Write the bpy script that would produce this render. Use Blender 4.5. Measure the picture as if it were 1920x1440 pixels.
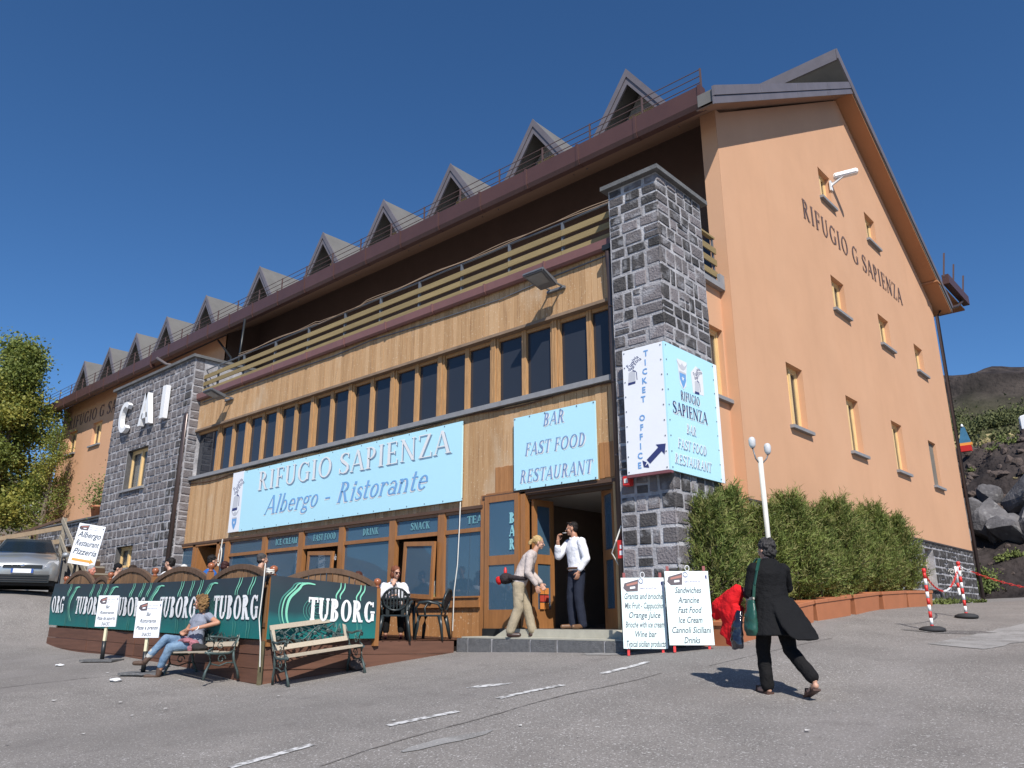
import bpy, bmesh, math, random
import numpy as np
from mathutils import Vector, Matrix, Euler
for o in list(bpy.data.objects): bpy.data.objects.remove(o)
S = bpy.context.scene
COL = S.collection
R = random.Random(7)
rad = math.radians
# ---------------------------------------------------------------- camera, sky, sun, exposure
cd = bpy.data.cameras.new("camera"); cam = bpy.data.objects.new("camera", cd); COL.objects.link(cam)
cam.location = (0, 0, 0); cam.rotation_euler = (rad(90 + 16.626), rad(0.077), rad(42.115))
cd.sensor_width = 36; cd.lens = 1474.1 / 1920 * 36; cd.clip_end = 3000; cd.clip_start = .05
S.camera = cam
SUN = Vector((1.0, -.80, 1.28)).normalized()
w = bpy.data.worlds.new("World"); S.world = w; w.use_nodes = True
nt = w.node_tree; nt.nodes.clear()
sky = nt.nodes.new("ShaderNodeTexSky"); sky.sky_type = 'NISHITA'; sky.sun_disc = False
sky.sun_elevation = math.asin(SUN.z); sky.sun_rotation = math.atan2(SUN.x, SUN.y)
sky.altitude = 1900; sky.air_density = 1.0; sky.dust_density = .25; sky.ozone_density = 6.0
bg = nt.nodes.new("ShaderNodeBackground"); bg.inputs[1].default_value = .105
wo = nt.nodes.new("ShaderNodeOutputWorld")
hs_ = nt.nodes.new('ShaderNodeHueSaturation'); hs_.inputs['Saturation'].default_value = 1.13; nt.links.new(sky.outputs[0], hs_.inputs['Color']); nt.links.new(hs_.outputs[0], bg.inputs[0]); nt.links.new(bg.outputs[0], wo.inputs[0])
sl = bpy.data.lights.new("sun", 'SUN'); sl.energy = 4.6; sl.angle = rad(.53); sl.color = (1, .955, .89)
so = bpy.data.objects.new("sun", sl); COL.objects.link(so)
so.rotation_euler = SUN.to_track_quat('Z', 'Y').to_euler(); so.location = (30, -20, 40)
S.view_settings.view_transform = 'Standard'; S.view_settings.look = 'None'
S.view_settings.exposure = .28; S.view_settings.gamma = 1; S.view_settings.use_curve_mapping = False
S.render.resolution_x = 1024; S.render.resolution_y = 768
S.render.engine = 'CYCLES'
S.cycles.max_bounces = 8; S.cycles.transparent_max_bounces = 12

# ---------------------------------------------------------------- materials
MATS = {}
def lin(c):
    return tuple(((v / 255) / 12.92 if v / 255 <= .04045 else ((v / 255 + .055) / 1.055) ** 2.4) for v in c)
def mat(name, col, rough=.7, var=.12, scale=3.0, bump=0.0, bscale=60., metal=0., spec=.5, rnd=0., stretch=(1, 1, 1),
        col2=None, alpha=1., tex=None, detail=6, rndcol=None, coat=0.):
    """procedural principled material: world-position noise mixes col and col2 (or darker/lighter col)"""
    if name in MATS: return MATS[name]
    m = bpy.data.materials.new(name); m.use_nodes = True; MATS[name] = m
    n = m.node_tree; N = n.nodes; L = n.links; b = N["Principled BSDF"]
    b.inputs["Roughness"].default_value = rough; b.inputs["Metallic"].default_value = metal
    b.inputs["Specular IOR Level"].default_value = spec; b.inputs["Alpha"].default_value = alpha
    b.inputs["Coat Weight"].default_value = coat
    g = N.new("ShaderNodeNewGeometry"); mp = N.new("ShaderNodeMapping"); mp.inputs["Scale"].default_value = stretch
    L.new(g.outputs["Position"], mp.inputs["Vector"])
    no = N.new("ShaderNodeTexNoise"); no.inputs["Scale"].default_value = scale; no.inputs["Detail"].default_value = detail
    no.inputs["Roughness"].default_value = .65
    L.new(mp.outputs[0], no.inputs["Vector"])
    rp = N.new("ShaderNodeMapRange"); rp.inputs[1].default_value = .3; rp.inputs[2].default_value = .7
    L.new(no.outputs["Fac"], rp.inputs[0])
    mx = N.new("ShaderNodeMix"); mx.data_type = 'RGBA'
    c1 = col if col2 else tuple(v * (1 - var) for v in col)
    c2 = col2 if col2 else tuple(min(1, v * (1 + var)) for v in col)
    mx.inputs[6].default_value = (*c1, 1); mx.inputs[7].default_value = (*c2, 1)
    L.new(rp.outputs[0], mx.inputs[0]); out = mx.outputs[2]
    if rnd or rndcol:
        oi = N.new("ShaderNodeObjectInfo")
        if rndcol:
            m2 = N.new("ShaderNodeMix"); m2.data_type = 'RGBA'; m2.inputs[7].default_value = (*rndcol, 1)
            pw = N.new("ShaderNodeMath"); pw.operation = 'POWER'; pw.inputs[1].default_value = 2.2
            L.new(oi.outputs["Random"], pw.inputs[0]); L.new(pw.outputs[0], m2.inputs[0]); L.new(out, m2.inputs[6]); out = m2.outputs[2]
        if rnd:
            mr = N.new("ShaderNodeMapRange"); mr.inputs[3].default_value = 1 - rnd; mr.inputs[4].default_value = 1 + rnd
            L.new(oi.outputs["Random"], mr.inputs[0])
            hs = N.new("ShaderNodeHueSaturation"); L.new(mr.outputs[0], hs.inputs["Value"]); L.new(out, hs.inputs["Color"]); out = hs.outputs[0]
    m["colout"] = 1
    L.new(out, b.inputs["Base Color"])
    if bump:
        bn = N.new("ShaderNodeTexNoise"); bn.inputs["Scale"].default_value = bscale; bn.inputs["Detail"].default_value = 4
        L.new(mp.outputs[0], bn.inputs["Vector"])
        bp = N.new("ShaderNodeBump"); bp.inputs["Strength"].default_value = min(1, bump * 8); bp.inputs["Distance"].default_value = bump * .1
        L.new(bn.outputs["Fac"], bp.inputs["Height"]); L.new(bp.outputs[0], b.inputs["Normal"])
    return m
def speck(m, scale, lo, hi, colr, amount=1.):
    """add small light or dark specks to a material's base colour"""
    n = m.node_tree; N = n.nodes; L = n.links; b = N["Principled BSDF"]
    src = b.inputs["Base Color"].links[0].from_socket
    g = N.new("ShaderNodeNewGeometry"); no = N.new("ShaderNodeTexNoise"); no.inputs["Scale"].default_value = scale
    no.inputs["Detail"].default_value = 2
    L.new(g.outputs["Position"], no.inputs["Vector"])
    rp = N.new("ShaderNodeMapRange"); rp.inputs[1].default_value = lo; rp.inputs[2].default_value = hi; rp.inputs[4].default_value = amount
    L.new(no.outputs["Fac"], rp.inputs[0])
    mx = N.new("ShaderNodeMix"); mx.data_type = 'RGBA'; mx.inputs[7].default_value = (*colr, 1)
    L.new(rp.outputs[0], mx.inputs[0]); L.new(src, mx.inputs[6]); L.new(mx.outputs[2], b.inputs["Base Color"])
    return m
def streak(m, st, lo, hi, colr, amount):
    """weathering drawn out along one direction"""
    n = m.node_tree; N = n.nodes; L = n.links; b = N["Principled BSDF"]; src = b.inputs["Base Color"].links[0].from_socket
    g = N.new("ShaderNodeNewGeometry"); mp = N.new("ShaderNodeMapping"); mp.inputs["Scale"].default_value = st; no = N.new("ShaderNodeTexNoise"); no.inputs["Scale"].default_value = 1.; no.inputs["Detail"].default_value = 7
    L.new(g.outputs["Position"], mp.inputs["Vector"]); L.new(mp.outputs[0], no.inputs["Vector"]); rp = N.new("ShaderNodeMapRange"); rp.inputs[1].default_value = lo; rp.inputs[2].default_value = hi; rp.inputs[4].default_value = amount
    L.new(no.outputs["Fac"], rp.inputs[0]); mx = N.new("ShaderNodeMix"); mx.data_type = 'RGBA'; mx.inputs[7].default_value = (*colr, 1)
    L.new(rp.outputs[0], mx.inputs[0]); L.new(src, mx.inputs[6]); L.new(mx.outputs[2], b.inputs["Base Color"])
plaster = mat("plaster", (.60, .345, .207), .9, .05, .5, .02, 90, spec=.2)
streak(plaster, (2.6, 2.6, .22), .52, .80, (.50, .28, .16), .22); streak(plaster, (.5, .5, .3), .50, .75, (.64, .385, .24), .4)

soffm = mat("soffit_paint", (.42, .205, .105), .9, .05, .7, spec=.2); soffd = mat("eave_soffit_shaded", (.30, .185, .13), .9, .08, .7, spec=.2)  # eave soffit is a browner copy: weaker bounce light put into its colour
recessm = mat("recess_brown", (.105, .070, .058), .9, .1, 1., spec=.2)  # even dark brown over the recess walls, much darker than the plaster
asphalt = mat("asphalt", (.205, .187, .172), .95, .16, 1.1, .05, 220, spec=.25)
asphalt2 = mat("asphalt_seam", (.13, .12, .115), .95, .2, 2.2, .05, 220, spec=.25)
for a in (asphalt, asphalt2):
    speck(a, 52, .60, .66, (.50, .48, .46), .75); speck(a, 30, .69, .72, (.70, .68, .65), .7); speck(a, 40, .62, .67, (.06, .057, .055), .65)
speck(asphalt, .33, .50, .70, (.150, .137, .127), .5); streak(asphalt, (.9, .12, 1), .55, .7, (.24, .22, .21), .45); speck(asphalt, 2.6, .60, .74, (.13, .115, .108), .35); speck(asphalt, 120, .56, .64, (.33, .31, .30), .45)
roadpaint = mat("road_paint", (.62, .61, .60), .8, .1, 6)
speck(roadpaint, 14, .46, .60, (.20, .19, .18), .9)
roadpatch = mat("road_patch", (.27, .26, .25), .9, .15, 1.2)
speck(roadpatch, 2.2, .5, .62, (.19, .18, .17), .8); speck(roadpatch, 48, .62, .67, (.5, .48, .46), .7)
stone = mat("basalt", (.074, .069, .068), .85, .3, 9, .25, 28, spec=.35, rnd=.34, rndcol=(.19, .17, .175))
speck(stone, 4.2, .54, .68, (.40, .40, .42), .5)
mortar = mat("mortar", (.36, .35, .36), .95, .35, 5, .15, 30, spec=.1)
speck(mortar, 2.2, .55, .7, (.55, .54, .55), .8)
capm = mat("cap_slab", (.13, .13, .13), .8, .25, 6, .1, 40)
stepm = mat("lava_kerb", (.135, .135, .138), .9, .25, 14, .2, 60)
concr = mat("concrete", (.30, .285, .27), .92, .25, 1.6, .1, 40)
terr = mat("terrazzo", (.42, .40, .33), .85, .12, 5)
plank = mat("larch_plank", (.42, .235, .105), .75, .16, 3.5, .06, 30, rnd=.10, stretch=(9, 9, .55), rndcol=(.52, .33, .175), col2=(.55, .34, .17)); streak(plank, (26, 26, 1.1), .56, .70, (.22, .11, .05), .55); streak(plank, (1.2, 1.2, .8), .58, .72, (.62, .50, .36), .5)
speck(plank, 26, .62, .70, (.75, .62, .45), .55)
plankf = mat("fence_slat", (.19, .105, .052), .8, .2, 4, .06, 30, rnd=.25, stretch=(9, 9, .6))
rail = mat("rail_board", (.27, .20, .09), .75, .15, 3, .05, 30, rnd=.12, stretch=(.5, 9, 9))
deckm = mat("deck_board", (.125, .055, .033), .7, .22, 2.5, .05, 30, rnd=.18, stretch=(.6, .6, 8))
shopw = mat("stained_wood", (.32, .14, .048), .5, .16, 3, .04, 30, rnd=.08, stretch=(5, 5, .7), coat=.15)
shopk = mat("kick_board", (.40, .19, .07), .65, .18, 3, .05, 30, rnd=.12, stretch=(9, 9, .6))
speck(shopk, 20, .62, .7, (.75, .6, .4), .5)
winw = mat("pine_frame", (.74, .52, .25), .55, .12, 4, rnd=.08, stretch=(5, 5, .8))
mullw = mat("worn_mullion", (.46, .26, .115), .6, .25, 5, .05, 30, rnd=.1, stretch=(9, 9, .7))
browng = mat("brown_gutter", (.088, .042, .036), .45, .08, 2, rnd=.05)
brownp = mat("brown_pipe", (.085, .06, .055), .3, .1, 3, metal=.3)
fasc = mat("fascia_metal", (.165, .148, .160), .5, .12, 2, metal=.15)
roofm = mat("roof_sheet", (.15, .143, .132), .6, .12, 1.5)
dorm_in = mat("dormer_inner", (.40, .385, .36), .9, .15, 2)
greym = mat("grey_steel", (.16, .17, .185), .45, .1, 4, metal=.3)
sillm = mat("grey_sill", (.25, .25, .26), .8, .12, 6)
wirem = mat("dark_wire", (.10, .06, .055), .6)
white = mat("white_paint", (.80, .80, .80), .5, .03)
cream = mat("cream_cable", (.70, .68, .62), .6, .03)
blackp = mat("black_plastic", (.02, .022, .023), .4, .1)
rubber = mat("black_rubber", (.03, .03, .032), .8)
redp = mat("red_paint", (.62, .03, .025), .45, .05)
terra = mat("terracotta_plastic", (.42, .155, .07), .6, .08, 3)
soil = mat("soil", (.06, .045, .035), 1, .3, 20)
skyb = mat("sign_sky_blue", (.50, .82, .93), .35, .02, .3)
signw = mat("sign_white", (.86, .87, .90), .35, .02)
navy = mat("navy_print", (.035, .045, .16), .5, .03)
blueprint_ = mat("blue_print", (.16, .36, .68), .5, .03)
midblue = mat("mid_blue_print", (.22, .33, .55), .5, .03)
shadowp = mat("grey_blue_print", (.20, .30, .42), .5, .03)
palecyan = mat("pale_cyan_print", (.15, .34, .38), .6, .03)
letterm = mat("letter_brown", (.135, .085, .075), .7, .08)
greyprint = mat("grey_print", (.55, .56, .60), .6, .03)
greentext = mat("green_grey_print", (.07, .09, .12), .6, .03)
orangep = mat("orange_print", (.85, .36, .07), .6, .03)
curtain = mat("curtain", (.70, .68, .62), .9, .15, 6, stretch=(9, 9, .5))
interior = mat("interior_wall", (.26, .19, .145), .9, .1, 2)
intceil = mat("interior_ceiling", (.80, .76, .72), .9, .03)
intfloor = mat("interior_floor", (.14, .12, .10), .4, .1, 3)
def glass(name, col, alpha, rough=.03, spec=.9):
    m = mat(name, col, rough, .05, 1, spec=spec, alpha=alpha); return m
glass_up = glass("upper_glass", (.030, .034, .043), 1., .02, .5)
glass_lo = glass("shop_glass", (.075, .145, .215), .68, .02, 1.)  # blue base colour also carries the sky reflection in the shop panes
glass_sm = glass("small_glass", (.10, .10, .10), .35, .03, .8)
glass_car = glass("car_glass", (.02, .03, .035), .85, .02, .8)

def leafy(m, f=.35):
    """thin leaves let sunlight through"""
    N = m.node_tree.nodes; L = m.node_tree.links; b = N["Principled BSDF"]; out = N["Material Output"]; t = N.new("ShaderNodeBsdfTranslucent"); mx = N.new("ShaderNodeMixShader"); mx.inputs[0].default_value = f
    L.new(b.inputs["Base Color"].links[0].from_socket, t.inputs[0]); L.new(b.outputs[0], mx.inputs[1]); L.new(t.outputs[0], mx.inputs[2]); L.new(mx.outputs[0], out.inputs[0]); return m
# ---------------------------------------------------------------- object helpers
WM = {}
def link(o, parent=None, world=True):
    COL.objects.link(o)
    if parent is not None:
        o.parent = parent
        if world: o.matrix_parent_inverse = WM[parent.name].inverted()
    return o
def tag(o, label=None, cat=None, group=None, kind=None):
    if label: o["label"] = label
    if cat: o["category"] = cat
    if group: o["group"] = group
    if kind: o["kind"] = kind
    return o
def thing(name, label, cat, loc=(0, 0, 0), rz=0., group=None, rx=0., ry=0.):
    o = bpy.data.objects.new(name, None); o.empty_display_size = .2; COL.objects.link(o)
    o.location = loc; o.rotation_euler = (rx, ry, rz)
    WM[o.name] = Matrix.Translation(loc) @ Euler((rx, ry, rz)).to_matrix().to_4x4()
    return tag(o, label, cat, group)
def me_from(bm, name, mats=None, smooth=False):
    me = bpy.data.meshes.new(name); bm.to_mesh(me); bm.free()
    if mats:
        for m in (mats if isinstance(mats, (list, tuple)) else [mats]): me.materials.append(m)
    if smooth:
        for p in me.polygons: p.use_smooth = True
    return me
def obj(name, bm, mats, parent=None, world=True, smooth=False, loc=None):
    me = bm if isinstance(bm, bpy.types.Mesh) else me_from(bm, name, mats, smooth)
    o = bpy.data.objects.new(name, me)
    if loc is not None: o.location = loc
    link(o, parent, world); WM[o.name] = o.matrix_basis.copy() if world else Matrix()
    return o
def lobj(name, bm, mats, parent, smooth=False, loc=None): return obj(name, bm, mats, parent, False, smooth, loc)
def BM(): return bmesh.new()
def bx(bm, x0, x1, y0, y1, z0, z1, mi=0, M=None):
    vs = [bm.verts.new((x, y, z)) for z in (z0, z1) for y in (y0, y1) for x in (x0, x1)]
    if M is not None:
        for v in vs: v.co = M @ v.co
    for f in ((0, 2, 3, 1), (4, 5, 7, 6), (0, 1, 5, 4), (2, 6, 7, 3), (0, 4, 6, 2), (1, 3, 7, 5)):
        fc = bm.faces.new([vs[i] for i in f]); fc.material_index = mi
    return bm
def frame_from(d, up=Vector((0, 0, 1))):
    d = Vector(d).normalized()
    if abs(d.dot(up)) > .98: up = Vector((0, 1, 0))
    s = d.cross(up).normalized(); u = s.cross(d).normalized()
    return s, u
def tube(bm, pts, r, n=8, mi=0, cap=True, up=Vector((0, 0, 1)), flat=1.):
    pts = [Vector(p) for p in pts]; rs = r if isinstance(r, (list, tuple)) else [r] * len(pts)
    rings = []
    for i, p in enumerate(pts):
        a = pts[max(0, i - 1)]; b = pts[min(len(pts) - 1, i + 1)]
        s, u = frame_from(b - a, up)
        rings.append([bm.verts.new(p + (s * math.cos(t) + u * math.sin(t) * flat) * rs[i]) for t in [2 * math.pi * k / n for k in range(n)]])
    for a, b in zip(rings, rings[1:]):
        for k in range(n):
            f = bm.faces.new((a[k], a[(k + 1) % n], b[(k + 1) % n], b[k])); f.material_index = mi; f.smooth = n > 5
    if cap:
        bm.faces.new(rings[0][::-1]).material_index = mi; bm.faces.new(rings[-1]).material_index = mi
    return bm
def bar(bm, p, q, wd, ht, mi=0, up=Vector((0, 0, 1))):
    """rectangular bar from p to q, wd sideways, ht along up"""
    p = Vector(p); q = Vector(q); s, u = frame_from(q - p, up)
    vs = [bm.verts.new(c + s * a * wd / 2 + u * b * ht / 2) for c in (p, q) for a, b in ((-1, -1), (1, -1), (1, 1), (-1, 1))]
    for f in ((3, 2, 1, 0), (4, 5, 6, 7), (0, 1, 5, 4), (1, 2, 6, 5), (2, 3, 7, 6), (3, 0, 4, 7)):
        bm.faces.new([vs[i] for i in f]).material_index = mi
    return bm
def prism(bm, poly, axis, a0, a1, mi=0):
    """extrude a closed 2D polygon along axis 0/1/2 between a0 and a1"""
    def co(p, a):
        l = list(p); l.insert(axis, a); return l
    A = [bm.verts.new(co(p, a0)) for p in poly]; B = [bm.verts.new(co(p, a1)) for p in poly]
    n = len(poly)
    fs = [bm.faces.new(A), bm.faces.new(B[::-1])] + [bm.faces.new((A[(i + 1) % n], A[i], B[i], B[(i + 1) % n])) for i in range(n)]
    for f in fs: f.material_index = mi
    bmesh.ops.recalc_face_normals(bm, faces=fs)
    return bm
def lathe(bm, prof, c=(0, 0, 0), n=16, mi=0):
    rings = [[bm.verts.new((c[0] + r * math.cos(2 * math.pi * k / n), c[1] + r * math.sin(2 * math.pi * k / n), c[2] + z)) for k in range(n)] for r, z in prof]
    for a, b in zip(rings, rings[1:]):
        for k in range(n):
            f = bm.faces.new((a[k], a[(k + 1) % n], b[(k + 1) % n], b[k])); f.material_index = mi; f.smooth = True
    bm.faces.new(rings[0][::-1]).material_index = mi; bm.faces.new(rings[-1]).material_index = mi
    return bm
UNIT = {}
def piece(name, m, parent, c, d, world=True, rot=None):
    """a cheap single piece (board, slat): shared unit box per material, bevel-free, scaled"""
    if m.name not in UNIT: UNIT[m.name] = me_from(bx(BM(), -.5, .5, -.5, .5, -.5, .5), m.name + "_unit", m)
    o = bpy.data.objects.new(name, UNIT[m.name]); o.location = c; o.scale = d
    if rot is not None: o.rotation_euler = rot
    link(o, parent, world); return o
def bxc(bm, c, d, mi=0, M=None):
    return bx(bm, c[0] - d[0] / 2, c[0] + d[0] / 2, c[1] - d[1] / 2, c[1] + d[1] / 2, c[2] - d[2] / 2, c[2] + d[2] / 2, mi, M)
def copy_tree(o, parent=None):
    c = o.copy(); COL.objects.link(c)
    if parent is not None: c.parent = parent
    for ch in list(o.children): copy_tree(ch, c)
    return c

# ---------------------------------------------------------------- lettering: a small procedural roman face
class Face:
    def __init__(s, stem=.15, thin=.06, serif=.07, slab=.045, wide=1.): s.a, s.t, s.s, s.b, s.w = stem, thin, serif, slab, wide
    def bar(s, x0, y0, x1, y1, w=None):      # slanted stroke, horizontally cut
        w = s.a if w is None else w; return [(x0 - w / 2, y0), (x0 + w / 2, y0), (x1 + w / 2, y1), (x1 - w / 2, y1)]
    def hb(s, x0, x1, y, w=None):
        w = s.t if w is None else w; return [(x0, y - w / 2), (x1, y - w / 2), (x1, y + w / 2), (x0, y + w / 2)]
    def sf(s, x, y, w=None, l=1, r=1):       # foot (y=0) or head (y>0) serif
        w = (s.a if w is None else w) / 2
        y0, y1 = (y, y + s.b) if y <= .001 else (y - s.b, y)
        return [(x - w - s.s * l, y0), (x + w + s.s * r, y0), (x + w + s.s * r, y1), (x - w - s.s * l, y1)]
    def st(s, x, y0=0., y1=1., w=None, l=1, r=1, b=1, t=1):
        o = [s.bar(x, y0, x, y1, w)]
        if b: o.append(s.sf(x, y0, w, l, r))
        if t: o.append(s.sf(x, y1, w, l, r))
        return o
    def arc(s, cx, cy, rx, ry, a0, a1, ws=None, wt=None, n=14):
        ws = s.a if ws is None else ws; wt = s.t if wt is None else wt; o = []
        for i in range(n):
            p = [rad(a0 + (a1 - a0) * k / n) for k in (i, i + 1)]
            q = [(cx + rx * math.cos(v), cy + ry * math.sin(v)) for v in p] + [(cx + (rx - ws) * math.cos(v), cy + (ry - wt) * math.sin(v)) for v in p[::-1]]
            o.append(q)
        return o
    def path(s, pts, ws):
        o = []; n = len(pts); nr = []
        for i in range(n):
            a = pts[max(0, i - 1)]; b = pts[min(n - 1, i + 1)]; d = Vector((b[0] - a[0], b[1] - a[1])).normalized(); nr.append((-d.y, d.x))
        for i in range(n - 1):
            q = []
            for j, sg in ((i, 1), (i, -1), (i + 1, -1), (i + 1, 1)): q.append((pts[j][0] + nr[j][0] * ws[j] / 2 * sg, pts[j][1] + nr[j][1] * ws[j] / 2 * sg))
            o.append(q)
        return o
    def glyph(s, c):
        a, t, b = s.a, s.t, s.b; A = s.arc; h = a / 2; x = .64
        if c == ' ': return [], .34
        if c == '-': return [s.hb(.05, .38, .34, t * 1.3)], .45
        if c == '.': return [s.hb(.05, .05 + a, a / 2, a)], .25
        if c == 'I': return s.st(.2), .42
        if c == 'R': return s.st(.2, r=.6) + A(.3, .745, .33, .255, -90, 90) + [s.hb(.2, .32, 1 - t / 2), s.hb(.2, .32, .49 + t / 2), s.bar(.4, .5, .66, 0), s.sf(.68, 0, l=.3)], .86
        if c == 'P': return s.st(.2) + A(.3, .72, .32, .28, -90, 90) + [s.hb(.2, .32, 1 - t / 2), s.hb(.2, .32, .44 + t / 2)], .70
        if c == 'B': return s.st(.2, r=0) + A(.32, .76, .28, .24, -90, 90) + A(.32, .26, .34, .26, -90, 90) + [s.hb(.2, .34, 1 - t / 2), s.hb(.2, .34, .52), s.hb(.2, .34, t / 2)], .76
        if c == 'D': return s.st(.2, r=0) + A(.32, .5, .42, .5, -90, 90) + [s.hb(.2, .34, 1 - t / 2), s.hb(.2, .34, t / 2)], .84
        if c == 'F': return s.st(.2) + [s.hb(.2, .6, 1 - b / 2, b), s.hb(.2, .5, .52), s.bar(.6, 1, .6, .8, t), s.bar(.5, .62, .5, .42, t)], .68
        if c == 'E': return s.st(.2, r=0) + [s.hb(.2, .62, 1 - b / 2, b), s.hb(.2, .52, .52), s.hb(.2, .66, b / 2, b), s.bar(.61, 1, .61, .8, t), s.bar(.65, 0, .65, .22, t), s.bar(.52, .62, .52, .42, t)], .74
        if c == 'L': return s.st(.2) + [s.hb(.2, .62, b / 2, b), s.bar(.6, 0, .6, .24, t)], .68
        if c == 'H': return s.st(.2) + s.st(.74) + [s.hb(.2, .74, .52)], .94
        if c == 'U': return [s.bar(.2, .3, .2, 1), s.sf(.2, 1), s.bar(.70, .3, .70, 1, a * .6), s.sf(.70, 1, a * .6)] + A(.435, .3, .31, .3, 180, 360, a * .85), .9
        if c == 'G': return A(.47, .5, .42, .5, 50, 318) + [s.bar(.74, .0 + .08, .74, .42), s.sf(.74, .44 + b), s.bar(.76, .98, .76, .74, t)], .94
        if c == 'C': return A(.47, .5, .42, .5, 50, 310) + [s.bar(.75, .98, .75, .74, t)], .84
        if c == 'O': return A(.48, .5, .43, .5, 0, 360, n=24), .96
        if c == 'Q': return A(.48, .5, .43, .5, 0, 360, n=24), .96
        if c == 'A': return [s.bar(.08, 0, .40, 1, t * 1.1), s.bar(.74, 0, .42, 1), s.hb(.2, .64, .33), s.sf(.08, 0, t), s.sf(.74, 0)], .84
        if c == 'V': return [s.bar(.08, 1, .40, 0), s.bar(.74, 1, .44, 0, t * 1.1), s.sf(.08, 1), s.sf(.74, 1, t)], .84
        if c == 'N': return s.st(.16, w=t * 1.2) + s.st(.76, w=t * 1.2, b=0) + [s.bar(.16, 1, .76, 0)], .94
        if c == 'M': return s.st(.16, w=t * 1.2) + s.st(.9) + [s.bar(.16, 1, .5, 0), s.bar(.9, 1, .52, 0, t)], 1.1
        if c == 'Z': return [s.hb(.06, .68, 1 - b / 2, b), s.hb(.06, .70, b / 2, b), s.bar(.14, 0, .62, 1), s.bar(.08, 1, .08, .78, t), s.bar(.69, 0, .69, .24, t)], .78
        if c == 'T': return s.st(.38, t=0) + [s.hb(.04, .72, 1 - b / 2, b), s.bar(.06, 1, .06, .78, t), s.bar(.70, 1, .70, .78, t)], .76
        if c == 'K': return s.st(.2) + [s.bar(.3, .42, .66, 1, t), s.bar(.38, .56, .72, 0), s.sf(.68, 1, t), s.sf(.72, 0)], .86
        if c == 'J': return [s.bar(.3, .1, .3, 1), s.sf(.3, 1)] + A(.12, .1, .25, .2, 180, 360), .5
        if c == 'W': return [s.bar(.08, 1, .34, 0), s.bar(.58, 1, .36, 0, t), s.bar(.54, 1, .8, 0), s.bar(1.06, 1, .82, 0, t), s.sf(.08, 1), s.sf(1.06, 1, t)], 1.16
        if c == 'S':
            P = [(.62, .80), (.56, .93), (.38, .975), (.20, .90), (.15, .75), (.24, .62), (.42, .50), (.58, .37), (.60, .20), (.50, .07), (.32, .025), (.14, .08), (.08, .24)]
            return s.path(P, [t, t, t, a * .8, a, a, a * 1.05, a, a, a * .8, t, t, t]) + [s.bar(.62, .97, .62, .74, t), s.bar(.08, .02, .08, .28, t)], .72
        # lower case (x height .64)
        r = x / 2
        if c == 'l': return s.st(.12, 0, 1, w=a * .8, l=.5, r=.6, t=0) + [s.hb(.0, .12, .98)], .26
        if c == 'i': return s.st(.12, 0, x, w=a * .8, l=.5, r=.6, t=0) + [s.hb(.0, .12, x - t / 2), s.hb(.05, .05 + a, .84, a)], .26
        if c == 'b': return [s.bar(.12, 0, .12, 1, a * .8)] + A(.30, r, .24, r, 0, 360, a * .8), .58
        if c == 'd': return [s.bar(.46, 0, .46, 1, a * .8)] + A(.28, r, .24, r, 0, 360, a * .8), .58
        if c == 'o': return A(.28, r, .25, r, 0, 360, a * .8, n=20), .56
        if c == 'e': return A(.28, r, .25, r, 0, 320, a * .8, n=20) + [s.hb(.08, .5, r + .02)], .54
        if c == 'a': return [s.bar(.44, 0, .44, x * .75, a * .8), s.sf(.48, 0, a * .6, 0, .6)] + A(.26, r * .55, .22, r * .58, 0, 360, a * .7) + A(.26, x * .7, .20, x * .3, 0, 160, a * .5), .56
        if c == 'r': return s.st(.12, 0, x, w=a * .8, t=0) + [s.hb(.0, .12, x - t / 2)] + A(.30, x * .7, .18, x * .3, 20, 170, a * .6), .44
        if c == 'n': return s.st(.12, 0, x, w=a * .8, t=0) + s.st(.48, 0, x * .6, w=a * .8, t=0) + [s.hb(.0, .12, x - t / 2)] + A(.30, x * .6, .23, x * .4, 0, 170, a * .8), .62
        if c == 't': return [s.bar(.16, .08, .16, .86, a * .8), s.hb(.02, .36, x - t / 2)] + A(.26, .12, .16, .12, 180, 330, a * .6), .38
        if c == 's':
            P = [(.36, .50), (.30, .60), (.19, .61), (.10, .53), (.12, .42), (.26, .32), (.37, .22), (.36, .10), (.24, .03), (.10, .05), (.04, .16)]
            return s.path(P, [t, t, t, a * .7, a * .8, a * .8, a * .8, a * .7, t, t, t]), .42
        if c == 'g': return A(.26, x * .68, .21, x * .32, 0, 360, a * .7) + A(.26, -.08, .24, .16, 0, 360, a * .6) + [s.bar(.12, .05, .12, .25, t), s.hb(.12, .40, .06, t * 1.4), s.hb(.40, .56, x - t / 2)], .56
        if c == 'c': return A(.28, r, .25, r, 50, 310, a * .8), .5
        if c == 'u': return [s.bar(.12, .15, .12, x, a * .8), s.bar(.46, 0, .46, x, a * .8)] + A(.29, .2, .2, .2, 180, 360, a * .7), .6
        return s.st(.2), .42
    def layout(s, text, h, wscale=1., track=.04, shear=0.):
        """list of 2D polys (metres) starting at x=0, and the total width"""
        out = []; x = 0
        for c in text:
            g, adv = s.glyph(c)
            for p in g: out.append([((x + (q[0] + q[1] * shear) * wscale) * h, q[1] * h) for q in p])
            x += (adv + track) * wscale
        return out, x * h
ROMAN = Face(.15, .055, .06, .04)
HEAVY = Face(.26, .10, .05, .10)
LIGHTF = Face(.11, .045, .06, .035)
def lay_polys(bm, polys, fn, mi=0, k0=0, step=.00035):
    """fn maps (x, y, lift) to 3D; every poly is lifted a hair above the last"""
    for i, p in enumerate(polys):
        try:
            f = bm.faces.new([bm.verts.new(fn(q[0], q[1], k0 + (i % 9) * step)) for q in p]); f.material_index = mi
        except ValueError: pass
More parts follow.
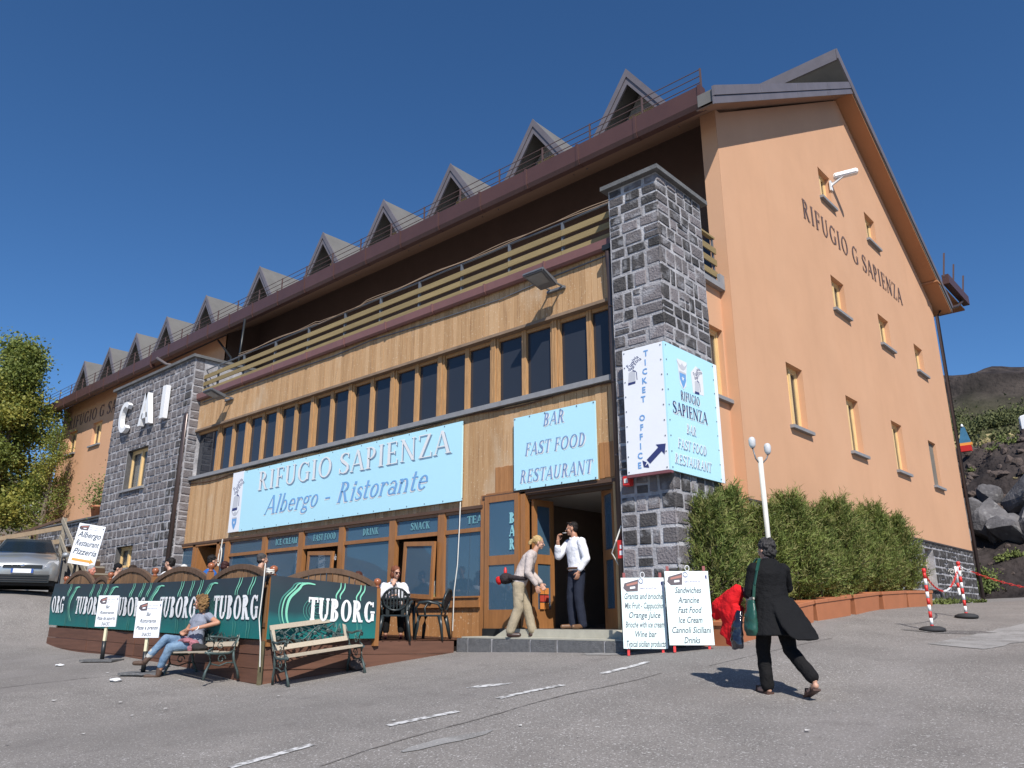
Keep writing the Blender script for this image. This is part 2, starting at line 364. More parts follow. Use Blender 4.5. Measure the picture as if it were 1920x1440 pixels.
def wall_text(bm, text, h, width, face, fn, x0, y0, mi=0, shear=0., lift=.004, track=.04, align='l'):
    """text squeezed to a given width, starting at (x0, y0) of the surface map fn"""
    P, w0 = face.layout(text, h, 1, track, shear); k = width / w0 if width else 1
    if align == 'c': x0 -= w0 * k / 2
    lay_polys(bm, [[(x0 + q[0] * k, y0 + q[1]) for q in p] for p in P], fn, mi, lift)
def bf_text(text, h, width=None, shear=0., bold=0.):
    """Blender's built-in sans as a flat mesh bmesh, cap height about h, centred at x=0"""
    cu = bpy.data.curves.new("lettering", 'FONT'); cu.body = text; cu.size = h * 1.4; cu.shear = shear; cu.offset = bold; cu.align_x = 'CENTER'; cu.resolution_u = 2
    o = bpy.data.objects.new("lettering", cu); COL.objects.link(o)
    dg = bpy.context.evaluated_depsgraph_get(); me = bpy.data.meshes.new_from_object(o.evaluated_get(dg))
    bpy.data.objects.remove(o); bpy.data.curves.remove(cu)
    bm = BM(); bm.from_mesh(me); bpy.data.meshes.remove(me)
    if width and bm.verts:
        xs = [v.co.x for v in bm.verts]; k = width / max(1e-6, max(xs) - min(xs))
        for v in bm.verts: v.co.x *= k
    return bm
def wall_letters(text, h, width, face, fn, x0, y0, m, parent, shear=0., lift=.004, track=.04, align='l', name="letter"):
    """like wall_text, but one object per letter"""
    P, w0 = face.layout(text, h, 1, track, shear); k = width / w0; x = 0
    if align == 'c': x0 -= w0 * k / 2
    for c in text:
        g, adv = face.glyph(c)
        if g:
            bm = BM(); lay_polys(bm, [[(x0 + (x + q[0] + q[1] * shear) * h * k, y0 + q[1] * h) for q in p] for p in g], fn, 0, lift); obj(name, bm, m, parent)
        x += adv + track
def put_text(bm, text, h, fn, cx, cy, width=None, shear=0., mi=0, lift=.004, bold=0.):
    t = bf_text(text, h, width, shear, bold); mp = {}
    for v in t.verts: mp[v] = bm.verts.new(fn(cx + v.co.x, cy + v.co.y, lift))
    for f in t.faces:
        try: bm.faces.new([mp[v] for v in f.verts]).material_index = mi
        except ValueError: pass
    t.free()
# ---------------------------------------------------------------- the sloping car park
CP = [(0, 0, -1.6), (-3.95, 8.4, -.79), (-3.9, 14.48, -.21), (-3.9, 16.75, 0), (-9.9, 10.2, -.55), (-6.9, 10.3, -.49), (-6.5, 10.6, -.44),
      (-5.6, 10.7, -.38), (-5.6, 11.7, -.30), (-5.6, 14.1, -.045), (-5.6, 16.7, .12), (-5.6, 18.7, .215), (-5.6, 21.2, .285), (-6.6, 30.3, .5), (-6.1, 25.5, .40),
      (-11.53, 6.97, -.965), (-10.55, 10.2, -.56), (-10.58, 6.83, -.955), (-12.03, 6.85, -.96), (-11.3, 8.2, -.82), (-13.53, 6.1, -.86), (-15.86, 6.29, -.75), (-17.0, 6.9, -.68),
      (-20.6, 6.9, -.53), (-22.6, 6.6, -.05), (-24.4, 7.2, .62), (-27.5, 8.4, .82), (-29.5, 9.9, .75), (-29, 4, .75), (-24, 2, 0.), (-14, 12, -.5), (-20, 12, -.3), (-28, 13, .9),
      (-6.15, 6.57, -.83), (-5.6, 7.05, -.76), (-6.24, 5.14, -1.0), (-4.5, 3.5, -1.22), (-12, 3, -1.25), (-20, -6, -1.9), (0, -10, -2.3), (10, -8, -2.0),
      (6, 8, -.75), (6, 16, 0), (-2, 24, .45), (8, 30, .9), (-4, 33, .75), (12, 20, .4), (14, 0, -1.5), (-44, 12, 3.0), (-40, 0, 1.6), (-44, 24, 4.5), (-10, 40, 1.2)]
_P = np.array(CP)
def _U(r2): return np.where(r2 > 1e-9, r2 * np.log(np.maximum(r2, 1e-12)), 0)
_n = len(_P); _K = _U(((_P[:, None, :2] - _P[None, :, :2]) ** 2).sum(-1)) + np.eye(_n) * 1.2
_A = np.zeros((_n + 3, _n + 3)); _A[:_n, :_n] = _K; _A[:_n, _n] = 1; _A[:_n, _n + 1:] = _P[:, :2]; _A[_n:, :_n] = _A[:_n, _n:].T
_W = np.linalg.solve(_A, np.concatenate([_P[:, 2], np.zeros(3)]))
def gzv(X, Y):
    X = np.clip(np.asarray(X, float), -46, 16); Y = np.clip(np.asarray(Y, float), -12, 42)
    r2 = (X[..., None] - _P[:, 0]) ** 2 + (Y[..., None] - _P[:, 1]) ** 2
    return _U(r2) @ _W[:_n] + _W[_n] + _W[_n + 1] * X + _W[_n + 2] * Y
def gz(x, y): return float(gzv(np.array([x]), np.array([y]))[0])
def grid_mesh(name, xs, ys, zf, m, parent=None, smooth=True, kind='structure', weld=None):
    X, Y = np.meshgrid(xs, ys); Z = zf(X, Y); nx, ny = len(xs), len(ys)
    v = np.stack([X, Y, Z], -1).reshape(-1, 3)
    i = (np.arange(ny - 1)[:, None] * nx + np.arange(nx - 1)).reshape(-1)
    f = np.stack([i, i + 1, i + nx + 1, i + nx], -1)
    me = bpy.data.meshes.new(name); me.vertices.add(len(v)); me.vertices.foreach_set("co", v.ravel())
    me.loops.add(f.size); me.loops.foreach_set("vertex_index", f.ravel().astype(np.int32))
    me.polygons.add(len(f)); me.polygons.foreach_set("loop_start", np.arange(0, f.size, 4, dtype=np.int32)); me.polygons.foreach_set("loop_total", np.full(len(f), 4, np.int32))
    me.update(calc_edges=True); me.validate(); me.materials.append(m)
    if smooth: me.polygons.foreach_set("use_smooth", np.ones(len(f), bool))
    o = bpy.data.objects.new(name, me); COL.objects.link(o)
    if kind: o["kind"] = kind
    return o
def faces_mesh(name, V, F, mats, mi=None):
    """V (n,k,3) faces of k corners each, unshared"""
    V = np.asarray(V, np.float32); n, k, _ = V.shape; me = bpy.data.meshes.new(name)
    me.vertices.add(n * k); me.vertices.foreach_set("co", V.reshape(-1)); me.loops.add(n * k); me.loops.foreach_set("vertex_index", np.arange(n * k, dtype=np.int32))
    me.polygons.add(n); me.polygons.foreach_set("loop_start", np.arange(0, n * k, k, dtype=np.int32)); me.polygons.foreach_set("loop_total", np.full(n, k, np.int32))
    for m in mats: me.materials.append(m)
    if mi is not None: me.polygons.foreach_set("material_index", np.asarray(mi, np.int32))
    me.update(calc_edges=True); return me
_rg = np.random.default_rng(3)
def vnoise(X, Y, s, seed=0):
    """smooth value noise, numpy"""
    rg = np.random.default_rng(seed); T = rg.random((64, 64)); x = X / s; y = Y / s
    xi = np.floor(x).astype(int); yi = np.floor(y).astype(int); fx = x - xi; fy = y - yi
    fx = fx * fx * (3 - 2 * fx); fy = fy * fy * (3 - 2 * fy); t = lambda a, b: T[a % 64, b % 64]
    return (t(xi, yi) * (1 - fx) + t(xi + 1, yi) * fx) * (1 - fy) + (t(xi, yi + 1) * (1 - fx) + t(xi + 1, yi + 1) * fx) * fy
gx = np.concatenate([[-400, -250, -150, -100, -70, -55], np.arange(-48, -34, 1.), np.arange(-34, 12, .3), np.arange(12, 20, 1.), [25, 40, 70, 120, 250, 400]])
gy = np.concatenate([[-300, -150, -80, -40, -25, -18], np.arange(-13, -2, 1.), np.arange(-2, 34, .3), np.arange(34, 44, 1.), [50, 70]])
def ground_z(X, Y):
    z = gzv(X, Y); near = (np.abs(X + 8) < 18)
    return z + np.where(near, (vnoise(X, Y, 1.7, 1) - .5) * .018, 0)
asph = grid_mesh("asphalt_ground", gx, gy, ground_z, asphalt)
def drape(bm, p, q, wd, lift=.007, mi=0, rag=.0, seg=.3, taper=0.):
    p = Vector(p); q = Vector(q); d = q - p; n = max(2, int(d.length / seg)); s = Vector((-d.y, d.x)).normalized()
    L = []; 
    for i in range(n + 1):
        c = p + d * i / n; k = 1 - taper * abs(2 * i / n - 1); row = []
        for a in (-1, 1):
            o = c + s * a * (wd / 2 * k + R.uniform(-rag, rag)); row.append(bm.verts.new((o.x, o.y, float(ground_z(np.array([o.x]), np.array([o.y]))[0]) + lift)))
        L.append(row)
    for a, b in zip(L, L[1:]): bm.faces.new((a[0], b[0], b[1], a[1])).material_index = mi
    return bm
def blob_patch(bm, c, rx, ry, ang, lift=.006, n=22, rag=.15):
    vs = []; ca, sa = math.cos(ang), math.sin(ang)
    for i in range(n):
        t = 2 * math.pi * i / n; k = 1 + R.uniform(-rag, rag); x = rx * k * math.cos(t); y = ry * k * math.sin(t)
        X = c[0] + x * ca - y * sa; Y = c[1] + x * sa + y * ca; vs.append(bm.verts.new((X, Y, float(ground_z(np.array([X]), np.array([Y]))[0]) + lift)))
    cz = bm.verts.new((c[0], c[1], float(ground_z(np.array([c[0]]), np.array([c[1]]))[0]) + lift))
    for i in range(n): bm.faces.new((cz, vs[i], vs[(i + 1) % n]))
    return bm
def ray_ground(u, v):
    """ground point that the photograph shows at pixel (u, v) - used once to lay the road marks out on the slope"""
    f, p, y = 1474.1, rad(16.626), rad(42.115)
    h = Vector((-math.sin(y), math.cos(y), 0)); r = Vector((math.cos(y), math.sin(y), 0)); k = Vector((0, 0, 1))
    d = r * (u - 960) + (h * math.cos(p) + k * math.sin(p)) * f - (k * math.cos(p) - h * math.sin(p)) * (v - 720)
    d.normalize(); t = 3.
    while t < 80 and (d * t).z > gz(d.x * t, d.y * t): t += .05
    return (d.x * t, d.y * t)
# @@MARKS@@
# ---------------------------------------------------------------- the lodge
XW, XG, YF, YB = -44.45, -6.63, 14.0, 30.6
lodge = thing("mountain_lodge", "long orange mountain lodge with basalt towers, larch cladding and a row of dormers", "building", (-15, 14, -.4))
def wall_holes(bm, M, w, h, holes, depth, mi=0, mr=0):
    """flat wall w x h in the local xz plane (outside at -y) with rectangular holes (x0,x1,z0,z1) and reveals going depth inwards"""
    xs = sorted({0, w, *[a for q in holes for a in q[:2]]}); zs = sorted({0, h, *[a for q in holes for a in q[2:]]})
    V = {}
    def v(x, y, z):
        k = (round(x, 4), round(y, 4), round(z, 4))
        if k not in V: V[k] = bm.verts.new(M @ Vector((x, y, z)))
        return V[k]
    for i in range(len(xs) - 1):
        for j in range(len(zs) - 1):
            cx, cz = (xs[i] + xs[i + 1]) / 2, (zs[j] + zs[j + 1]) / 2
            if any(a < cx < b and c < cz < d for a, b, c, d in holes): continue
            bm.faces.new((v(xs[i], 0, zs[j]), v(xs[i + 1], 0, zs[j]), v(xs[i + 1], 0, zs[j + 1]), v(xs[i], 0, zs[j + 1]))).material_index = mi
    for a, b, c, d in holes:
        for p, q in (((a, c), (b, c)), ((b, c), (b, d)), ((b, d), (a, d)), ((a, d), (a, c))):
            f = [bm.verts.new(M @ Vector(t)) for t in ((p[0], 0, p[1]), (q[0], 0, q[1]), (q[0], depth, q[1]), (p[0], depth, p[1]))]
            bm.faces.new(f[::-1]).material_index = mr
    return bm
def front_M(x0, y, z0): return Matrix.Translation((x0, y, z0))
GM = Matrix(((0, -1, 0, XG), (1, 0, 0, 0), (0, 0, 1, 0), (0, 0, 0, 1)))      # local x -> +Y, local -y -> +X
def side_M(x, y0, z0): return Matrix(((0, -1, 0, x), (1, 0, 0, y0), (0, 0, 1, z0), (0, 0, 0, 1)))
def window(M, w, h, parent, inset=.17, two=True, sill=True, glassm=None, cur=True, wood=None):
    """a casement window standing in a hole: parts of the lodge with frame, sash, pane, sill as sub-parts"""
    wood = wood or winw; f = .065; bm = BM()
    bx(bm, 0, f, inset - .03, inset + .05, 0, h, 0, M); bx(bm, w - f, w, inset - .03, inset + .05, 0, h, 0, M)
    bx(bm, f, w - f, inset - .03, inset + .05, h - f, h, 0, M); bx(bm, f, w - f, inset - .03, inset + .05, 0, f, 0, M)
    if two: bx(bm, w / 2 - .05, w / 2 + .05, inset - .045, inset + .045, f, h - f, 0, M)
    wn = obj("window", bm, wood, parent)
    for a, b in (((f, w / 2 - .05), (w / 2 + .05, w - f)) if two else ((f, w - f),)):
        s = BM()
        for q in ((a, a + .045, f, h - f), (b - .045, b, f, h - f), (a + .045, b - .045, f, f + .05), (a + .045, b - .045, h - f - .05, h - f)): bx(s, q[0], q[1], inset - .015, inset + .03, q[2], q[3], 0, M)
        obj("sash", s, wood, wn)
        obj("pane", bx(BM(), a + .045, b - .045, inset + .005, inset + .012, f + .05, h - f - .05, 0, M), glassm or glass_sm, wn)
    if cur: obj("curtain", bx(BM(), f, w - f, inset + .09, inset + .10, f, h - f, 0, M), curtain, wn)
    if sill: obj("sill", bx(BM(), -.12, w + .12, -.10, inset - .03, -.075, -.002, 0, M), sillm, wn)
    return wn
# gable wall (faces +X)
GW = [(20.12, 20.98, 11.18, 12.14), (23.85, 24.78, 11.30, 12.26),
      (20.05, 21.0, 7.84, 8.82), (23.75, 24.72, 7.84, 8.80), (27.25, 28.2, 7.82, 8.76),
      (16.42, 17.32, 4.02, 5.48), (20.02, 20.90, 4.0, 5.46), (23.55, 24.50, 4.0, 5.45), (27.16, 28.0, 4.0, 5.46)]
bm = BM(); wall_holes(bm, side_M(XG, YF, 2.15), YB - YF, 14.6, [(a - YF, b - YF, c - 2.15, d - 2.15) for a, b, c, d in GW], .24)
for cz, cy, sl in ((10.62, YF, .585), (11.10, YB, -.56)):
    nrm = Vector((0, -sl, 1)).normalized()
    bmesh.ops.bisect_plane(bm, geom=bm.verts[:] + bm.edges[:] + bm.faces[:], plane_co=(0, cy, cz), plane_no=nrm, clear_outer=True)
obj("gable_wall", bm, plaster, lodge)
for i, (a, b, c, d) in enumerate(GW):
    wn = window(side_M(XG, a, c), b - a, d - c, lodge, two=(i != 8), cur=True)
# the last ground-row window is shut with a grey board
obj("shutter_board", bx(BM(), XG - .13, XG - .09, GW[8][0] + .02, GW[8][1] - .02, 4.02, 5.44), mat("shutter_grey", (.17, .155, .13), .8, .1), lodge)
# stone base of the gable wall with two cellar windows and individual blocks
GB = [(24.9 + .1, 25.9, .85, 1.95), (17.4, 18.2, .9, 1.9)]
bm = BM(); wall_holes(bm, side_M(XG - .02, YF, -.6), YB - YF, 2.74, [(a - YF, b - YF, c + .6, d + .6) for a, b, c, d in GB], .3)
gbase = obj("gable_base", bm, mortar, lodge)
for a, b, c, d in GB: window(side_M(XG - .02, a, c), b - a, d - c, lodge, inset=.25)
def rough_stone_mesh(seed):
    r = random.Random(seed); bm = BM()
    bmesh.ops.create_grid(bm, x_segments=3, y_segments=3, size=.5)
    for v in bm.verts:
        x, y = v.co.x, v.co.y; e = max(abs(x), abs(y))
        edge = e > .45
        v.co.z = (-.5 if edge else r.uniform(.25, .5)); 
        if edge: v.co.x *= r.uniform(.95, 1.); v.co.y *= r.uniform(.94, 1.)
    ring = [v for v in bm.verts if max(abs(v.co.x), abs(v.co.y)) > .44]
    for v in bm.verts:
        if v not in ring: v.co.x *= 2.55 * r.uniform(.88, 1.06); v.co.y *= 2.45 * r.uniform(.86, 1.07)
    for v in bm.verts: v.co = Vector((v.co.x, -v.co.z, v.co.y))       # outside at -y
    bmesh.ops.recalc_face_normals(bm, faces=bm.faces)
    if bm.faces[4].normal.y > 0: bmesh.ops.reverse_faces(bm, faces=bm.faces)
    return me_from(bm, "stone_%d" % seed, stone)
STM = [rough_stone_mesh(i) for i in range(9)]
def courses(w, h, hmin, hmax, wmin, wmax, rr, mingap=.018):
    """random coursed masonry: list of (x0,x1,z0,z1)"""
    out = []; z = 0
    while z < h - .05:
        ch = rr.uniform(hmin, hmax)
        if z + ch > h - .07: ch = h - z
        x = 0
        while x < w - .02:
            cw = rr.uniform(wmin, wmax)
            if x + cw > w - wmin * .6: cw = w - x
            g = rr.uniform(mingap, mingap * 1.7)
            if rr.random() < .10 and ch > .22 and cw > .2:
                out.append((x + g / 2, x + cw - g / 2, z + g / 2, z + ch * .48 - g / 2)); out.append((x + g / 2, x + cw - g / 2, z + ch * .48 + g / 2, z + ch - g / 2))
            else: out.append((x + g / 2, x + cw - g / 2, z + g / 2, z + ch - g / 2))
            x += cw
        z += ch
    return out
def trim(q, skip):
    for a, b, c, d in skip:
        if a < q[1] and q[0] < b and c < q[3] and q[2] < d:
            out = []
            if q[0] < a: out.append((q[0], a - .004, q[2], q[3]))
            if q[1] > b: out.append((b + .004, q[1], q[2], q[3]))
            if not out: out = [(q[0], q[1], q[2], c - .004)] if q[2] < c else ([(q[0], q[1], d + .004, q[3])] if q[3] > d else [])
            return out
    return [q]
def stones(parent, M, rects, limit, rr, skip=(), proud=.028):
    """the nearest `limit` blocks each an object, the rest joined as stuff"""
    rots = M.to_euler(); rest = []; n = 0; c0 = M.translation
    items = []
    for q in rects:
        cx, cz = (q[0] + q[1]) / 2, (q[2] + q[3]) / 2
        for q in trim(q, skip):
            if q[1] - q[0] < .06 or q[3] - q[2] < .05: continue
            cx, cz = (q[0] + q[1]) / 2, (q[2] + q[3]) / 2; items.append(((M @ Vector((cx, 0, cz))).length, q, cx, cz))
    items.sort(key=lambda t: t[0])
    bm = BM()
    for i, (_, q, cx, cz) in enumerate(items):
        p = rr.uniform(.6, 1.25) * proud; sc = Vector((q[1] - q[0], p * 2, q[3] - q[2])); me = rr.choice(STM)
        fl = rr.choice((0, math.pi)); 
        T = M @ Matrix.Translation((cx, 0, cz)) @ Matrix.Rotation(fl, 4, 'Y')
        if i < limit:
            o = bpy.data.objects.new("stone", me); o.matrix_basis = T @ Matrix.Diagonal((*sc, 1)); link(o, parent)
        else:
            t = bmesh.new(); t.from_mesh(me); t.transform(T @ Matrix.Diagonal((*sc, 1))); mm = bpy.data.meshes.new("t"); t.to_mesh(mm); t.free(); bm.from_mesh(mm); bpy.data.meshes.remove(mm)
    if bm.verts: o = obj("stonework", bm, stone, parent); o["kind"] = "stuff"
    else: bm.free()
rs = random.Random(5)
stones(gbase, side_M(XG - .02, YF, .25), courses(YB - YF, 1.88, .19, .30, .22, .42, rs), 60, rs, [(a - YF, b - YF, c - .25, d - .25) for a, b, c, d in GB])
obj("plinth_ledge", bx(BM(), XG - .02, XG + .03, YF - .03, YB, 2.13, 2.17), mat("ledge_dark", (.06, .05, .05), .8), lodge)
# fin (front return of the gable wall), front wall of the left wing, recessed balcony wall
obj("fin_wall", bx(BM(), -7.0, XG - .003, YF, 14.5, 2.0, 10.75), plaster, lodge)
obj("side_wall", bx(BM(), -7.2, -6.86, 12.0, YF - .002, -.6, 6.42), plaster, lodge) if False else None
bm = BM(); wall_holes(bm, side_M(-6.86, 12.1, -.6), YF - 12.1, 7.06, [(.9, 1.84, 4.72, 6.18)], .2)
obj("side_wall", bm, plaster, lodge)
window(side_M(-6.86, 13.0, 4.12), .94, 1.46, lodge, inset=.14, two=True)
LW = [(-43.25, -42.17, 8.0, 9.16), (-40.17, -39.07, 8.02, 9.16), (-43.6, -42.6, 4.0, 5.0), (-38.9, -37.8, 3.2, 5.2)]
bm = BM(); wall_holes(bm, front_M(XW, YF, 1.5), 44.45 - 27.6, 9.15, [(a - XW, b - XW, c - 1.5, d - 1.5) for a, b, c, d in LW], .24)
obj("front_wall", bm, plaster, lodge)
for a, b, c, d in LW: window(front_M(a, YF, c), b - a, d - c, lodge)
obj("end_wall", bx(BM(), XW - .02, XW, YF, YB, 1.0, 10.6), plaster, lodge)
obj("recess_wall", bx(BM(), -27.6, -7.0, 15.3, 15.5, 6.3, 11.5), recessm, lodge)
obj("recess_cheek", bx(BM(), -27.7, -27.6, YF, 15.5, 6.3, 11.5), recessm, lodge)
for i in range(9):
    x = -25.2 + i * 2.15; d = obj("balcony_door", bx(BM(), x, x + .95, 15.24, 15.297, 6.5, 8.55), mat("dark_door", (.09, .045, .03), .6), lodge)
    obj("pane", bx(BM(), x + .12, x + .83, 15.225, 15.237, 6.9, 8.4), glass_up, d)
obj("back_wall", bx(BM(), XW, XG - .3, YB, YB + .2, 0, 11), plaster, lodge)
# roof slabs, soffits, fascias
FS = .58
def fslope(y, z0): return z0 + FS * (y - 12.95)
XR, XL = -6.1, -45.0
bm = BM(); prism(bm, [(13.3, fslope(13.3, 10.14)), (13.3, fslope(13.3, 10.42)), (22.46, fslope(22.46, 10.42)), (22.46, fslope(22.46, 10.14))], 0, XL, -6.5); prism(bm, [(12.95, 10.14), (12.95, 10.42), (22.46, fslope(22.46, 10.42)), (22.46, fslope(22.46, 10.14))], 0, -6.498, XR - .04)
obj("front_roof", bm, roofm, lodge)
bm = BM(); prism(bm, [(21.55, 16.28), (21.55, 16.60), (31.2, 16.60 - .56 * 9.65), (31.2, 16.28 - .56 * 9.65)], 0, XL, XR - .01)
obj("back_roof", bm, roofm, lodge)
for i in range(9):
    y = 21.6 + i * 1.2
bm = BM(); prism(bm, [(13.0, 10.10), (13.0, 10.13), (22.6, fslope(22.6, 10.13)), (22.6, fslope(22.6, 10.09))], 0, -6.56, XR - .06); prism(bm, [(13.37, fslope(13.37, 10.10)), (13.37, fslope(13.37, 10.13)), (22.6, fslope(22.6, 10.13)), (22.6, fslope(22.6, 10.09))], 0, XL + .05, -6.562); obj("front_soffit", bm, soffd, lodge)
bm = BM(); prism(bm, [(22.3, 16.27 - .56 * .75), (22.3, 16.22 - .56 * .75), (31.1, 16.22 - .56 * 9.55), (31.1, 16.27 - .56 * 9.55)], 0, XL + .05, XR - .03); obj("back_soffit", bm, soffm, lodge)
obj("ridge_face", bx(BM(), XL, XG - .03, 22.44, 22.5, 15.4, 16.0), fasc, lodge)
# rake fascia: two lapped boards on the front slope, one edge strip on the back slope
for k, (zo, th, xo) in enumerate(((10.02, .18, .0), (10.215, .235, .02))):
    n = 4
    for j in range(n):
        ya, yb = 12.9 + 9.7 * j / n, 12.9 + 9.7 * (j + 1) / n - .015
        bm = BM(); prism(bm, [(ya, zo + FS * (ya - 12.9)), (ya, zo + th + FS * (ya - 12.9)), (yb, zo + th + FS * (yb - 12.9)), (yb, zo + FS * (yb - 12.9))], 0, XR - .04, XR + xo); obj("fascia_board", bm, fasc, lodge)
bm = BM(); prism(bm, [(21.5, 16.30), (21.5, 16.64), (31.2, 16.64 - .56 * 9.7), (31.2, 16.46 - .56 * 9.7)], 0, XR - .01, XR + .03); obj("rake_edge", bm, fasc, lodge)
for j in range(8):
    xa = XR - .02 - j * 4.8; obj("ridge_fascia", bx(BM(), xa - 4.79, xa, 21.50, 21.548, 16.26, 16.65), fasc, lodge)
# front gutter in lapped lengths
gb = BM(); x = -6.53; gut = None
seglen = 1.62; k = 0
while x > XL + .2:
    x1 = max(x - seglen, XL); bm = BM()
    dz = .0 if x > -31.4 else -.10
    sc = [(12.72, 10.62 + dz), (12.72, 10.70 + dz), (12.76, 10.70 + dz), (12.78, 10.34 + dz), (12.98, 10.24 + dz), (12.98, 10.18 + dz), (12.76, 10.22 + dz), (12.70, 10.36 + dz)]
    sc = [(13.14, 10.80 + dz), (13.15, 10.40 + dz), (13.20, 10.30 + dz), (13.36, 10.30 + dz), (13.36, 10.80 + dz)]
    prism(bm, sc, 0, x1, x - .004); o = obj("gutter", bm, browng, lodge)
    sc2 = [(p[0] - .018, p[1] - .012) for p in sc[:4]] + [(13.355, 10.29 + dz), (13.355, 10.82 + dz), (13.12, 10.82 + dz)]
    bm = BM(); prism(bm, sc2, 0, x - .05, x + .02 if k else x); obj("gutter_clip", bm, browng, lodge)
    x = x1; k += 1
obj("gutter_end", bx(BM(), -6.53, -6.51, 13.13, 13.36, 10.29, 10.83), browng, lodge)
# snow guard rail along the eave
def rails_along(name, pts_fn, n, zlist, h, parent, r=.014, ev=1):
    g = obj(name, BM(), wirem, parent)
    for z in zlist:
        bm = BM(); tube(bm, [pts_fn(i / n, z) for i in range(n + 1)], r, 5); obj("rail_wire", bm, wirem, g)
    for i in range(0, n + 1, ev):
        a = Vector(pts_fn(i / n, 0)); b = Vector(pts_fn(i / n, h)); bm = BM(); bar(bm, a, b, .035, .035, up=Vector((0, 1, 0))); obj("post", bm, wirem, g)
rails_along("snow_guard", lambda t, z: (-6.55 - 38.2 * t, 13.28, 10.80 + z), 26, (.18, .34, .50), .52, lodge, .011)
# dormers
def dormer(cx):
    W, zt, zb, y0 = 1.24, 12.87, 11.12, 13.95; d = None
    yb = 12.95 + (zt - 10.42) / FS
    for s in (-1, 1):
        bm = BM()
        A = Vector((cx + s * (W + .04), y0, zb - .06)); B = Vector((cx, y0, zt)); nn = Vector((s * (zt - zb), 0, W)).normalized() * .13
        Bb = Vector((cx, yb + .15, zt)); Ab = Vector((cx + s * (W + .04), 12.95 + (zb - 10.42) / FS + .10, zb - .06))
        v = [bm.verts.new(p) for p in (A, B, Bb, Ab, A - Vector((s * .02, 0, .11)), B - Vector((0, 0, .15)), Bb - Vector((0, 0, .10)), Ab - Vector((s * .02, 0, .10)))]
        for f in ((0, 1, 2, 3), (4, 5, 6, 7), (0, 1, 5, 4), (3, 2, 6, 7), (0, 3, 7, 4), (1, 2, 6, 5)): bm.faces.new([v[i] for i in f])
        bmesh.ops.recalc_face_normals(bm, faces=bm.faces)
        if d is None: d = obj("dormer", bm, roofm, lodge)
        else: obj("roof_slope", bm, roofm, d)
    for s in (-1, 1):      # two lapped barge boards
        for o_, t_, y_ in ((.0, .21, -.05), (.20, .19, -.022)):
            bm = BM(); A = Vector((cx + s * (W + .06), y0 + y_, zb - .06 - o_)); B = Vector((cx, y0 + y_, zt + .02 - o_ * 1.15))
            dv = Vector((0, 0, t_ * 1.1)); v = [bm.verts.new(p + q) for q in (Vector(), Vector((0, .045, 0))) for p in (A, B, B - dv, A - dv)]
            for f in ((0, 1, 2, 3), (7, 6, 5, 4), (0, 4, 5, 1), (1, 5, 6, 2), (2, 6, 7, 3), (3, 7, 4, 0)): bm.faces.new([v[i] for i in f])
            bmesh.ops.recalc_face_normals(bm, faces=bm.faces); obj("barge_board", bm, fasc, d)
    yw = y0 + .62; bm = BM()
    prism(bm, [(cx - W + .3, zb + .12), (cx + W - .3, zb + .12), (cx + W - .3, zb + .22), (cx, zt - .25), (cx - W + .3, zb + .22)], 1, yw, yw + .06)
    obj("gable_face", bm, dorm_in, d)
    bm = BM()
    for a, b, c, e in ((-.36, -.29, 11.2, 12.02), (.29, .36, 11.2, 12.02), (-.29, .29, 11.94, 12.02), (-.035, .035, 11.2, 11.94)): bx(bm, cx + a, cx + b, yw - .05, yw + .0, c, e)
    obj("window_frame", bm, winw, d)
    obj("pane", bx(BM(), cx - .29, cx + .29, yw - .02, yw - .01, 11.2, 11.94), glass_up, d)
for x in (-8.8, -11.8, -15.0, -18.1, -21.4, -25.5, -29.65, -33.2, -36.3, -39.35, -42.5): dormer(x)
# rear wing eave seen past the gable: level soffit, gutter box running back, snow guard stubs
obj("rear_soffit", bx(BM(), XG - .4, -6.10, 29.6, 33.4, 11.62, 11.68), soffm, lodge)
obj("rear_gutter", bx(BM(), -6.13, -5.90, 30.5, 33.4, 11.80, 12.16), browng, lodge)
for y in (30.3, 31.6, 33.0): bm = BM(); bar(bm, (-6.02, y, 12.0), (-5.9, y + .1, 12.95), .05, .05, up=Vector((0, 1, 0))); obj("guard_stub", bm, wirem, lodge)
bm = BM(); tube(bm, [(-6.0, 32.6, 11.75), (-6.1, 32.2, 11.45), (-6.45, 30.95, 11.0), (-6.55, 30.75, 10.7), (-6.57, 30.72, .4)], .06, 8); obj("rear_downpipe", bm, brownp, lodge)
# ------------- front extension: floor slabs, cladding, window band, shop front
YE = 11.0
planks_u = []
x = -7.53; i = 0; pr_ = random.Random(11)
while x > -23.25:
    wd = .138; c = x - wd / 2
    piece("plank", plank, lodge, (c, YE + .012 + pr_.uniform(-.004, .004), 6.05), (wd - .008, .03, .97)); x -= wd
x = -7.53
while x > -23.25:
    wd = .138; c = x - wd / 2; zt = 3.98 + pr_.uniform(-.004, .004); zb = 2.28 if x > -10.2 else 2.12
    piece("plank", plank, lodge, (c, YE + .012 + pr_.uniform(-.004, .004), (zt + zb) / 2), (wd - .008, .03, zt - zb)); x -= wd
obj("sheathing", bx(BM(), -23.3, -7.5, YE + .03, YE + .12, 2.12, 3.99), mat("dark_gap", (.08, .045, .025), .9), lodge)
obj("upper_sheathing", bx(BM(), -23.3, -7.5, YE + .03, YE + .12, 5.56, 6.5), MATS["dark_gap"], lodge)
obj("corner_board", bx(BM(), -7.53, -7.47, YE - .03, YE + .1, 5.5, 6.5), mat("dark_board", (.10, .055, .035), .7), lodge)
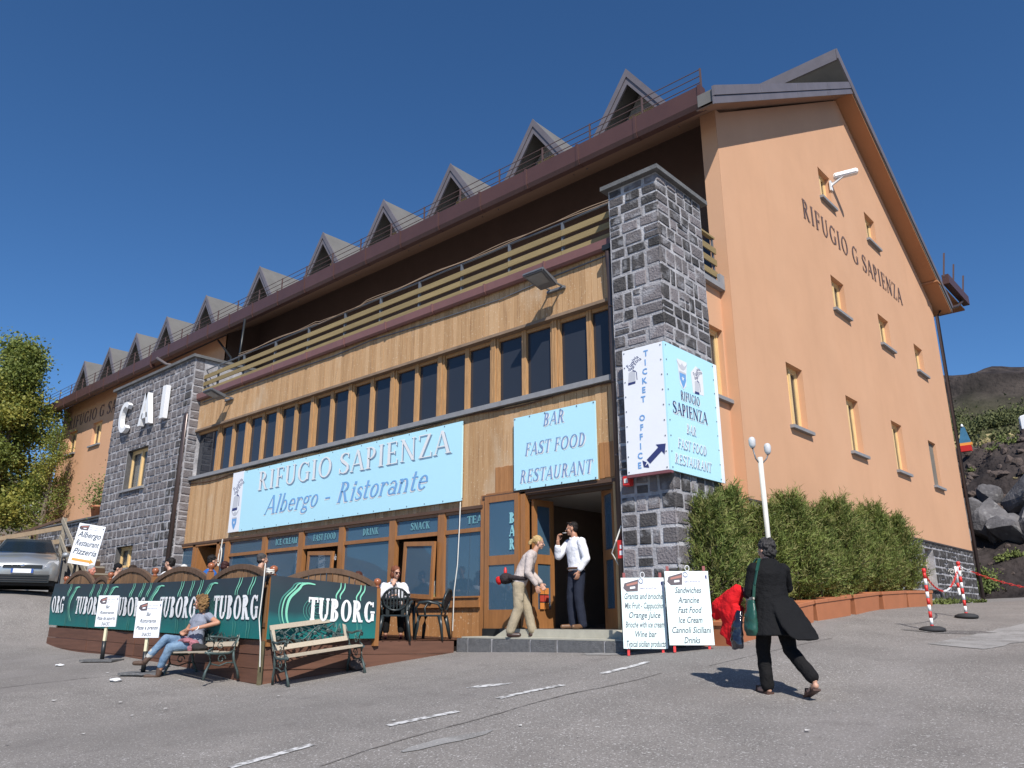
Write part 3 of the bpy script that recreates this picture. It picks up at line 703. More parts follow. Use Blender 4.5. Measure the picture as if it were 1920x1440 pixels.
for nm, z0, z1, y0, m_ in (("window_head", 5.50, 5.56, YE - .07, mat("weathered_trim", (.24, .165, .11), .8, .2, 3)), ("window_sill", 4.00, 4.098, YE - .11, sillm), ("lower_trim", 2.06, 2.12, YE - .06, MATS["dark_board"])):
    x = -7.46
    while x > -23.3:
        x1 = max(x - 3.2, -23.3)
        if not (nm == "lower_trim" and x > -9.6): obj(nm, bx(BM(), x1, x - .006, y0, YE + .12, z0, z1), m_, lodge)
        elif nm == "lower_trim": obj(nm, bx(BM(), x1, x - .006, y0, YE + .12, 2.22, 2.28), m_, lodge)
        x = x1
# the long strip of sixteen double casements
bandx = [-23.3 + .02] + [-22.5 + .0]
cent = -8.88
dbl = [-8.88 - 1.6 * k for k in range(9)]; sgl = [-8.08] + [-9.68 - 1.6 * k for k in range(8)]
edges = sorted([(x, .114, 1) for x in dbl] + [(x, .056, 0) for x in sgl] + [(-7.52, .06, 0), (-23.24, .12, 0)])
for x, hw, dd in edges:
    bm = BM()
    if dd:
        for a in (-.09, -.03, .03, .09): bxc(bm, (x + a, YE + .115 - .03 * (abs(a) < .05), 4.80), (.048, .11, 1.40))
    else:
        for a in (-.030, .030): bxc(bm, (x + a, YE + .115, 4.80), (.050, .10, 1.40))
    obj("mullion", bm, mullw, lodge)
for (xa, ha, _), (xb, hb, _) in zip(edges, edges[1:]):
    a, b = xa + ha, xb - hb
    wn = obj("window", bx(BM(), a, b, YE + .09, YE + .15, 4.10, 4.16), mullw, lodge)
    obj("head_rail", bx(BM(), a, b, YE + .09, YE + .15, 5.43, 5.50), mullw, wn)
    obj("pane", bx(BM(), a - .01, b + .01, YE + .135, YE + .145, 4.16, 5.43), glass_up, wn)
# left end: interior curtain light on the first casement
obj("extension_wall", bx(BM(), -23.31, -23.29, YE + .1, YF, -.6, 6.4), plaster, lodge)
obj("upper_room", bx(BM(), -23.2, -7.6, YE + .9, YE + .95, 4.1, 5.5), interior, lodge)
obj("upper_floor", bx(BM(), -23.25, -7.3, YE + .13, YF, 3.9, 4.05), interior, lodge)
obj("balcony_floor", bx(BM(), -23.6, -7.25, 10.97, 15.3, 6.54, 6.67), concr, lodge)
# brown edge gutter of the balcony
x = -7.33
while x > -23.4:
    x1 = max(x - 1.62, -23.6); bm = BM(); prism(bm, [(10.85, 6.69), (10.86, 6.53), (10.90, 6.49), (10.96, 6.49), (10.96, 6.69)], 0, x1, x - .004); obj("balcony_gutter", bm, mat("balcony_gutter_paint", (.20, .095, .085), .45, .08), lodge)
    bm = BM(); prism(bm, [(10.83, 6.70), (10.845, 6.52), (10.895, 6.475), (10.955, 6.475), (10.955, 6.70)], 0, x - .03, x + .01); obj("gutter_clip", bm, MATS["balcony_gutter_paint"], lodge); x = x1
obj("balcony_soffit", bx(BM(), -23.5, -7.35, 10.94, 10.968, 6.50, 6.66), MATS["dark_board"], lodge)
# balcony railing: posts, three boards per bay, cable bundle
br = thing("balcony_railing", "long balcony railing of weathered boards on grey posts above the clad front", "railing", (-15, 11.08, 6.67))
px = [-7.45, -8.66, -10.08, -11.5, -12.9, -14.32, -15.75, -17.37, -19.0, -20.7, -22.2, -23.6]
for x in px: bm = BM(); bx(bm, x - .02, x + .02, 11.06, 11.12, 6.67, 7.52); obj("post", bm, greym, br)
for a, b in zip(px, px[1:]):
    for z in (6.82, 7.05, 7.28): piece("board", rail, br, ((a + b) / 2, 11.045, z + pr_.uniform(-.006, .006)), (a - b - .01, .028, .125))
bm = BM(); tube(bm, [(x, 11.09, 7.53 + .006 * math.sin(x * 3)) for x in np.linspace(-7.35, -23.6, 40)], .02, 6); obj("top_rail", bm, greym, br)
for k in range(2):
    bm = BM(); tube(bm, [(x, 11.05 + .015 * k, 7.56 + .035 * k + .02 * math.sin(x * (1.9 + k)) - (.05 if abs(x + 15.9) < 1 else 0)) for x in np.linspace(-7.4, -21, 70)], .010, 5); obj("cable", bm, mat("tan_cable", (.34, .24, .16), .7), br)
bm = BM(); tube(bm, [(-7.47, 11.02, 7.57), (-7.5, 11.02, 7.4), (-7.42, 11.03, 7.1), (-7.44, 11.03, 6.75)], .012, 5); obj("cable", bm, cream, br)
bm = BM(); tube(bm, [(-7.5, YE - .02, 6.42), (-9, YE - .02, 6.38), (-10.2, YE - .02, 6.3), (-12.6, YE - .02, 6.36), (-14.5, YE - .02, 6.44), (-16, YE - .02, 6.38), (-19, YE - .02, 6.42), (-22.8, YE - .02, 6.42)], .013, 5); obj("wall_cable", bm, greym, lodge)
# side balcony railing (beyond the pillar)
sr = thing("side_railing", "short wooden balcony railing between the stone pillar and the orange gable", "railing", (-6.9, 13.1, 6.5))
for y in (12.4, 13.15, 13.85): bm = BM(); bx(bm, -6.90, -6.86, y - .02, y + .02, 6.5, 7.65); obj("post", bm, greym, sr)
for z in (6.78, 7.05, 7.32): piece("board", rail, sr, (-6.845, 13.1, z), (.028, 1.62, .13))
piece("board", rail, sr, (-6.88, 13.1, 7.62), (.09, 1.6, .04))
obj("side_slab", bx(BM(), -7.2, -6.74, 12.26, 13.99, 6.44, 6.56), sillm, lodge)
obj("slab_upstand", bx(BM(), -6.80, -6.74, 13.80, 13.99, 6.56, 6.76), sillm, lodge)
# the near stone pillar and the far stone tower
def stone_block(name, x0, x1, y0, y1, z0, z1, lim_f, lim_s, rr, hc, wc, holes=()):
    if holes:
        bm = BM(); wall_holes(bm, front_M(x0, y0, z0), x1 - x0, z1 - z0, [(a - x0, b - x0, c - z0, d - z0) for a, b, c, d in holes], .32, 0, 1)
        bx(bm, x0, x1, y0 + .34, y1, z0, z1)
        for q in ((x0, y0), (x1, y0)): bm.faces.new([bm.verts.new(p) for p in ((q[0], y0, z0), (q[0], y0 + .34, z0), (q[0], y0 + .34, z1), (q[0], y0, z1))])
        bm.faces.new([bm.verts.new(p) for p in ((x0, y0, z1), (x1, y0, z1), (x1, y0 + .34, z1), (x0, y0 + .34, z1))])
    else: bm = bx(BM(), x0, x1, y0, y1, z0, z1)
    b = obj(name, bm, [mortar, mat('dark_reveal', (.09, .088, .09), .9, .3, 6)], lodge)
    stones(b, front_M(x0, y0, z0), courses(x1 - x0, z1 - z0, *hc, *wc, rr), lim_f, rr, [(a - x0 - .02, b_ - x0 + .02, c - z0 - .02, d - z0 + .02) for a, b_, c, d in holes])
    if lim_s: 
        rr2 = random.Random(8)
        stones(b, side_M(x1, y0, z0), courses(y1 - y0, z1 - z0, *hc, *wc, rr2), lim_s, rr)
    return b
# the pillar is coursed as one: same course heights on both faces, quoins at the corner
rp_ = random.Random(21)
pil = obj("stone_pillar", bx(BM(), -7.28, -6.27, 10.70, 12.24, -.7, 7.50), mortar, lodge)
z = -.62
while z < 7.44:
    ch = rp_.choice((.19, .22, .25, .28, .33)) if z > 1 else rp_.uniform(.25, .34)
    if z + ch > 7.36: ch = 7.49 - z
    for M_, w_ in ((front_M(-7.28, 10.70, z), 1.01), (side_M(-6.27, 10.70, z), 1.54)):
        x = 0; rects = []
        while x < w_ - .02:
            cw = rp_.uniform(.2, .46) * (1 if ch < .27 or z < 1 else .7)
            if x + cw > w_ - .15: cw = w_ - x
            g = rp_.uniform(.016, .03); gz_ = rp_.uniform(.014, .026)
            if rp_.random() < .12 and ch > .2 and z > 0:
                m_ = ch * rp_.uniform(.4, .6); rects += [(x + g / 2, x + cw - g / 2, gz_ / 2, m_ - gz_ / 2), (x + g / 2, x + cw - g / 2, m_ + gz_ / 2, ch - gz_ / 2)]
            else: rects.append((x + g / 2, x + cw - g / 2, gz_ / 2, ch - gz_ / 2))
            x += cw
        if M_.to_euler().z < .1: rects = [(q[0], (q[1] + .03 if q[1] > w_ - .03 else q[1]), q[2], q[3]) for q in rects]
        else: rects = [((-.021 if q[0] < .03 else q[0]), q[1], q[2], q[3]) for q in rects]
        stones(pil, M_, rects, 999, rp_, proud=.02)
    z += ch
obj("pillar_cap", bx(BM(), -7.38, -6.17, 10.58, 12.36, 7.50, 7.58), capm, lodge)
TH = [(-27.2, -25.62, 4.1, 5.45), (-27.05, -25.8, 1.55, 2.25)]
twr = stone_block("stone_tower", -28.86, -23.0, 10.7, 14.0, -.9, 7.86, 110, 0, random.Random(31), (.20, .29), (.22, .42), TH)
obj("tower_cap", bx(BM(), -29.0, -22.9, 10.6, 14.1, 7.86, 7.95), capm, lodge)
window(front_M(-27.2, 10.7, 4.1), 1.58, 1.35, lodge, inset=.2)
window(front_M(-27.05, 10.7, 1.55), 1.25, .70, lodge, inset=.2)
# quoin face on the tower's right return and the narrow stone strip beside the cladding
rects = courses(.34, 8.76, .20, .29, .3, .34, rs); stones(twr, side_M(-23.0, 10.70, -.9), rects, 0, rs)
# CAI letters, real depth, white
LT = thing("roof_letters", "white three dimensional letters CAI fixed on the far stone tower", "sign letters", (-26, 10.6, 6.1))
def solid_letter(polys, x, y, z, dep, nm="letter"):
    bm = BM()
    for p in polys: prism(bm, [(x + q[0], z + q[1]) for q in p], 1, y - dep, y)
    return obj(nm, bm, white, LT)
H = 1.08; th = .33
c_out = []
for i in range(16):
    t0, t1 = (rad(48 + (312 - 48) * k / 16) for k in (i, i + 1))
    c_out.append([(.42 + .42 * math.cos(t0), H / 2 + H / 2 * math.sin(t0)), (.42 + .42 * math.cos(t1), H / 2 + H / 2 * math.sin(t1)), (.42 + .25 * math.cos(t1), H / 2 + (H / 2 - .16) * math.sin(t1)), (.42 + .25 * math.cos(t0), H / 2 + (H / 2 - .16) * math.sin(t0))])
solid_letter(c_out, -27.85, 10.64, 6.10, .15)
solid_letter([[(0, 0), (.2, 0), (.5, H), (.30, H)], [(.62, 0), (.84, 0), (.54, H), (.34, H)], [(.2, .22), (.66, .22), (.6, .40), (.25, .40)]], -26.22, 10.638, 6.12, .15)
solid_letter([[(0, 0), (.24, 0), (.24, H), (0, H)]], -24.62, 10.64, 6.12, .15)
# left handed wall lettering, gable lettering
def fn_front(y): return lambda x, z, l: (x, y - l, z)
def fn_side(x): return lambda y, z, l: (x + l, y, z)
wall_letters("RIFUGIO G SAPIENZA", .56, 8.15, Face(.17, .07, .06, .05), lambda y, z, l: (XG + .012 + l, y, z), 18.55, 9.93, letterm, lodge, track=.10, name="gable_letter")
wall_letters("RIFUGIO G SAPIENZA", .60, 9.0, Face(.17, .07, .06, .05), fn_front(YF - .012), -43.5, 9.36, letterm, lodge, track=.10, name="wall_letter")
# downpipes
bm = BM(); tube(bm, [(-7.42, 10.84, 6.50), (-7.42, 10.85, 6.2), (-7.41, 10.86, 5.9), (-7.41, 10.86, 5.5), (-7.40, 10.86, -.3)], .07, 10); dp = obj("downpipe", bm, brownp, lodge)
for z in (5.3, 3.9, 2.6, 1.0): bm = BM(); lathe(bm, [(.078, 0), (.078, .05)], (-7.39, 10.86, z), 10); obj("pipe_bracket", bm, brownp, dp)
obj("pipe_hopper", bx(BM(), -7.51, -7.33, 10.76, 10.92, 6.42, 6.52), blackp, dp)
bm = BM(); tube(bm, [(-23.45, 10.84, 6.5), (-23.3, 10.8, 6.3), (-23.12, 10.66, 6.0), (-23.1, 10.62, .7)], .07, 10); obj("downpipe", bm, brownp, lodge)
bm = BM(); tube(bm, [(-31.1, 12.85, 10.2), (-30.7, 13.1, 9.9), (-29.9, 13.9, 9.75), (-29.8, 13.95, 9.5), (-29.8, 13.95, 7.9)], .06, 8); obj("downpipe", bm, mat("pipe_grey", (.12, .10, .10), .5), lodge)
bm = BM(); tube(bm, [(-27.55, 13.6, 10.3), (-26.0, 13.4, 9.2), (-24.7, 12.8, 8.2)], .04, 6); obj("stay_pipe", bm, blackp, lodge)
bm = BM(); tube(bm, [(-24.5, 13.0, 10.2), (-24.5, 12.9, 8.0)], .04, 6); obj("stay_pipe", bm, blackp, lodge)
# ---------------------------------------------------------------- shop front
def fr(name, x0, x1, z0, z1, y0=YE - .04, y1=YE + .08, m=shopw, parent=lodge): return obj(name, bx(BM(), x0, x1, y0, y1, z0, z1), m, parent)
posts = [-20.38, -18.50, -16.84, -15.20, -13.38, -11.84]
for x in posts: fr("post", x - .10, x + .10, .39, 2.06)
fr("post", -10.72, -10.56, -.36, 2.3)
words = {0: None, 1: "ICE CREAM", 2: "FAST FOOD", 3: "DRINK", 4: "SNACK", 5: "TEA"}
spans = list(zip(posts, posts[1:] + [-10.62]))
for i, (a, b) in enumerate(spans):
    a += .10; b -= .10
    w_ = fr("shop_window", a, b, 1.62, 1.70, YE - .02, YE + .06)
    obj("head_rail", bx(BM(), a, b, YE - .02, YE + .06, 2.0, 2.06), shopw, w_)
    obj("pane", bx(BM(), a, b, YE + .02, YE + .03, 1.70, 2.0), glass_lo, w_)
    if words[i]:
        bm = BM(); tw = {1: .98, 2: .92, 3: .56, 4: .60, 5: .42}[i]; cx = {1: -17.54, 2: -15.92, 3: -14.18, 4: -12.53, 5: -10.93}[i]
        wall_letters(words[i], .15, tw, HEAVY, fn_front(YE + .012), cx, 1.79, palecyan, w_, align='c')
    tilt = i in (2, 4)
    if not tilt: obj("pane", bx(BM(), a, b, YE + .02, YE + .03, .42, 1.62), glass_lo, w_)
    else:           # bottom-hung sash tipped inwards / ajar
        M = Matrix.Translation((a + .02 + (.28 if i == 4 else .22), YE - .05, .42)) @ Matrix.Rotation(rad(-4), 4, 'Z') @ Matrix.Rotation(rad(3), 4, 'Y')
        ww = (b - a) - .34; s = BM()
        for q in ((0, .09, 0, 1.13), (ww - .05, ww + .02, 0, 1.13), (.09, ww - .05, 0, .09), (.09, ww - .05, 1.04, 1.13)): bx(s, q[0], q[1], -.03, .03, q[2], q[3], 0, M)
        obj("open_sash", s, shopw, w_); obj("pane", bx(BM(), .09, ww - .05, -.006, .006, .09, 1.04, 0, M), glass_lo, w_)
fr("sill_board", -20.3, -10.72, .21, .385, YE - .07, YE + .08)
fr("sill_cap", -20.3, -10.72, .385, .415, YE - .10, YE + .10)
x = -10.73
while x > -20.3: piece("kick_board", shopk, lodge, (x - .055, YE + .005, -.09), (.104, .03, .60)); x -= .11
obj("kick_backing", bx(BM(), -20.3, -10.72, YE + .022, YE + .06, -.6, .21), MATS["dark_gap"], lodge)
bm = BM(); put_text(bm, "Coca-Cola", .14, fn_front(YE - .10), -15.49, 1.29, .46, .35); obj("window_decal", bm, white, lodge)
# door group at the far end of the front
for a, b in ((-23.25, -23.05), (-22.32, -22.18), (-20.95, -20.82)): fr("post", a, b, -.4, 2.1)
fr("head_board", -23.25, -20.5, 2.0, 2.09)
ld = obj("end_window", bx(BM(), -23.05, -22.32, YE + .02, YE + .03, -.2, 2.0), glass_lo, lodge)
dl = fr("door_leaf", -22.16, -22.06, -.35, 2.0, YE - .02, YE + .9)
obj("pane", bx(BM(), -20.82, -20.48, YE + .02, YE + .03, .4, 2.0), glass_lo, lodge)
bm = BM(); tube(bm, [(-20.52 + .07 * math.sin(t), YE - .14 + .01 * math.cos(t), 1.62 + .24 * math.cos(t)) for t in np.linspace(0, 6.28, 16)], .016, 5)
tube(bm, [(-20.52, YE - .13, 1.86), (-20.5, YE - .12, 2.1)], .016, 5); tag(obj("rope_coil", bm, cream), "cream rope looped on the door post at the far end of the cafe front", "rope")
# interior shells
obj("cafe_floor", bx(BM(), -23.2, -7.3, YE + .1, 15.2, -.40, -.185), intfloor, lodge)
obj("cafe_ceiling", bx(BM(), -23.2, -10.75, YE + .13, 15.2, 2.15, 2.2), interior, lodge)
obj("hall_ceiling", bx(BM(), -10.7, -7.25, YE + .13, 15.2, 2.33, 2.38), intceil, lodge)
obj("cafe_back_wall", bx(BM(), -23.2, -7.3, 15.2, 15.3, -.4, 3.9), interior, lodge)
obj("hall_side_wall", bx(BM(), -7.35, -7.29, YE + .13, 15.2, -.2, 2.33), intceil, lodge)
obj("partition", bx(BM(), -10.78, -10.72, YE + .2, 15.2, -.2, 2.33), interior, lodge)
obj("deli_counter", bx(BM(), -17.5, -12.5, 12.6, 13.4, -.2, .95), mat("counter", (.25, .23, .2), .5), lodge)
obj("inner_screen", bx(BM(), -9.15, -7.9, 13.2, 13.25, -.18, 1.75), mat("dark_screen", (.03, .03, .032), .3), lodge)
obj("window_shelf", bx(BM(), -13.3, -10.75, YE + .12, YE + .42, .40, .45), mat("shelf_cloth", (.5, .42, .2), .8), lodge)
# main entrance: left leaf shut, leaf ajar behind it, right leaf swung inwards
def leaf(M, w_, h_, hand=True, mid=1.13, gl=glass_lo, low=.33):
    bm = BM(); s = .10
    bx(bm, 0, s, -.025, .025, 0, h_, 0, M); bx(bm, w_ - s, w_, -.025, .025, 0, h_, 0, M)
    for z0, z1 in ((0, low), (mid, mid + .17), (h_ - .12, h_)): bx(bm, s, w_ - s, -.022, .022, z0, z1, 0, M)
    d = obj("door", bm, shopw, lodge)
    for z0, z1 in ((low, mid), (mid + .17, h_ - .12)): obj("pane", bx(BM(), s, w_ - s, -.004, .004, z0, z1, 0, M), gl, d)
    if hand: bm = BM(); tube(bm, [M @ Vector(p) for p in ((s / 2, -.03, mid - .05), (s / 2, -.08, mid - .05), (s / 2 + .1, -.08, mid - .05))], .012, 6); obj("handle", bm, mat("brass", (.5, .35, .12), .35, metal=.8), d)
    return d
leafM = Matrix.Translation((-10.56, YE - .07, -.17))
d1 = leaf(leafM, .86, 2.42, False)
bm = BM()
for c, z in (("B", 1.70), ("A", 1.46), ("R", 1.22)): wall_letters(c, .20, .15, HEAVY, fn_front(YE - .085), -9.93, z, mat("door_cyan_print", (.28, .58, .62), .6, .03), d1)
obj("interior_box", bx(BM(), -10.45, -10.2, 11.4, 11.8, .1, 1.0), mat("pale_crate", (.5, .6, .62), .6), lodge)
fr("post", -9.68, -9.56, -.17, 2.26, YE - .06, YE + .06)
d2 = leaf(Matrix.Translation((-9.50, YE + .08, -.17)) @ Matrix.Rotation(rad(88), 4, 'Z'), .56, 2.3, False)
bm = BM()
for i in range(3):
    for j in range(2): bxc(bm, (-9.445, YE + .26 + j * .13, .22 + i * .13), (.01, .11, .11), i % 2)
obj("door_sticker", bm, [mat("sticker_orange", (.7, .25, .06), .5), mat("sticker_red", (.5, .06, .04), .5)], lodge)
fr("post", -7.60, -7.49, -.17, 2.26, YE - .05, YE + .06, mat("pale_jamb", (.50, .31, .14), .6, .2, 4, stretch=(9, 9, .7)))  # jamb post in a paler wood than the other posts
d3 = leaf(Matrix.Translation((-7.64, YE + .04, -.17)) @ Matrix.Rotation(rad(180 - 36), 4, 'Z'), .62, 2.36, False)
fr("head_board", -9.56, -7.60, 2.19, 2.27, YE - .03, YE + .08, MATS["dark_board"])
fr("head_board", -10.6, -9.68, 2.26, 2.32, YE - .03, YE + .08)
bm = BM(); tube(bm, [(-7.36, 10.80, 1.45), (-7.42, 10.72, 1.2), (-7.55, 10.78, 1.02), (-7.5, 10.93, .8)], .012, 5); obj("cord", bm, cream, lodge)
fs = obj("fire_sign", bx(BM(), -7.42, -7.28, 10.76, 10.775, .93, 1.22), redp, lodge)
bm = BM(); lay_polys(bm, [[(.0, .0), (.06, .0), (.06, .07), (0, .07)], [(.01, .1), (.05, .1), (.05, .16), (.01, .16)]], lambda x, z, l: (-7.385 + x, 10.757 - l, .98 + z), 0); obj("pictogram", bm, white, fs)
# red alarm box on the pillar
ab = thing("alarm_box", "small red alarm box with a cream button beneath the white corner sign on the pillar", "alarm box", (-7.05, 10.6, 2.04))
bm = bx(BM(), -.07, .07, -.07, .05, 0, .16); bmesh.ops.bevel(bm, geom=bm.edges[:], offset=.012, segments=2, affect='EDGES'); lobj("box", bm, redp, ab)
lobj("button_plate", bx(BM(), -.035, .035, -.078, -.069, .045, .115), cream, ab)
# entrance steps
st = thing("entrance_steps", "two low entrance steps of dark lava blocks under worn pale treads", "steps", (-8.7, 10.6, -.5))
bl = [-10.56, -10.27, -9.70, -8.83, -8.27, -7.35, -6.95]
for a, b in zip(bl, bl[1:]):
    bm = bx(BM(), a + .012, b - .012, 10.20 + R.uniform(-.01, .01), 11.2, gz((a + b) / 2, 10.2) - .1, -.325); bmesh.ops.bevel(bm, geom=[e for e in bm.edges], offset=.014, segments=2, affect='EDGES')
    obj("lava_block", bm, stepm, st)
for a in bl[1:-1]: obj("mortar_joint", bx(BM(), a - .014, a + .014, 10.215, 11, -.62, -.33), mortar, st)
obj("tread", bx(BM(), -10.45, -7.0, 10.23, 11.1, -.323, -.30), terr, st)
bm = BM(); prism(bm, [(-9.98, -.30), (-7.15, -.30), (-7.38, -.172), (-9.72, -.172)], 1, 10.58, 11.0); obj("upper_step", bm, terr, st)
obj("threshold", bx(BM(), -10.1, -7.05, 10.84, 11.1, -.30, -.165), mat("threshold_dark", (.07, .07, .07), .7), st)
obj("dark_riser", bx(BM(), -10.56, -9.99, 10.86, 11.05, -.32, -.17), blackp, st)
# ---------------------------------------------------------------- flat signs
def logo_funivia(bm, fn, cx, cy, s):
    """cable-car emblem with its slanted wavy words; materials 0 navy, 1 blue, 2 grey"""
    for k, (t, dy) in enumerate((("Funivia", .30), ("dell'Etna", .12))):
        b = bf_text(t, .16 * s, (.62 if k == 0 else .70) * s)
        an = rad(38); ca, sa = math.cos(an), math.sin(an); mp = {}
        for v in b.verts:
            x, y = v.co.x, v.co.y + .03 * s * math.sin(v.co.x / s * 14); mp[v] = bm.verts.new(fn(cx + (x * ca - y * sa) + (.04 + k * .09) * s, cy + (x * sa + y * ca) + (.27 - k * .12) * s, .002))
        for f in b.faces:
            try: bm.faces.new([mp[v] for v in f.verts]).material_index = 0
            except ValueError: pass
        b.free()
    q = lambda L, mi, l: lay_polys(bm, [[(cx + a * s, cy + c * s) for a, c in L]], fn, mi, l)
    q([(-.20, -.10), (-.24, -.50), (.10, -.50), (.12, -.06), (.0, -.02)], 2, .0015)
    q([(-.24, -.50), (-.25, -.60), (.09, -.58), (.10, -.49)], 0, .002)
    q([(.02, .10), (.05, .10), (-.02, -.06), (.14, -.12), (.14, -.08), (.02, -.02)], 0, .0025)
    q([(.15, -.12), (.18, -.12), (.19, -.45), (.16, -.45)], 0, .002)
def logo_club(bm, fn, cx, cy, s, white_halo=True):
    q = lambda L, mi, l: lay_polys(bm, [[(cx + a * s, cy + c * s) for a, c in L]], fn, mi, l)
    if white_halo: q([(-.36, .52), (.36, .52), (.30, .1), (.22, -.45), (0, -.62), (-.22, -.45), (-.30, .1)], 3, .001)
    q([(-.40, .46), (-.15, .30), (-.04, .36), (0, .44), (.04, .36), (.15, .30), (.40, .46), (.22, .22), (.08, .14), (-.08, .14), (-.22, .22)], 2, .002)
    q([(-.24, .04), (.24, .04), (.22, -.25), (.10, -.45), (0, -.58), (-.10, -.45), (-.22, -.25)], 1, .002)
    q([(-.22, .07), (.22, .07), (.24, .0), (-.24, .0)], 2, .003)
    L = []
    for i in range(10):
        t = math.pi / 2 + i * math.pi / 5; r_ = .11 if i % 2 == 0 else .045; L.append((r_ * math.cos(t), -.2 + r_ * math.sin(t)))
    for i in range(10): q([(0, -.2), L[i], L[(i + 1) % 10]], 3, .003)
LG = [navy, blueprint_, greyprint, white]
big = tag(obj("name_board", bx(BM(), -19.76, -11.23, 10.92, 10.95, 2.25, 3.88), skyb), "long pale blue sign reading RIFUGIO SAPIENZA over Albergo - Ristorante", "sign")
WM[big.name] = Matrix()
obj("white_panel", bx(BM(), -20.34, -19.762, 10.92, 10.95, 2.26, 3.90), signw, big)
wall_letters("RIFUGIO SAPIENZA", .50, 7.45, Face(.15, .05, .07, .04), fn_front(10.919), -18.96, 3.235, shadowp, big, lift=.002, name="letter_shadow")
wall_letters("RIFUGIO SAPIENZA", .50, 7.45, Face(.15, .05, .07, .04), fn_front(10.919), -18.99, 3.27, white, big, lift=.008)
wall_letters("Albergo - Ristorante", .47, 6.30, Face(.16, .06, .04, .035), fn_front(10.919), -18.585, 2.57, white, big, shear=.28, lift=.002, name="letter_edge")
wall_letters("Albergo - Ristorante", .47, 6.30, Face(.16, .06, .04, .035), fn_front(10.919), -18.55, 2.60, mat("albergo_blue", (.20, .42, .72), .5, .03), big, shear=.28, lift=.008)
bm = BM(); logo_funivia(bm, fn_front(10.919), -20.03, 3.30, .78); logo_club(bm, fn_front(10.919), -20.05, 2.62, .52, False); obj("emblem", bm, LG, big)
bm = BM()
for x in np.arange(-19.6, -11.2, .56): bxc(bm, (x, 10.917, 2.29), (.02, .01, .02)); bxc(bm, (x, 10.917, 3.85), (.02, .01, .02))
obj("screws", bm, greym, big)["kind"] = "stuff"
bm = BM(); pts = [(-20.34, 10.90, 3.95)]
for i in range(60): x = -23.2 + i * (15.7 / 59); pts.append((x, 10.965, 3.90 + .03 * math.sin(x * 2.1) + (.06 if x > -20 else -.02)))
tube(bm, pts[1:], .014, 5); obj("wall_cable", bm, mat("brown_cable", (.12, .06, .035), .7), lodge)
bs = tag(obj("menu_board", bx(BM(), -9.80, -7.88, 10.90, 10.93, 2.295, 3.685), skyb), "square pale blue sign reading BAR, FAST FOOD, RESTAURANT above the entrance", "sign"); WM[bs.name] = Matrix()
for m_, dx, dz, l in ((white, .018, -.022, .002), (midblue, 0, 0, .006)):
    for t, z, w_ in (("BAR", 3.42, .52), ("FAST FOOD", 2.92, 1.42), ("RESTAURANT", 2.42, 1.68)): wall_letters(t, .235, w_, Face(.16, .06, .05, .04), fn_front(10.899), -8.82 + dx, z + dz, m_, bs, shear=.22, lift=l, align='c', name="letter" if m_ is midblue else "letter_edge")
bm = BM()
for x in np.linspace(-9.77, -7.91, 6):
    for z in (2.32, 3.66): bxc(bm, (x, 10.896, z), (.022, .01, .022))
obj("screws", bm, greym, bs)["kind"] = "stuff"
# corner sign box on the pillar
csn = thing("corner_sign", "two sided TICKET OFFICE sign with arrow wrapped round the near stone pillar", "sign", (-6.6, 10.6, 2.2))
obj("ticket_panel", bx(BM(), -6.995, -6.225, 10.50, 10.53, 2.20, 4.29), signw, csn)
obj("restaurant_panel", bx(BM(), -6.225, -6.195, 10.50, 12.13, 2.19, 4.29), skyb, csn)
obj("panel_edge", bx(BM(), -6.224, -6.192, 12.13, 12.24, 2.19, 4.29), signw, csn)
obj("bottom_strip", bx(BM(), -7.0, -6.19, 10.48, 10.56, 2.15, 2.19), mat("strip_maroon", (.20, .07, .08), .6), csn)
bm = BM(); bar(bm, (-6.98, 10.53, 2.25), (-6.98, 10.70, 2.25), .03, .03); bar(bm, (-6.98, 10.53, 4.2), (-6.98, 10.70, 4.2), .03, .03); bar(bm, (-6.98, 10.55, 2.2), (-6.98, 10.55, 4.25), .03, .03, up=Vector((1, 0, 0))); obj("bracket", bm, greym, csn)
ff = fn_front(10.499)
for i, c in enumerate("TICKET OFFICE"):
    bm = BM()
    if c != ' ': put_text(bm, c, .098, ff, -6.535 - i * .0185, 4.11 - i * .1525, None, 0, bold=.004); obj("letter", bm, blueprint_, csn)
    else: bm.free()
bm = BM(); lay_polys(bm, [[(-6.62, 2.40), (-6.56, 2.33), (-6.34, 2.50), (-6.40, 2.57)], [(-6.44, 2.62), (-6.26, 2.61), (-6.29, 2.44)], [(-6.70, 2.40), (-6.62, 2.36), (-6.66, 2.30), (-6.60, 2.34), (-6.58, 2.27), (-6.68, 2.29)]], ff, 0, .003); obj("arrow", bm, navy, csn)
bm = BM(); logo_funivia(bm, ff, -6.80, 3.93, .42); obj("emblem", bm, LG, csn)
fs_ = lambda y, z, l: (-6.194 + l, y, z)
bm = BM(); lay_polys(bm, [[(11.50, 4.10), (11.72, 4.05), (11.72, 3.62), (11.35, 3.60), (11.32, 3.95)]], fs_, 3, .001); logo_funivia(bm, lambda y, z, l: (-6.193 + l, y, z), 11.52, 3.86, .44); logo_club(bm, lambda y, z, l: (-6.193 + l, y, z), 11.04, 3.86, .44); obj("emblem", bm, LG, csn)
for m_, dy, dz, l in ((white, .02, -.02, .002), (navy, 0, 0, .006)):
    wall_letters("RIFUGIO", .155, .62, Face(.15, .06, .05, .04), fs_, 11.24 + dy, 3.40 + dz, m_, csn, lift=l, align='c')
    wall_letters("SAPIENZA", .20, 1.12, Face(.17, .06, .06, .04), fs_, 11.21 + dy, 3.13 + dz, m_, csn, lift=l, align='c')
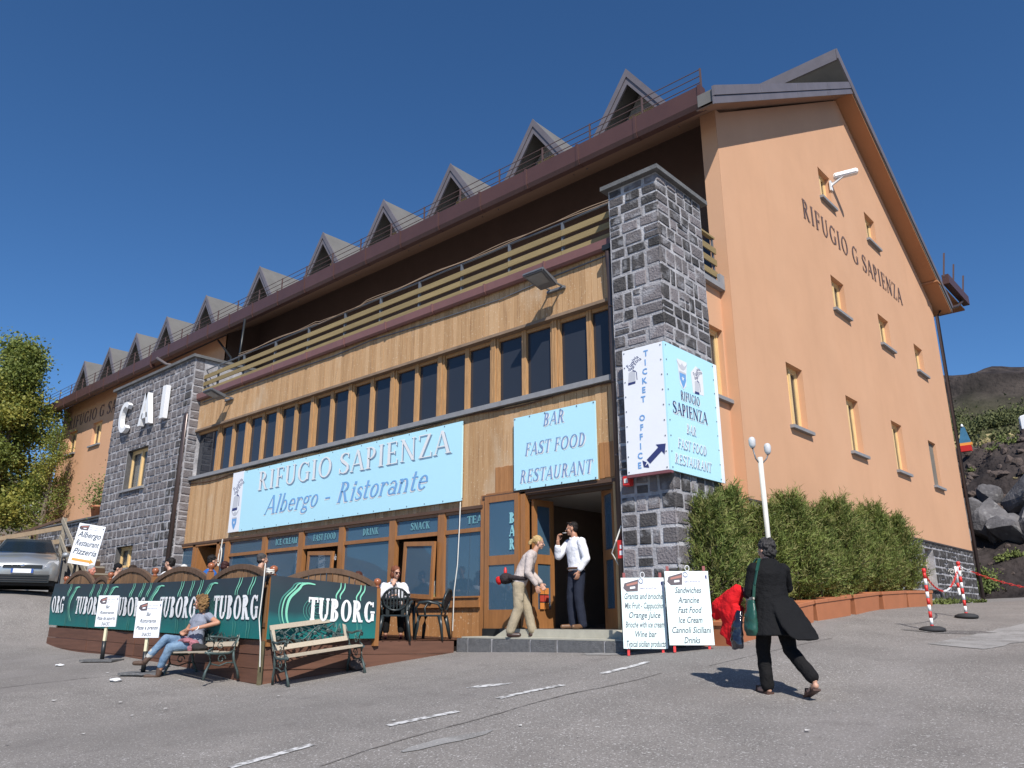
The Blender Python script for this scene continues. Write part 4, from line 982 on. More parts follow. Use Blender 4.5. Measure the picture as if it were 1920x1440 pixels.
for m_, dy, dz, l in ((shadowp, .02, -.02, .002), (signw, 0, 0, .006)):
    for t, z, w_ in (("BAR", 2.86, .32), ("FAST FOOD", 2.58, .92), ("RESTAURANT", 2.32, 1.16)): wall_letters(t, .16, w_, Face(.16, .07, .05, .04), fs_, 11.19 + dy, z + dz, m_, csn, shear=.2, lift=l, align='c')
bm = BM()
for z in np.linspace(2.24, 4.24, 9):
    for x in (-6.96, -6.26): bxc(bm, (x, 10.497, z), (.018, .008, .018))
    for y in (10.55, 12.1): bxc(bm, (-6.190, y, z), (.008, .018, .018))
obj("screws", bm, greym, csn)["kind"] = "stuff"
patchm = mat("plank_patch", (.36, .165, .06), .6, .2, 3, .05, 30, rnd=.1, stretch=(9, 9, .6))
for k in range(4): piece("patch_board", patchm, lodge, (-10.30 + k * .118, YE - .012, 2.56), (.112, .02, .50 - .02 * (k % 2)))
for k in range(3): piece("patch_board", patchm, lodge, (-7.83 + k * .105, YE - .012, 2.62), (.10, .02, .62 - .02 * (k % 2)))
bm = BM(); tube(bm, [(-11.22, 10.89, 2.22), (-11.21, 10.87, 1.8), (-11.24, 10.86, 1.0), (-11.30, 10.84, .5), (-11.33, 10.86, .1), (-11.36, 10.88, -.22)], .011, 5)
tag(obj("hanging_cord", bm, cream), "long white cord hanging down the cafe front from the end of the blue sign", "cord")
# flood lights under the balcony
def floodlight(x, y, z, lab):
    t = thing("floodlight", lab, "floodlight", (x, y, z), 0, "floodlights under the balcony", rx=rad(-14))
    bm = BM(); v = []
    for yy, w_, h0, h1 in ((-.26, .26, -.04, .03), (.26, .20, -.07, .05)):
        v.append([bm.verts.new((sx * w_, yy, h)) for sx, h in ((-1, h0), (1, h0), (1, h1), (-1, h1))])
    bm.faces.new(v[0][::-1]); bm.faces.new(v[1])
    for k in range(4): bm.faces.new((v[0][k], v[0][(k + 1) % 4], v[1][(k + 1) % 4], v[1][k]))
    bmesh.ops.recalc_face_normals(bm, faces=bm.faces); bmesh.ops.bevel(bm, geom=bm.edges[:], offset=.018, segments=2, affect='EDGES'); lobj("housing", bm, greym, t)
    bm = BM(); v = [bm.verts.new(p) for p in ((-.19, -.21, -.055), (.19, -.21, -.055), (.155, .09, -.072), (-.155, .09, -.072))]; bm.faces.new(v); lobj("lens", bm, mat("lens_grey", (.25, .26, .26), .25), t)
    bm = BM(); bar(bm, (-.15, .22, 0), (-.15, .46, .06), .03, .03); bar(bm, (.15, .22, 0), (.15, .46, .06), .03, .03); bar(bm, (-.22, .46, .02), (.22, .46, .02), .05, .05); lobj("bracket", bm, greym, t)
    return t
floodlight(-8.76, 10.52, 6.17, "grey floodlight under the near end of the balcony casting a shadow on the cladding")
floodlight(-21.1, 10.50, 6.27, "grey floodlight under the far end of the balcony beside the stone tower")
# wall camera on the gable
t = thing("security_camera", "white security camera on a bracket high on the orange gable wall", "camera", (XG, 21.0, 12.0))
bm = BM(); bxc(bm, (0, 0, 0), (.66, .20, .15)); 
Mc = Matrix.Translation((.42, .12, .18)) @ Matrix.Rotation(rad(-8), 4, 'Y') @ Matrix.Rotation(rad(25), 4, 'Z')
for v in bm.verts: v.co = Mc @ v.co
bmesh.ops.bevel(bm, geom=bm.edges[:], offset=.03, segments=2, affect='EDGES'); lobj("housing", bm, white, t)
bm = BM(); bar(bm, (0, 0, -.1), (.35, .05, .10), .06, .06); bar(bm, (.02, 0, -.25), (.02, 0, .05), .12, .05, up=Vector((1, 0, 0))); lobj("bracket", bm, white, t)
# lamp post with two round heads
t = thing("lamp_post", "white lamp post with two glass heads rising from the conifer hedge", "lamp post", (-5.58, 12.38, gz(-5.58, 12.38)))
z0 = gz(-5.58, 12.38) + .17
bm = BM(); tube(bm, [(0, 0, 0), (-.02, .0, 2.75 - z0)], .042, 10); lobj("pole", bm, mat("cream_pole", (.62, .60, .55), .6, .1, 4), t)
for dx, dy, dz in ((-.09, -.10, .30), (.08, .10, .20)):
    bm = BM(); tube(bm, [(-.02, 0, 2.62 - z0), (dx * .7, dy * .7, 2.72 - z0), (dx, dy, 2.72 + dz - .12 - z0)], .012, 6); lobj("arm", bm, greym, t)
    bm = BM(); lathe(bm, [(.03, 0), (.045, .03), (.055, .05), (.058, .14), (.04, .18), (.02, .19)], (dx, dy, 2.72 + dz - .12 - z0), 12); lobj("lamp_head", bm, mat("frosted_lamp", (.55, .55, .56), .3, .05), t)
# ---------------------------------------------------------------- raised timber deck
C0, RR, L0 = Vector((-11.53, 6.97)), Vector((-10.56, 10.15)), Vector((-20.6, 6.9))
def zdeck(x): return -.36 + max(0, -11.5 - x) * .018
deck = thing("timber_deck", "raised brown timber terrace deck boxed in with wide boards", "deck", (-14, 9, -.6))
def skirt(A, B, zt0, zt1, n, rows, seed):
    rr = random.Random(seed); dd = (B - A); nn = Vector((dd.y, -dd.x)).normalized()
    for i in range(n):
        for r_ in range(rows):
            a = A + dd * (i / n) + dd.normalized() * .006; b = A + dd * ((i + 1) / n) - dd.normalized() * .006
            off = nn * rr.uniform(-.006, .008); bm = BM(); v = []
            for p, zt in ((a, zt0 + (zt1 - zt0) * i / n), (b, zt0 + (zt1 - zt0) * (i + 1) / n)):
                zt_ = zt - r_ * .215
                for q in (p + off, p + off - nn * .035):
                    for z in (zt_ - .208, zt_): v.append(bm.verts.new((q.x, q.y, z)))
            for f in ((0, 1, 5, 4), (2, 6, 7, 3), (0, 4, 6, 2), (1, 3, 7, 5), (0, 2, 3, 1), (4, 5, 7, 6)): bm.faces.new([v[k] for k in f])
            bmesh.ops.recalc_face_normals(bm, faces=bm.faces); obj("skirt_board", bm, deckm, deck)
skirt(L0, C0, -.17, -.32, 4, 4, 1)
skirt(C0, RR, -.325, -.375, 1, 4, 2)
bm = BM(); tube(bm, [(C0.x + .02, C0.y - .02, -1.1), (C0.x + .02, C0.y - .02, -.33)], .05, 4); obj("corner_post", bm, mat("mossy_post", (.10, .085, .045), .9, .3, 8), deck)
yy = 7.0
while yy < 11.0:
    xr = C0.x + (RR.x - C0.x) * (yy + .07 - C0.y) / (RR.y - C0.y)
    bm = BM(); xa = -20.6
    v = [bm.verts.new(p) for p in ((xa, yy, zdeck(xa)), (xr, yy, zdeck(xr) - .0), (xr, yy + .134, zdeck(xr)), (xa, yy + .134, zdeck(xa)))]; bm.faces.new(v)
    bmesh.ops.solidify(bm, geom=bm.faces[:], thickness=.03); obj("floor_board", bm, deckm, deck); yy += .142
# fence of arched panels along the deck edge
fence = thing("deck_fence", "brown wooden fence of arched slatted panels with ball topped posts along the deck", "fence", (-15, 7.05, -.3))
FY = 7.03
fpx = [-20.35, -17.85, -15.75, -13.55, -11.50]
def fence_post(x, y, zf, zt):
    bm = BM(); bx(bm, x - .045, x + .045, y - .045, y + .045, zf - .05, zt); obj("post", bm, shopw, fence)
    bm = BM(); lathe(bm, [(.03, 0), (.055, .015), (.03, .035), (.035, .05), (.062, .085), (.066, .11), (.055, .145), (.02, .165)], (x, y, zt), 12); obj("ball_finial", bm, mat("varnish", (.30, .10, .045), .3, .1), fence)
def arch_panel(A, B, z0, zlow, zhi, n):
    A = Vector(A); B = Vector(B); d = B - A; rr = random.Random(int(abs(A.x) * 100))
    zt = lambda t: zlow + (zhi - zlow) * math.sin(math.pi * t) ** .75
    nrm = Vector((-d.y, d.x)).normalized(); W_ = d.length / n
    for i in range(n):
        t = (i + .5) / n; c = A + d * t; top = zt(t) - .02; zb = z0(c.x)
        piece("slat", plankf, fence, (c.x, c.y, (zb + top) / 2), (W_ * rr.uniform(.80, .9), .022, top - zb), rot=(rr.uniform(-.01, .01), rr.uniform(-.02, .02), math.atan2(d.y, d.x)))
    bm = BM(); m = 18; pts = [(A + d * (i / m)).to_3d() + Vector((0, 0, zt(i / m))) for i in range(m + 1)]
    for p, q in zip(pts, pts[1:]): bar(bm, p, q + (q - p) * .04, .07, .085)
    obj("arched_rail", bm, mat("fence_rail", (.12, .07, .042), .75, .15, 4), fence)
    bm = BM(); bar(bm, (A.x, A.y, z0(A.x) + .25), (B.x, B.y, z0(B.x) + .25), .05, .07); obj("lower_rail", bm, MATS["fence_rail"], fence)
for i, x in enumerate(fpx): fence_post(x, FY, zdeck(x), .80 if i < 4 else .66)
zf_ = lambda x: zdeck(x) + .02
arch_panel((fpx[0], FY), (fpx[0] + 1.65, FY), zf_, .72, 1.02, 14)
arch_panel((fpx[0] + 1.7, FY), (fpx[1], FY), zf_, .70, .86, 6)
arch_panel((fpx[1], FY), (fpx[2], FY), zf_, .66, .97, 16)
arch_panel((fpx[2], FY), (fpx[3], FY), zf_, .62, .90, 18)
arch_panel((fpx[3], FY), (fpx[4], FY), zf_, .56, .85, 18)
F2 = C0 + (RR - C0) * .55
arch_panel((fpx[4] + .06, FY + .05), (F2.x, F2.y), zf_, .50, .77, 17)
fence_post(F2.x + .02, F2.y, -.38, .50)
# two long cloth banners
bgm = bpy.data.materials.new("banner_cloth"); bgm.use_nodes = True; MATS["banner_cloth"] = bgm
N = bgm.node_tree.nodes; Lk = bgm.node_tree.links; b = N["Principled BSDF"]; b.inputs["Roughness"].default_value = .55; b.inputs["Specular IOR Level"].default_value = .3
uvn = N.new("ShaderNodeUVMap"); sp = N.new("ShaderNodeSeparateXYZ"); Lk.new(uvn.outputs[0], sp.inputs[0])
cr = N.new("ShaderNodeValToRGB"); e = cr.color_ramp; e.elements[0].color = (.012, .16, .15, 1); e.elements[1].color = (.028, .038, .048, 1); e.elements[0].position = .05; e.elements[1].position = .98
el = e.elements.new(.42); el.color = (.02, .055, .065, 1); el = e.elements.new(.30); el.color = (.016, .125, .125, 1)
nz = N.new("ShaderNodeTexNoise"); nz.inputs["Scale"].default_value = 1.3; Lk.new(uvn.outputs[0], nz.inputs["Vector"])
ad = N.new("ShaderNodeMath"); ad.operation = 'MULTIPLY_ADD'; ad.inputs[1].default_value = .5; Lk.new(nz.outputs["Fac"], ad.inputs[0]); s2 = N.new("ShaderNodeMath"); s2.operation = 'SUBTRACT'; s2.inputs[1].default_value = .25
Lk.new(sp.outputs[1], s2.inputs[0]); Lk.new(s2.outputs[0], ad.inputs[2]); Lk.new(ad.outputs[0], cr.inputs[0]); Lk.new(cr.outputs[0], b.inputs["Base Color"])
mint = mat("mint_print", (.22, .60, .42), .55, .05); mint2 = mat("dull_mint_print", (.06, .24, .20), .55, .05)
def banner(lab, P, Q, zb, zt, sagf, wav, seed, items, shear=0., bulge=.03):
    """cloth sheet from P to Q; zb/zt = (left,right) heights; items = list of (kind, s0, width)"""
    P = Vector(P); Q = Vector(Q); d = Q - P; Ln = d.length; dn = d / Ln; nn = Vector((dn.y, -dn.x)); rr = random.Random(seed); ph = [rr.uniform(0, 6) for _ in range(6)]
    def fn(s, t, l=0.):         # s metres along, t 0..1 up
        u = s / Ln; zb_ = zb[0] + (zb[1] - zb[0]) * u; zt_ = zt[0] + (zt[1] - zt[0]) * u - sagf * math.sin(math.pi * u) * .5
        wv = wav * (math.sin(s * 3.1 + ph[0] + t) * .5 + math.sin(s * 7.3 + ph[1] - 2 * t) * .3 + math.sin(t * 9 + s * 1.3 + ph[2]) * .35 + math.sin(s * 16 + 5 * math.sin(t * 3 + ph[3])) * .22) + bulge * math.sin(math.pi * t)
        c = P + dn * (s + shear * (t - .5) * 0) + nn * (.03 + wv + l); return (c.x, c.y, zb_ + (zt_ - zb_) * t)
    n, m = int(Ln / .07), 14; bm = BM(); uv = bm.loops.layers.uv.new("UVMap"); G = [[bm.verts.new(fn(Ln * i / n, j / m)) for j in range(m + 1)] for i in range(n + 1)]
    for i in range(n):
        for j in range(m):
            f = bm.faces.new((G[i][j], G[i + 1][j], G[i + 1][j + 1], G[i][j + 1])); f.smooth = True
            for lp, (a, c) in zip(f.loops, ((i, j), (i + 1, j), (i + 1, j + 1), (i, j + 1))): lp[uv].uv = (Ln * a / n, c / m)
    o = tag(obj("cloth_banner", bm, bgm), lab, "banner", "green cloth banners on the deck fence"); WM[o.name] = Matrix()
    Hh = (zt[0] - zb[0] + zt[1] - zb[1]) / 2; wm, mm, m2 = BM(), BM(), BM()
    def ribbon(bm_, pts, w_):
        nrm = []
        for i in range(len(pts)):
            a = pts[max(0, i - 1)]; c = pts[min(len(pts) - 1, i + 1)]; dd = Vector((c[0] - a[0], (c[1] - a[1]) * Hh)); dd.normalize(); nrm.append((-dd.y, dd.x / Hh))
        prev = None
        for p, q, k in zip(pts, nrm, range(len(pts))):
            ww = w_ * (.35 + .65 * math.sin(math.pi * k / (len(pts) - 1))) / 2
            cur = [bm_.verts.new(fn(min(Ln, max(0, p[0] + q[0] * ww * sg)), min(1, max(0, p[1] + q[1] * ww * sg)), .010)) for sg in (-1, 1)]
            if prev: bm_.faces.new((prev[0], cur[0], cur[1], prev[1]))
            prev = cur
    for kind, s0, w_ in items:
        if kind == 'text':
            Pn, ww = HEAVY.layout("TUBORG", 1., 1, .03); k = w_ / ww; ht = .40
            xx = 0
            for ch in "TUBORG":
                gl_, adv = HEAVY.glyph(ch); lb = BM()
                lay_polys(lb, [[(min(Ln, s0 + (xx + a) * k), .30 + c * ht) for a, c in p] for p in gl_], fn, 0, .016, .0005); obj("letter", lb, white, o); xx += adv + .03
        if kind == 'tail':
            Pn, ww = HEAVY.layout("ORG", 1., 1, .03); k = w_ / ww
            xx = 0
            for ch in "ORG":
                gl_, adv = HEAVY.glyph(ch); lb = BM(); lay_polys(lb, [[(s0 + (xx + a) * k, .30 + c * .40) for a, c in p] for p in gl_], fn, 0, .016, .0005); obj("letter", lb, white, o); xx += adv + .03
        if kind == 'bottle':
            for j, off in enumerate((0, -.07, -.12)):
                sh = [(-.02, 1.0), (-.02, .93), (.02, .86), (-.06, .80), (-.20, .70), (-.27, .56), (-.28, .42), (-.24, .26), (-.14, .14), (.0, .07)]
                sh = [(.22, .92), (.10, .935), (.0, .90), (-.03, .83), (-.10, .76), (-.19, .66), (-.22, .52), (-.22, .38), (-.18, .24), (-.08, .12)]
                ribbon(mm if j < 2 else m2, [(s0 + a + off, c) for a, c in _smooth(sh, 4)], .042 if j == 0 else .022)
            for j in range(5):
                ribbon(m2, [(s0 + .28 + (.05 + .045 * j) * math.cos(t), .48 + (.05 + .045 * j) * math.sin(t) * 1.0) for t in np.linspace(0, 5.6, 24)], .010)
        if kind == 'stripe':
            for j, off in enumerate((0, .07)):
                ribbon(mm, [(s0 + off + a, c) for a, c in _smooth([(.0, 1.), (.0, .9), (-.05, .82), (-.08, .76), (-.07, .70)], 4)], .024)
                ribbon(m2, [(s0 + off + a, c) for a, c in _smooth([(-.05, .28), (-.03, .18), (-.06, .08), (-.07, .0)], 4)], .02)
    wm.free(); obj("print_lines", mm, mint, o)["kind"] = "stuff"; obj("print_lines", m2, mint2, o)["kind"] = "stuff"
    return fn
def _smooth(p, k):
    for _ in range(2):
        q = [p[0]]
        for a, b in zip(p, p[1:]): q += [(a[0] * .75 + b[0] * .25, a[1] * .75 + b[1] * .25), (a[0] * .25 + b[0] * .75, a[1] * .25 + b[1] * .75)]
        p = q + [p[-1]]
    return p
it = []; s = 9.05 - 1.30
it += [('tail', .12, .75)]
for k in range(4): it += [('text', 7.62 - k * 2.02, 1.42), ('bottle', 7.45 - k * 2.02, 1), ('stripe', 8.35 - k * 2.02, 1), ('stripe', 8.75 - k * 2.02, 1), ('stripe', 7.05 - k * 2.02, 1)]
Pb = Vector((-20.62, 6.93)); Qb = Vector((-11.50, 6.93))
banner("long green beer banner with repeated white lettering along the front of the deck", Pb, Qb, (-.12, -.30), (.80, .66), .10, .014, 3, it)
banner("short green beer banner with one word of white lettering round the corner of the deck", (-11.46, 6.96), (F2.x + .06, F2.y - .05), (-.30, -.31), (.67, .52), 0, .010, 9, [('text', .62, 1.14), ('bottle', .50, 1), ('stripe', 1.15, 1), ('stripe', 1.50, 1)], bulge=.015)
bm = BM(); tube(bm, [(-11.45, 6.84, .85), (-11.44, 6.83, .5), (-11.46, 6.82, 0), (-11.43, 6.86, -.35), (-11.42, 6.88, -.7)], .010, 5); tube(bm, [(-11.5 + .06 * math.cos(t), 6.97 + .06 * math.sin(t), .70 + .012 * t / 3) for t in np.linspace(0, 18, 50)], .012, 5)
tag(obj("tie_rope", bm, cream), "white rope tied round the corner post of the deck fence", "rope")
# ---------------------------------------------------------------- cast-iron park benches
iron = mat("green_iron", (.075, .105, .10), .5, .3, 14, metal=.3); benchw = mat("bench_wood", (.44, .37, .28), .7, .12, 5, stretch=(.6, 9, 9), rnd=.06)
def spiral(bm, c, r0, r1, a0, a1, axis, n=14, th=.008):
    pts = []
    for i in range(n + 1):
        t = a0 + (a1 - a0) * i / n; r_ = r0 + (r1 - r0) * i / n
        pts.append((c[0] + (r_ * math.cos(t) if axis == 'x' else 0), c[1] + (r_ * math.cos(t) if axis == 'y' else 0), c[2] + r_ * math.sin(t)))
    tube(bm, pts, th, 5)
def make_bench(lab, loc, rz, Lb=1.22):
    """local: length along x, sitter faces -y, back at y=0"""
    t = thing("park_bench", lab, "bench", loc, rz, "cast iron benches before the deck")
    for sx in (-1, 1):
        x = sx * Lb / 2; e = BM()
        tube(e, [(x, .10, 0), (x, .07, .12), (x, .0, .26), (x, -.02, .40), (x, .02, .55), (x, .10, .72), (x, .15, .83)], [.024, .02, .02, .022, .02, .018, .016], 6)
        tube(e, [(x, -.50, 0), (x, -.47, .12), (x, -.40, .25), (x, -.42, .36), (x, -.47, .405)], [.026, .02, .02, .02, .024], 6)
        tube(e, [(x, -.50, .40), (x, -.30, .38), (x, -.10, .38), (x, .0, .42)], .02, 6)
        tube(e, [(x, .06, .62), (x, -.12, .60), (x, -.30, .63), (x, -.44, .64), (x, -.48, .60), (x, -.45, .57)], .018, 6)
        tube(e, [(x, -.44, .62), (x, -.36, .54), (x, -.38, .46), (x, -.46, .42)], .013, 6)
        tube(e, [(x, -.42, .24), (x, -.25, .20), (x, -.12, .24), (x, .0, .24)], .011, 5)
        spiral(e, (x, -.22, .30), .075, .02, 0, 7, 'y', th=.010); spiral(e, (x, -.25, .50), .06, .02, 1, 8, 'y', th=.008)
        lobj("iron_end", e, iron, t)
    for i in range(4): lobj("seat_slat", bxc(BM(), (0, -.44 + i * .125, .415 - (i > 1) * .006 * i), (Lb - .02, .10, .025)), benchw, t)
    Mb = Matrix.Translation((0, .03, .5)) @ Matrix.Rotation(rad(-17), 4, 'X')
    lobj("back_slat", bxc(BM(), (0, 0, .34), (Lb + .02, .028, .075), 0, Mb), benchw, t); lobj("back_slat", bxc(BM(), (0, 0, .02), (Lb + .02, .028, .075), 0, Mb), benchw, t)
    for sx in (-1, 1): lobj("back_upright", bxc(BM(), (sx * (Lb / 2 - .03), 0, .18), (.05, .026, .25), 0, Mb), benchw, t)
    g = BM(); rr = random.Random(4)
    for k in range(9):
        xx = -Lb / 2 + .12 + k * (Lb - .24) / 8
        pts = [Mb @ Vector((xx + .09 * math.sin(q * 2.3 + k), rr.uniform(-.006, .006), .06 + .245 * q / 3)) for q in range(4)]; tube(g, pts, .009, 5)
        for j in range(3):
            c = Mb @ Vector((xx + rr.uniform(-.06, .06), 0, .09 + j * .08)); r_ = rr.uniform(.022, .04); n = 7
            vv = [g.verts.new(c + Vector((r_ * math.cos(6.28 * i / n) * rr.uniform(.6, 1.2), rr.uniform(-.01, .01), r_ * math.sin(6.28 * i / n)))) for i in range(n)]; g.faces.new(vv)
    tube(g, [Mb @ Vector((x_, 0, .18 + .09 * math.sin(x_ * 9))) for x_ in np.linspace(-Lb / 2 + .05, Lb / 2 - .05, 30)], .009, 5)
    lobj("leaf_grille", g, iron, t)
    return t
bx1, by1 = -12.72, 6.80
bench1 = make_bench("cast iron bench with a woman sitting on it, left of the deck corner", (bx1, by1, gz(bx1, by1 - .25)), rad(2), 1.25)
bang = math.atan2(.985, .17)
bx2, by2 = -11.06, 7.62
bench2 = make_bench("empty cast iron bench just round the deck corner", (bx2, by2, gz(bx2 + .3, by2)), bang, 1.25)
bench1.rotation_euler.y = rad(-2.); bench2.rotation_euler.y = rad(-6.5)
# lava rock by the bench
def rock(name, c, d, seed, m, lab=None, group=None, cat="rock", sub=3):
    bm = BM(); bmesh.ops.create_icosphere(bm, subdivisions=sub, radius=1); rr = random.Random(seed)
    pl_ = [(Vector((rr.uniform(-1, 1), rr.uniform(-1, 1), rr.uniform(-1, 1))).normalized(), rr.uniform(.45, .85)) for _ in range(14)]
    for v in bm.verts:
        for n_, dd in pl_:
            k = v.co.dot(n_)
            if k > dd: v.co -= n_ * (k - dd)
        v.co *= 1 + rr.uniform(-.012, .012)
        v.co = Vector((v.co.x * d[0], v.co.y * d[1], v.co.z * d[2]))
    o = obj(name, bm, m, None, loc=c); o.rotation_euler = (rr.uniform(-.4, .4), rr.uniform(-.4, .4), rr.uniform(0, 6))
    return tag(o, lab, cat, group)
lavam = mat("lava_rock", (.10, .075, .065), .95, .3, 14, .3, 40)
rock("lava_rock", (-10.93, 8.38, gz(-10.93, 8.38) + .07), (.19, .15, .12), 3, lavam, "rough brown lava rock on the asphalt beside the empty bench")
# ---------------------------------------------------------------- plastic chairs, table
chp = mat("dark_green_plastic", (.022, .030, .032), .35, .1)
def make_chair(lab, loc, rz, grp="dark plastic chairs on the deck"):
    """sitter faces -y"""
    t = thing("plastic_chair", lab, "chair", loc, rz, grp)
    bm = BM(); bxc(bm, (0, 0, .42), (.44, .44, .03)); bmesh.ops.bevel(bm, geom=bm.edges[:], offset=.012, segments=2, affect='EDGES'); lobj("seat", bm, chp, t)
    for sx in (-1, 1):
        for y0, y1 in ((-.24, -.18), (.27, .19)):
            bm = BM(); tube(bm, [(sx * .27, y0, 0), (sx * .23, (y0 + y1) / 2, .25), (sx * .21, y1, .42)], [.018, .026, .03], 6, flat=1.5); lobj("leg", bm, chp, t)
        bm = BM(); tube(bm, [(sx * .23, -.20, .42), (sx * .27, -.22, .56), (sx * .28, -.16, .645), (sx * .28, .0, .66), (sx * .25, .17, .62), (sx * .22, .24, .5)], [.022, .022, .026, .028, .024, .02], 6); lobj("arm", bm, chp, t)
    Mb = Matrix.Translation((0, .20, .42)) @ Matrix.Rotation(rad(-14), 4, 'X')
    bm = BM(); pts = [(.215 * math.cos(a), 0, .28 + .19 * math.sin(a)) for a in np.linspace(0, 6.283, 25)]
    tube(bm, [Mb @ Vector(p) for p in pts], .030, 6, cap=False, flat=.6); lobj("back_rim", bm, chp, t)
    for k in range(6):
        xx = -.14 + k * .056; hh = .17 * math.sqrt(max(0, 1 - (xx / .21) ** 2)); bm = BM(); bar(bm, Mb @ Vector((xx, 0, .28 - hh)), Mb @ Vector((xx, 0, .28 + hh)), .026, .012, up=Vector((0, 1, 0))); lobj("back_slat", bm, chp, t)
    bm = BM(); bar(bm, Mb @ Vector((-.13, 0, -.02)), Mb @ Vector((-.13, 0, .16)), .06, .02, up=Vector((0, 1, 0))); bar(bm, Mb @ Vector((.13, 0, -.02)), Mb @ Vector((.13, 0, .16)), .06, .02, up=Vector((0, 1, 0))); lobj("back_stay", bm, chp, t)
    return t
hd = rad(42)
ch1 = make_chair("dark plastic chair with its round slatted back to the car park, before the seated woman", (-11.14, 9.28, -.365), rad(228))
ch2 = make_chair("dark plastic chair side on, between the table and the kick boards", (-10.98, 10.0, -.365), rad(-58))
tb = thing("cafe_table", "dark plastic cafe table in front of the woman with sunglasses", "table", (-11.60, 9.62, -.36))
bm = BM(); bxc(bm, (0, 0, .70), (.80, .80, .045)); bmesh.ops.bevel(bm, geom=bm.edges[:], offset=.02, segments=2, affect='EDGES'); lobj("tabletop", bm, chp, tb); tb.rotation_euler.z = rad(38)
for sx in (-1, 1):
    for sy in (-1, 1): bm = BM(); tube(bm, [(sx * .33, sy * .33, 0), (sx * .30, sy * .30, .68)], [.025, .035], 6); lobj("leg", bm, chp, tb)
for i, (x, y, hh, m_) in enumerate(((-11.34, 9.56, .14, mat("menu_card", (.75, .75, .75), .5)), (-11.28, 9.64, .11, blackp))):
    tag(obj("menu_holder" if i == 0 else "ashtray", bxc(BM(), (x, y, .365 + hh / 2), (.10, .02 if i == 0 else .08, hh if i == 0 else .04)), m_), ("white menu card standing on the cafe table", "black ashtray on the cafe table")[i], ("menu card", "ashtray")[i])
# ---------------------------------------------------------------- sign stands in front of the deck
mintb = mat("board_mint", (.70, .86, .82), .35, .05, .9, col2=(.80, .90, .88))
def header(bm, fn, w_, top, h_):
    q = lambda L, mi, l: lay_polys(bm, [L], fn, mi, l)
    x0 = -w_ / 2 + .03
    q([(x0 + .02, top - h_ * .35), (x0 + w_ * .36, top - h_ * .06), (x0 + w_ * .34, top - h_ * .92), (x0 + .05, top - h_ * .95), (x0, top - h_ * .7)], 1, .0025)
    q([(x0 + .05, top - h_ * .42), (x0 + w_ * .34, top - h_ * .22), (x0 + w_ * .335, top - h_ * .40), (x0 + .05, top - h_ * .56)], 2, .0035)
    q([(x0 + w_ * .16, top - h_ * .62), (x0 + w_ * .28, top - h_ * .58), (x0 + w_ * .28, top - h_ * .72), (x0 + w_ * .16, top - h_ * .76)], 3, .0045)
    put_text(bm, "Rifugio Sapienza", h_ * .26, fn, w_ * .12, top - h_ * .48, w_ * .44, .3, 4, .003)
    put_text(bm, "ALBERGO  RISTORANTE  BAR", h_ * .10, fn, w_ * .12, top - h_ * .76, w_ * .38, 0, 5, .003)
    q([(w_ * .42, top - h_ * .3), (w_ * .46, top - h_ * .2), (w_ * .46, top - h_ * .5), (w_ * .43, top - h_ * .5)], 5, .003)
HM = [greentext, mat("print_dark", (.10, .08, .09), .6), mat("print_red", (.38, .16, .13), .6), signw, greyprint, navy]
def board_face(w_, h_, hh, lines, parent, th, ulines=True, size=.085, bodycol=mintb, width=.8):
    """board standing on local z=0..h_, front at -y"""
    f = lambda x, z, l: (x, -.012 - l, z)
    bm = bx(BM(), -w_ / 2, w_ / 2, -.012, .012, 0, h_); lobj("panel", bm, bodycol, parent)
    lobj("header_strip", bx(BM(), -w_ / 2 + .006, w_ / 2 - .006, -.014, -.0125, h_ - hh, h_ - .006), signw, parent)
    bm = BM(); header(bm, lambda x, z, l: (x, -.0145 - l, z), w_, h_ - .01, hh)
    n = len(lines)
    for i, t in enumerate(lines):
        z = h_ - hh - (h_ - hh) * (i + .62) / n
        wd = min(w_ * .88, len(t) * size * .50 * width); put_text(bm, t, size, f, 0, z - size * .3, wd, .3, 0, .003, bold=size * .018)
        if ulines: lay_polys(bm, [[(-wd / 2, z - size * .62), (wd / 2, z - size * .62), (wd / 2, z - size * .62 + .005), (-wd / 2, z - size * .62 + .005)]], f, 4, .0025)
    lobj("lettering", bm, HM, parent)["kind"] = "stuff"
def post_sign(lab, bxy, zb0, zb1, w_, rz, lines):
    x, y = bxy; z0 = gz(x, y); t = thing("sign_stand", lab, "sign", (x, y, z0), rz, "small sign stands before the deck")
    bm = BM(); bxc(bm, (0, 0, .02), (.62, .42, .035)); lobj("base_plate", bm, stepm, t)
    bm = BM(); tube(bm, [(0, 0, .03), (0, 0, .36)], .038, 8); lobj("sleeve", bm, blackp, t)
    bm = BM(); bxc(bm, (0, 0, .5), (.045, .045, zb0 - z0 + .3 - .3 + .5)); lobj("stick", bm, mat("cream_post", (.72, .66, .45), .7, .1, 6), t)
    p = bpy.data.objects.new("board", None); COL.objects.link(p); p.parent = t; p.location = (0, -.04, zb0 - z0)
    board_face(w_, zb1 - zb0, .15, lines, p, .02, False, .06, signw, .9)
    return t
post_sign("small white pizza sign on a post, left of the two before the banner", (-15.95, 6.33), -.13, .43, .40, rad(38), ["Bar", "Ristorante", "Pizza da asporto", "SNACKS"])
post_sign("small white pizza sign on a post, beside the seated woman", (-13.62, 6.08), -.29, .29, .42, rad(40), ["Bar", "Ristorante", "Pizza a pranzo", "SNACKS"])
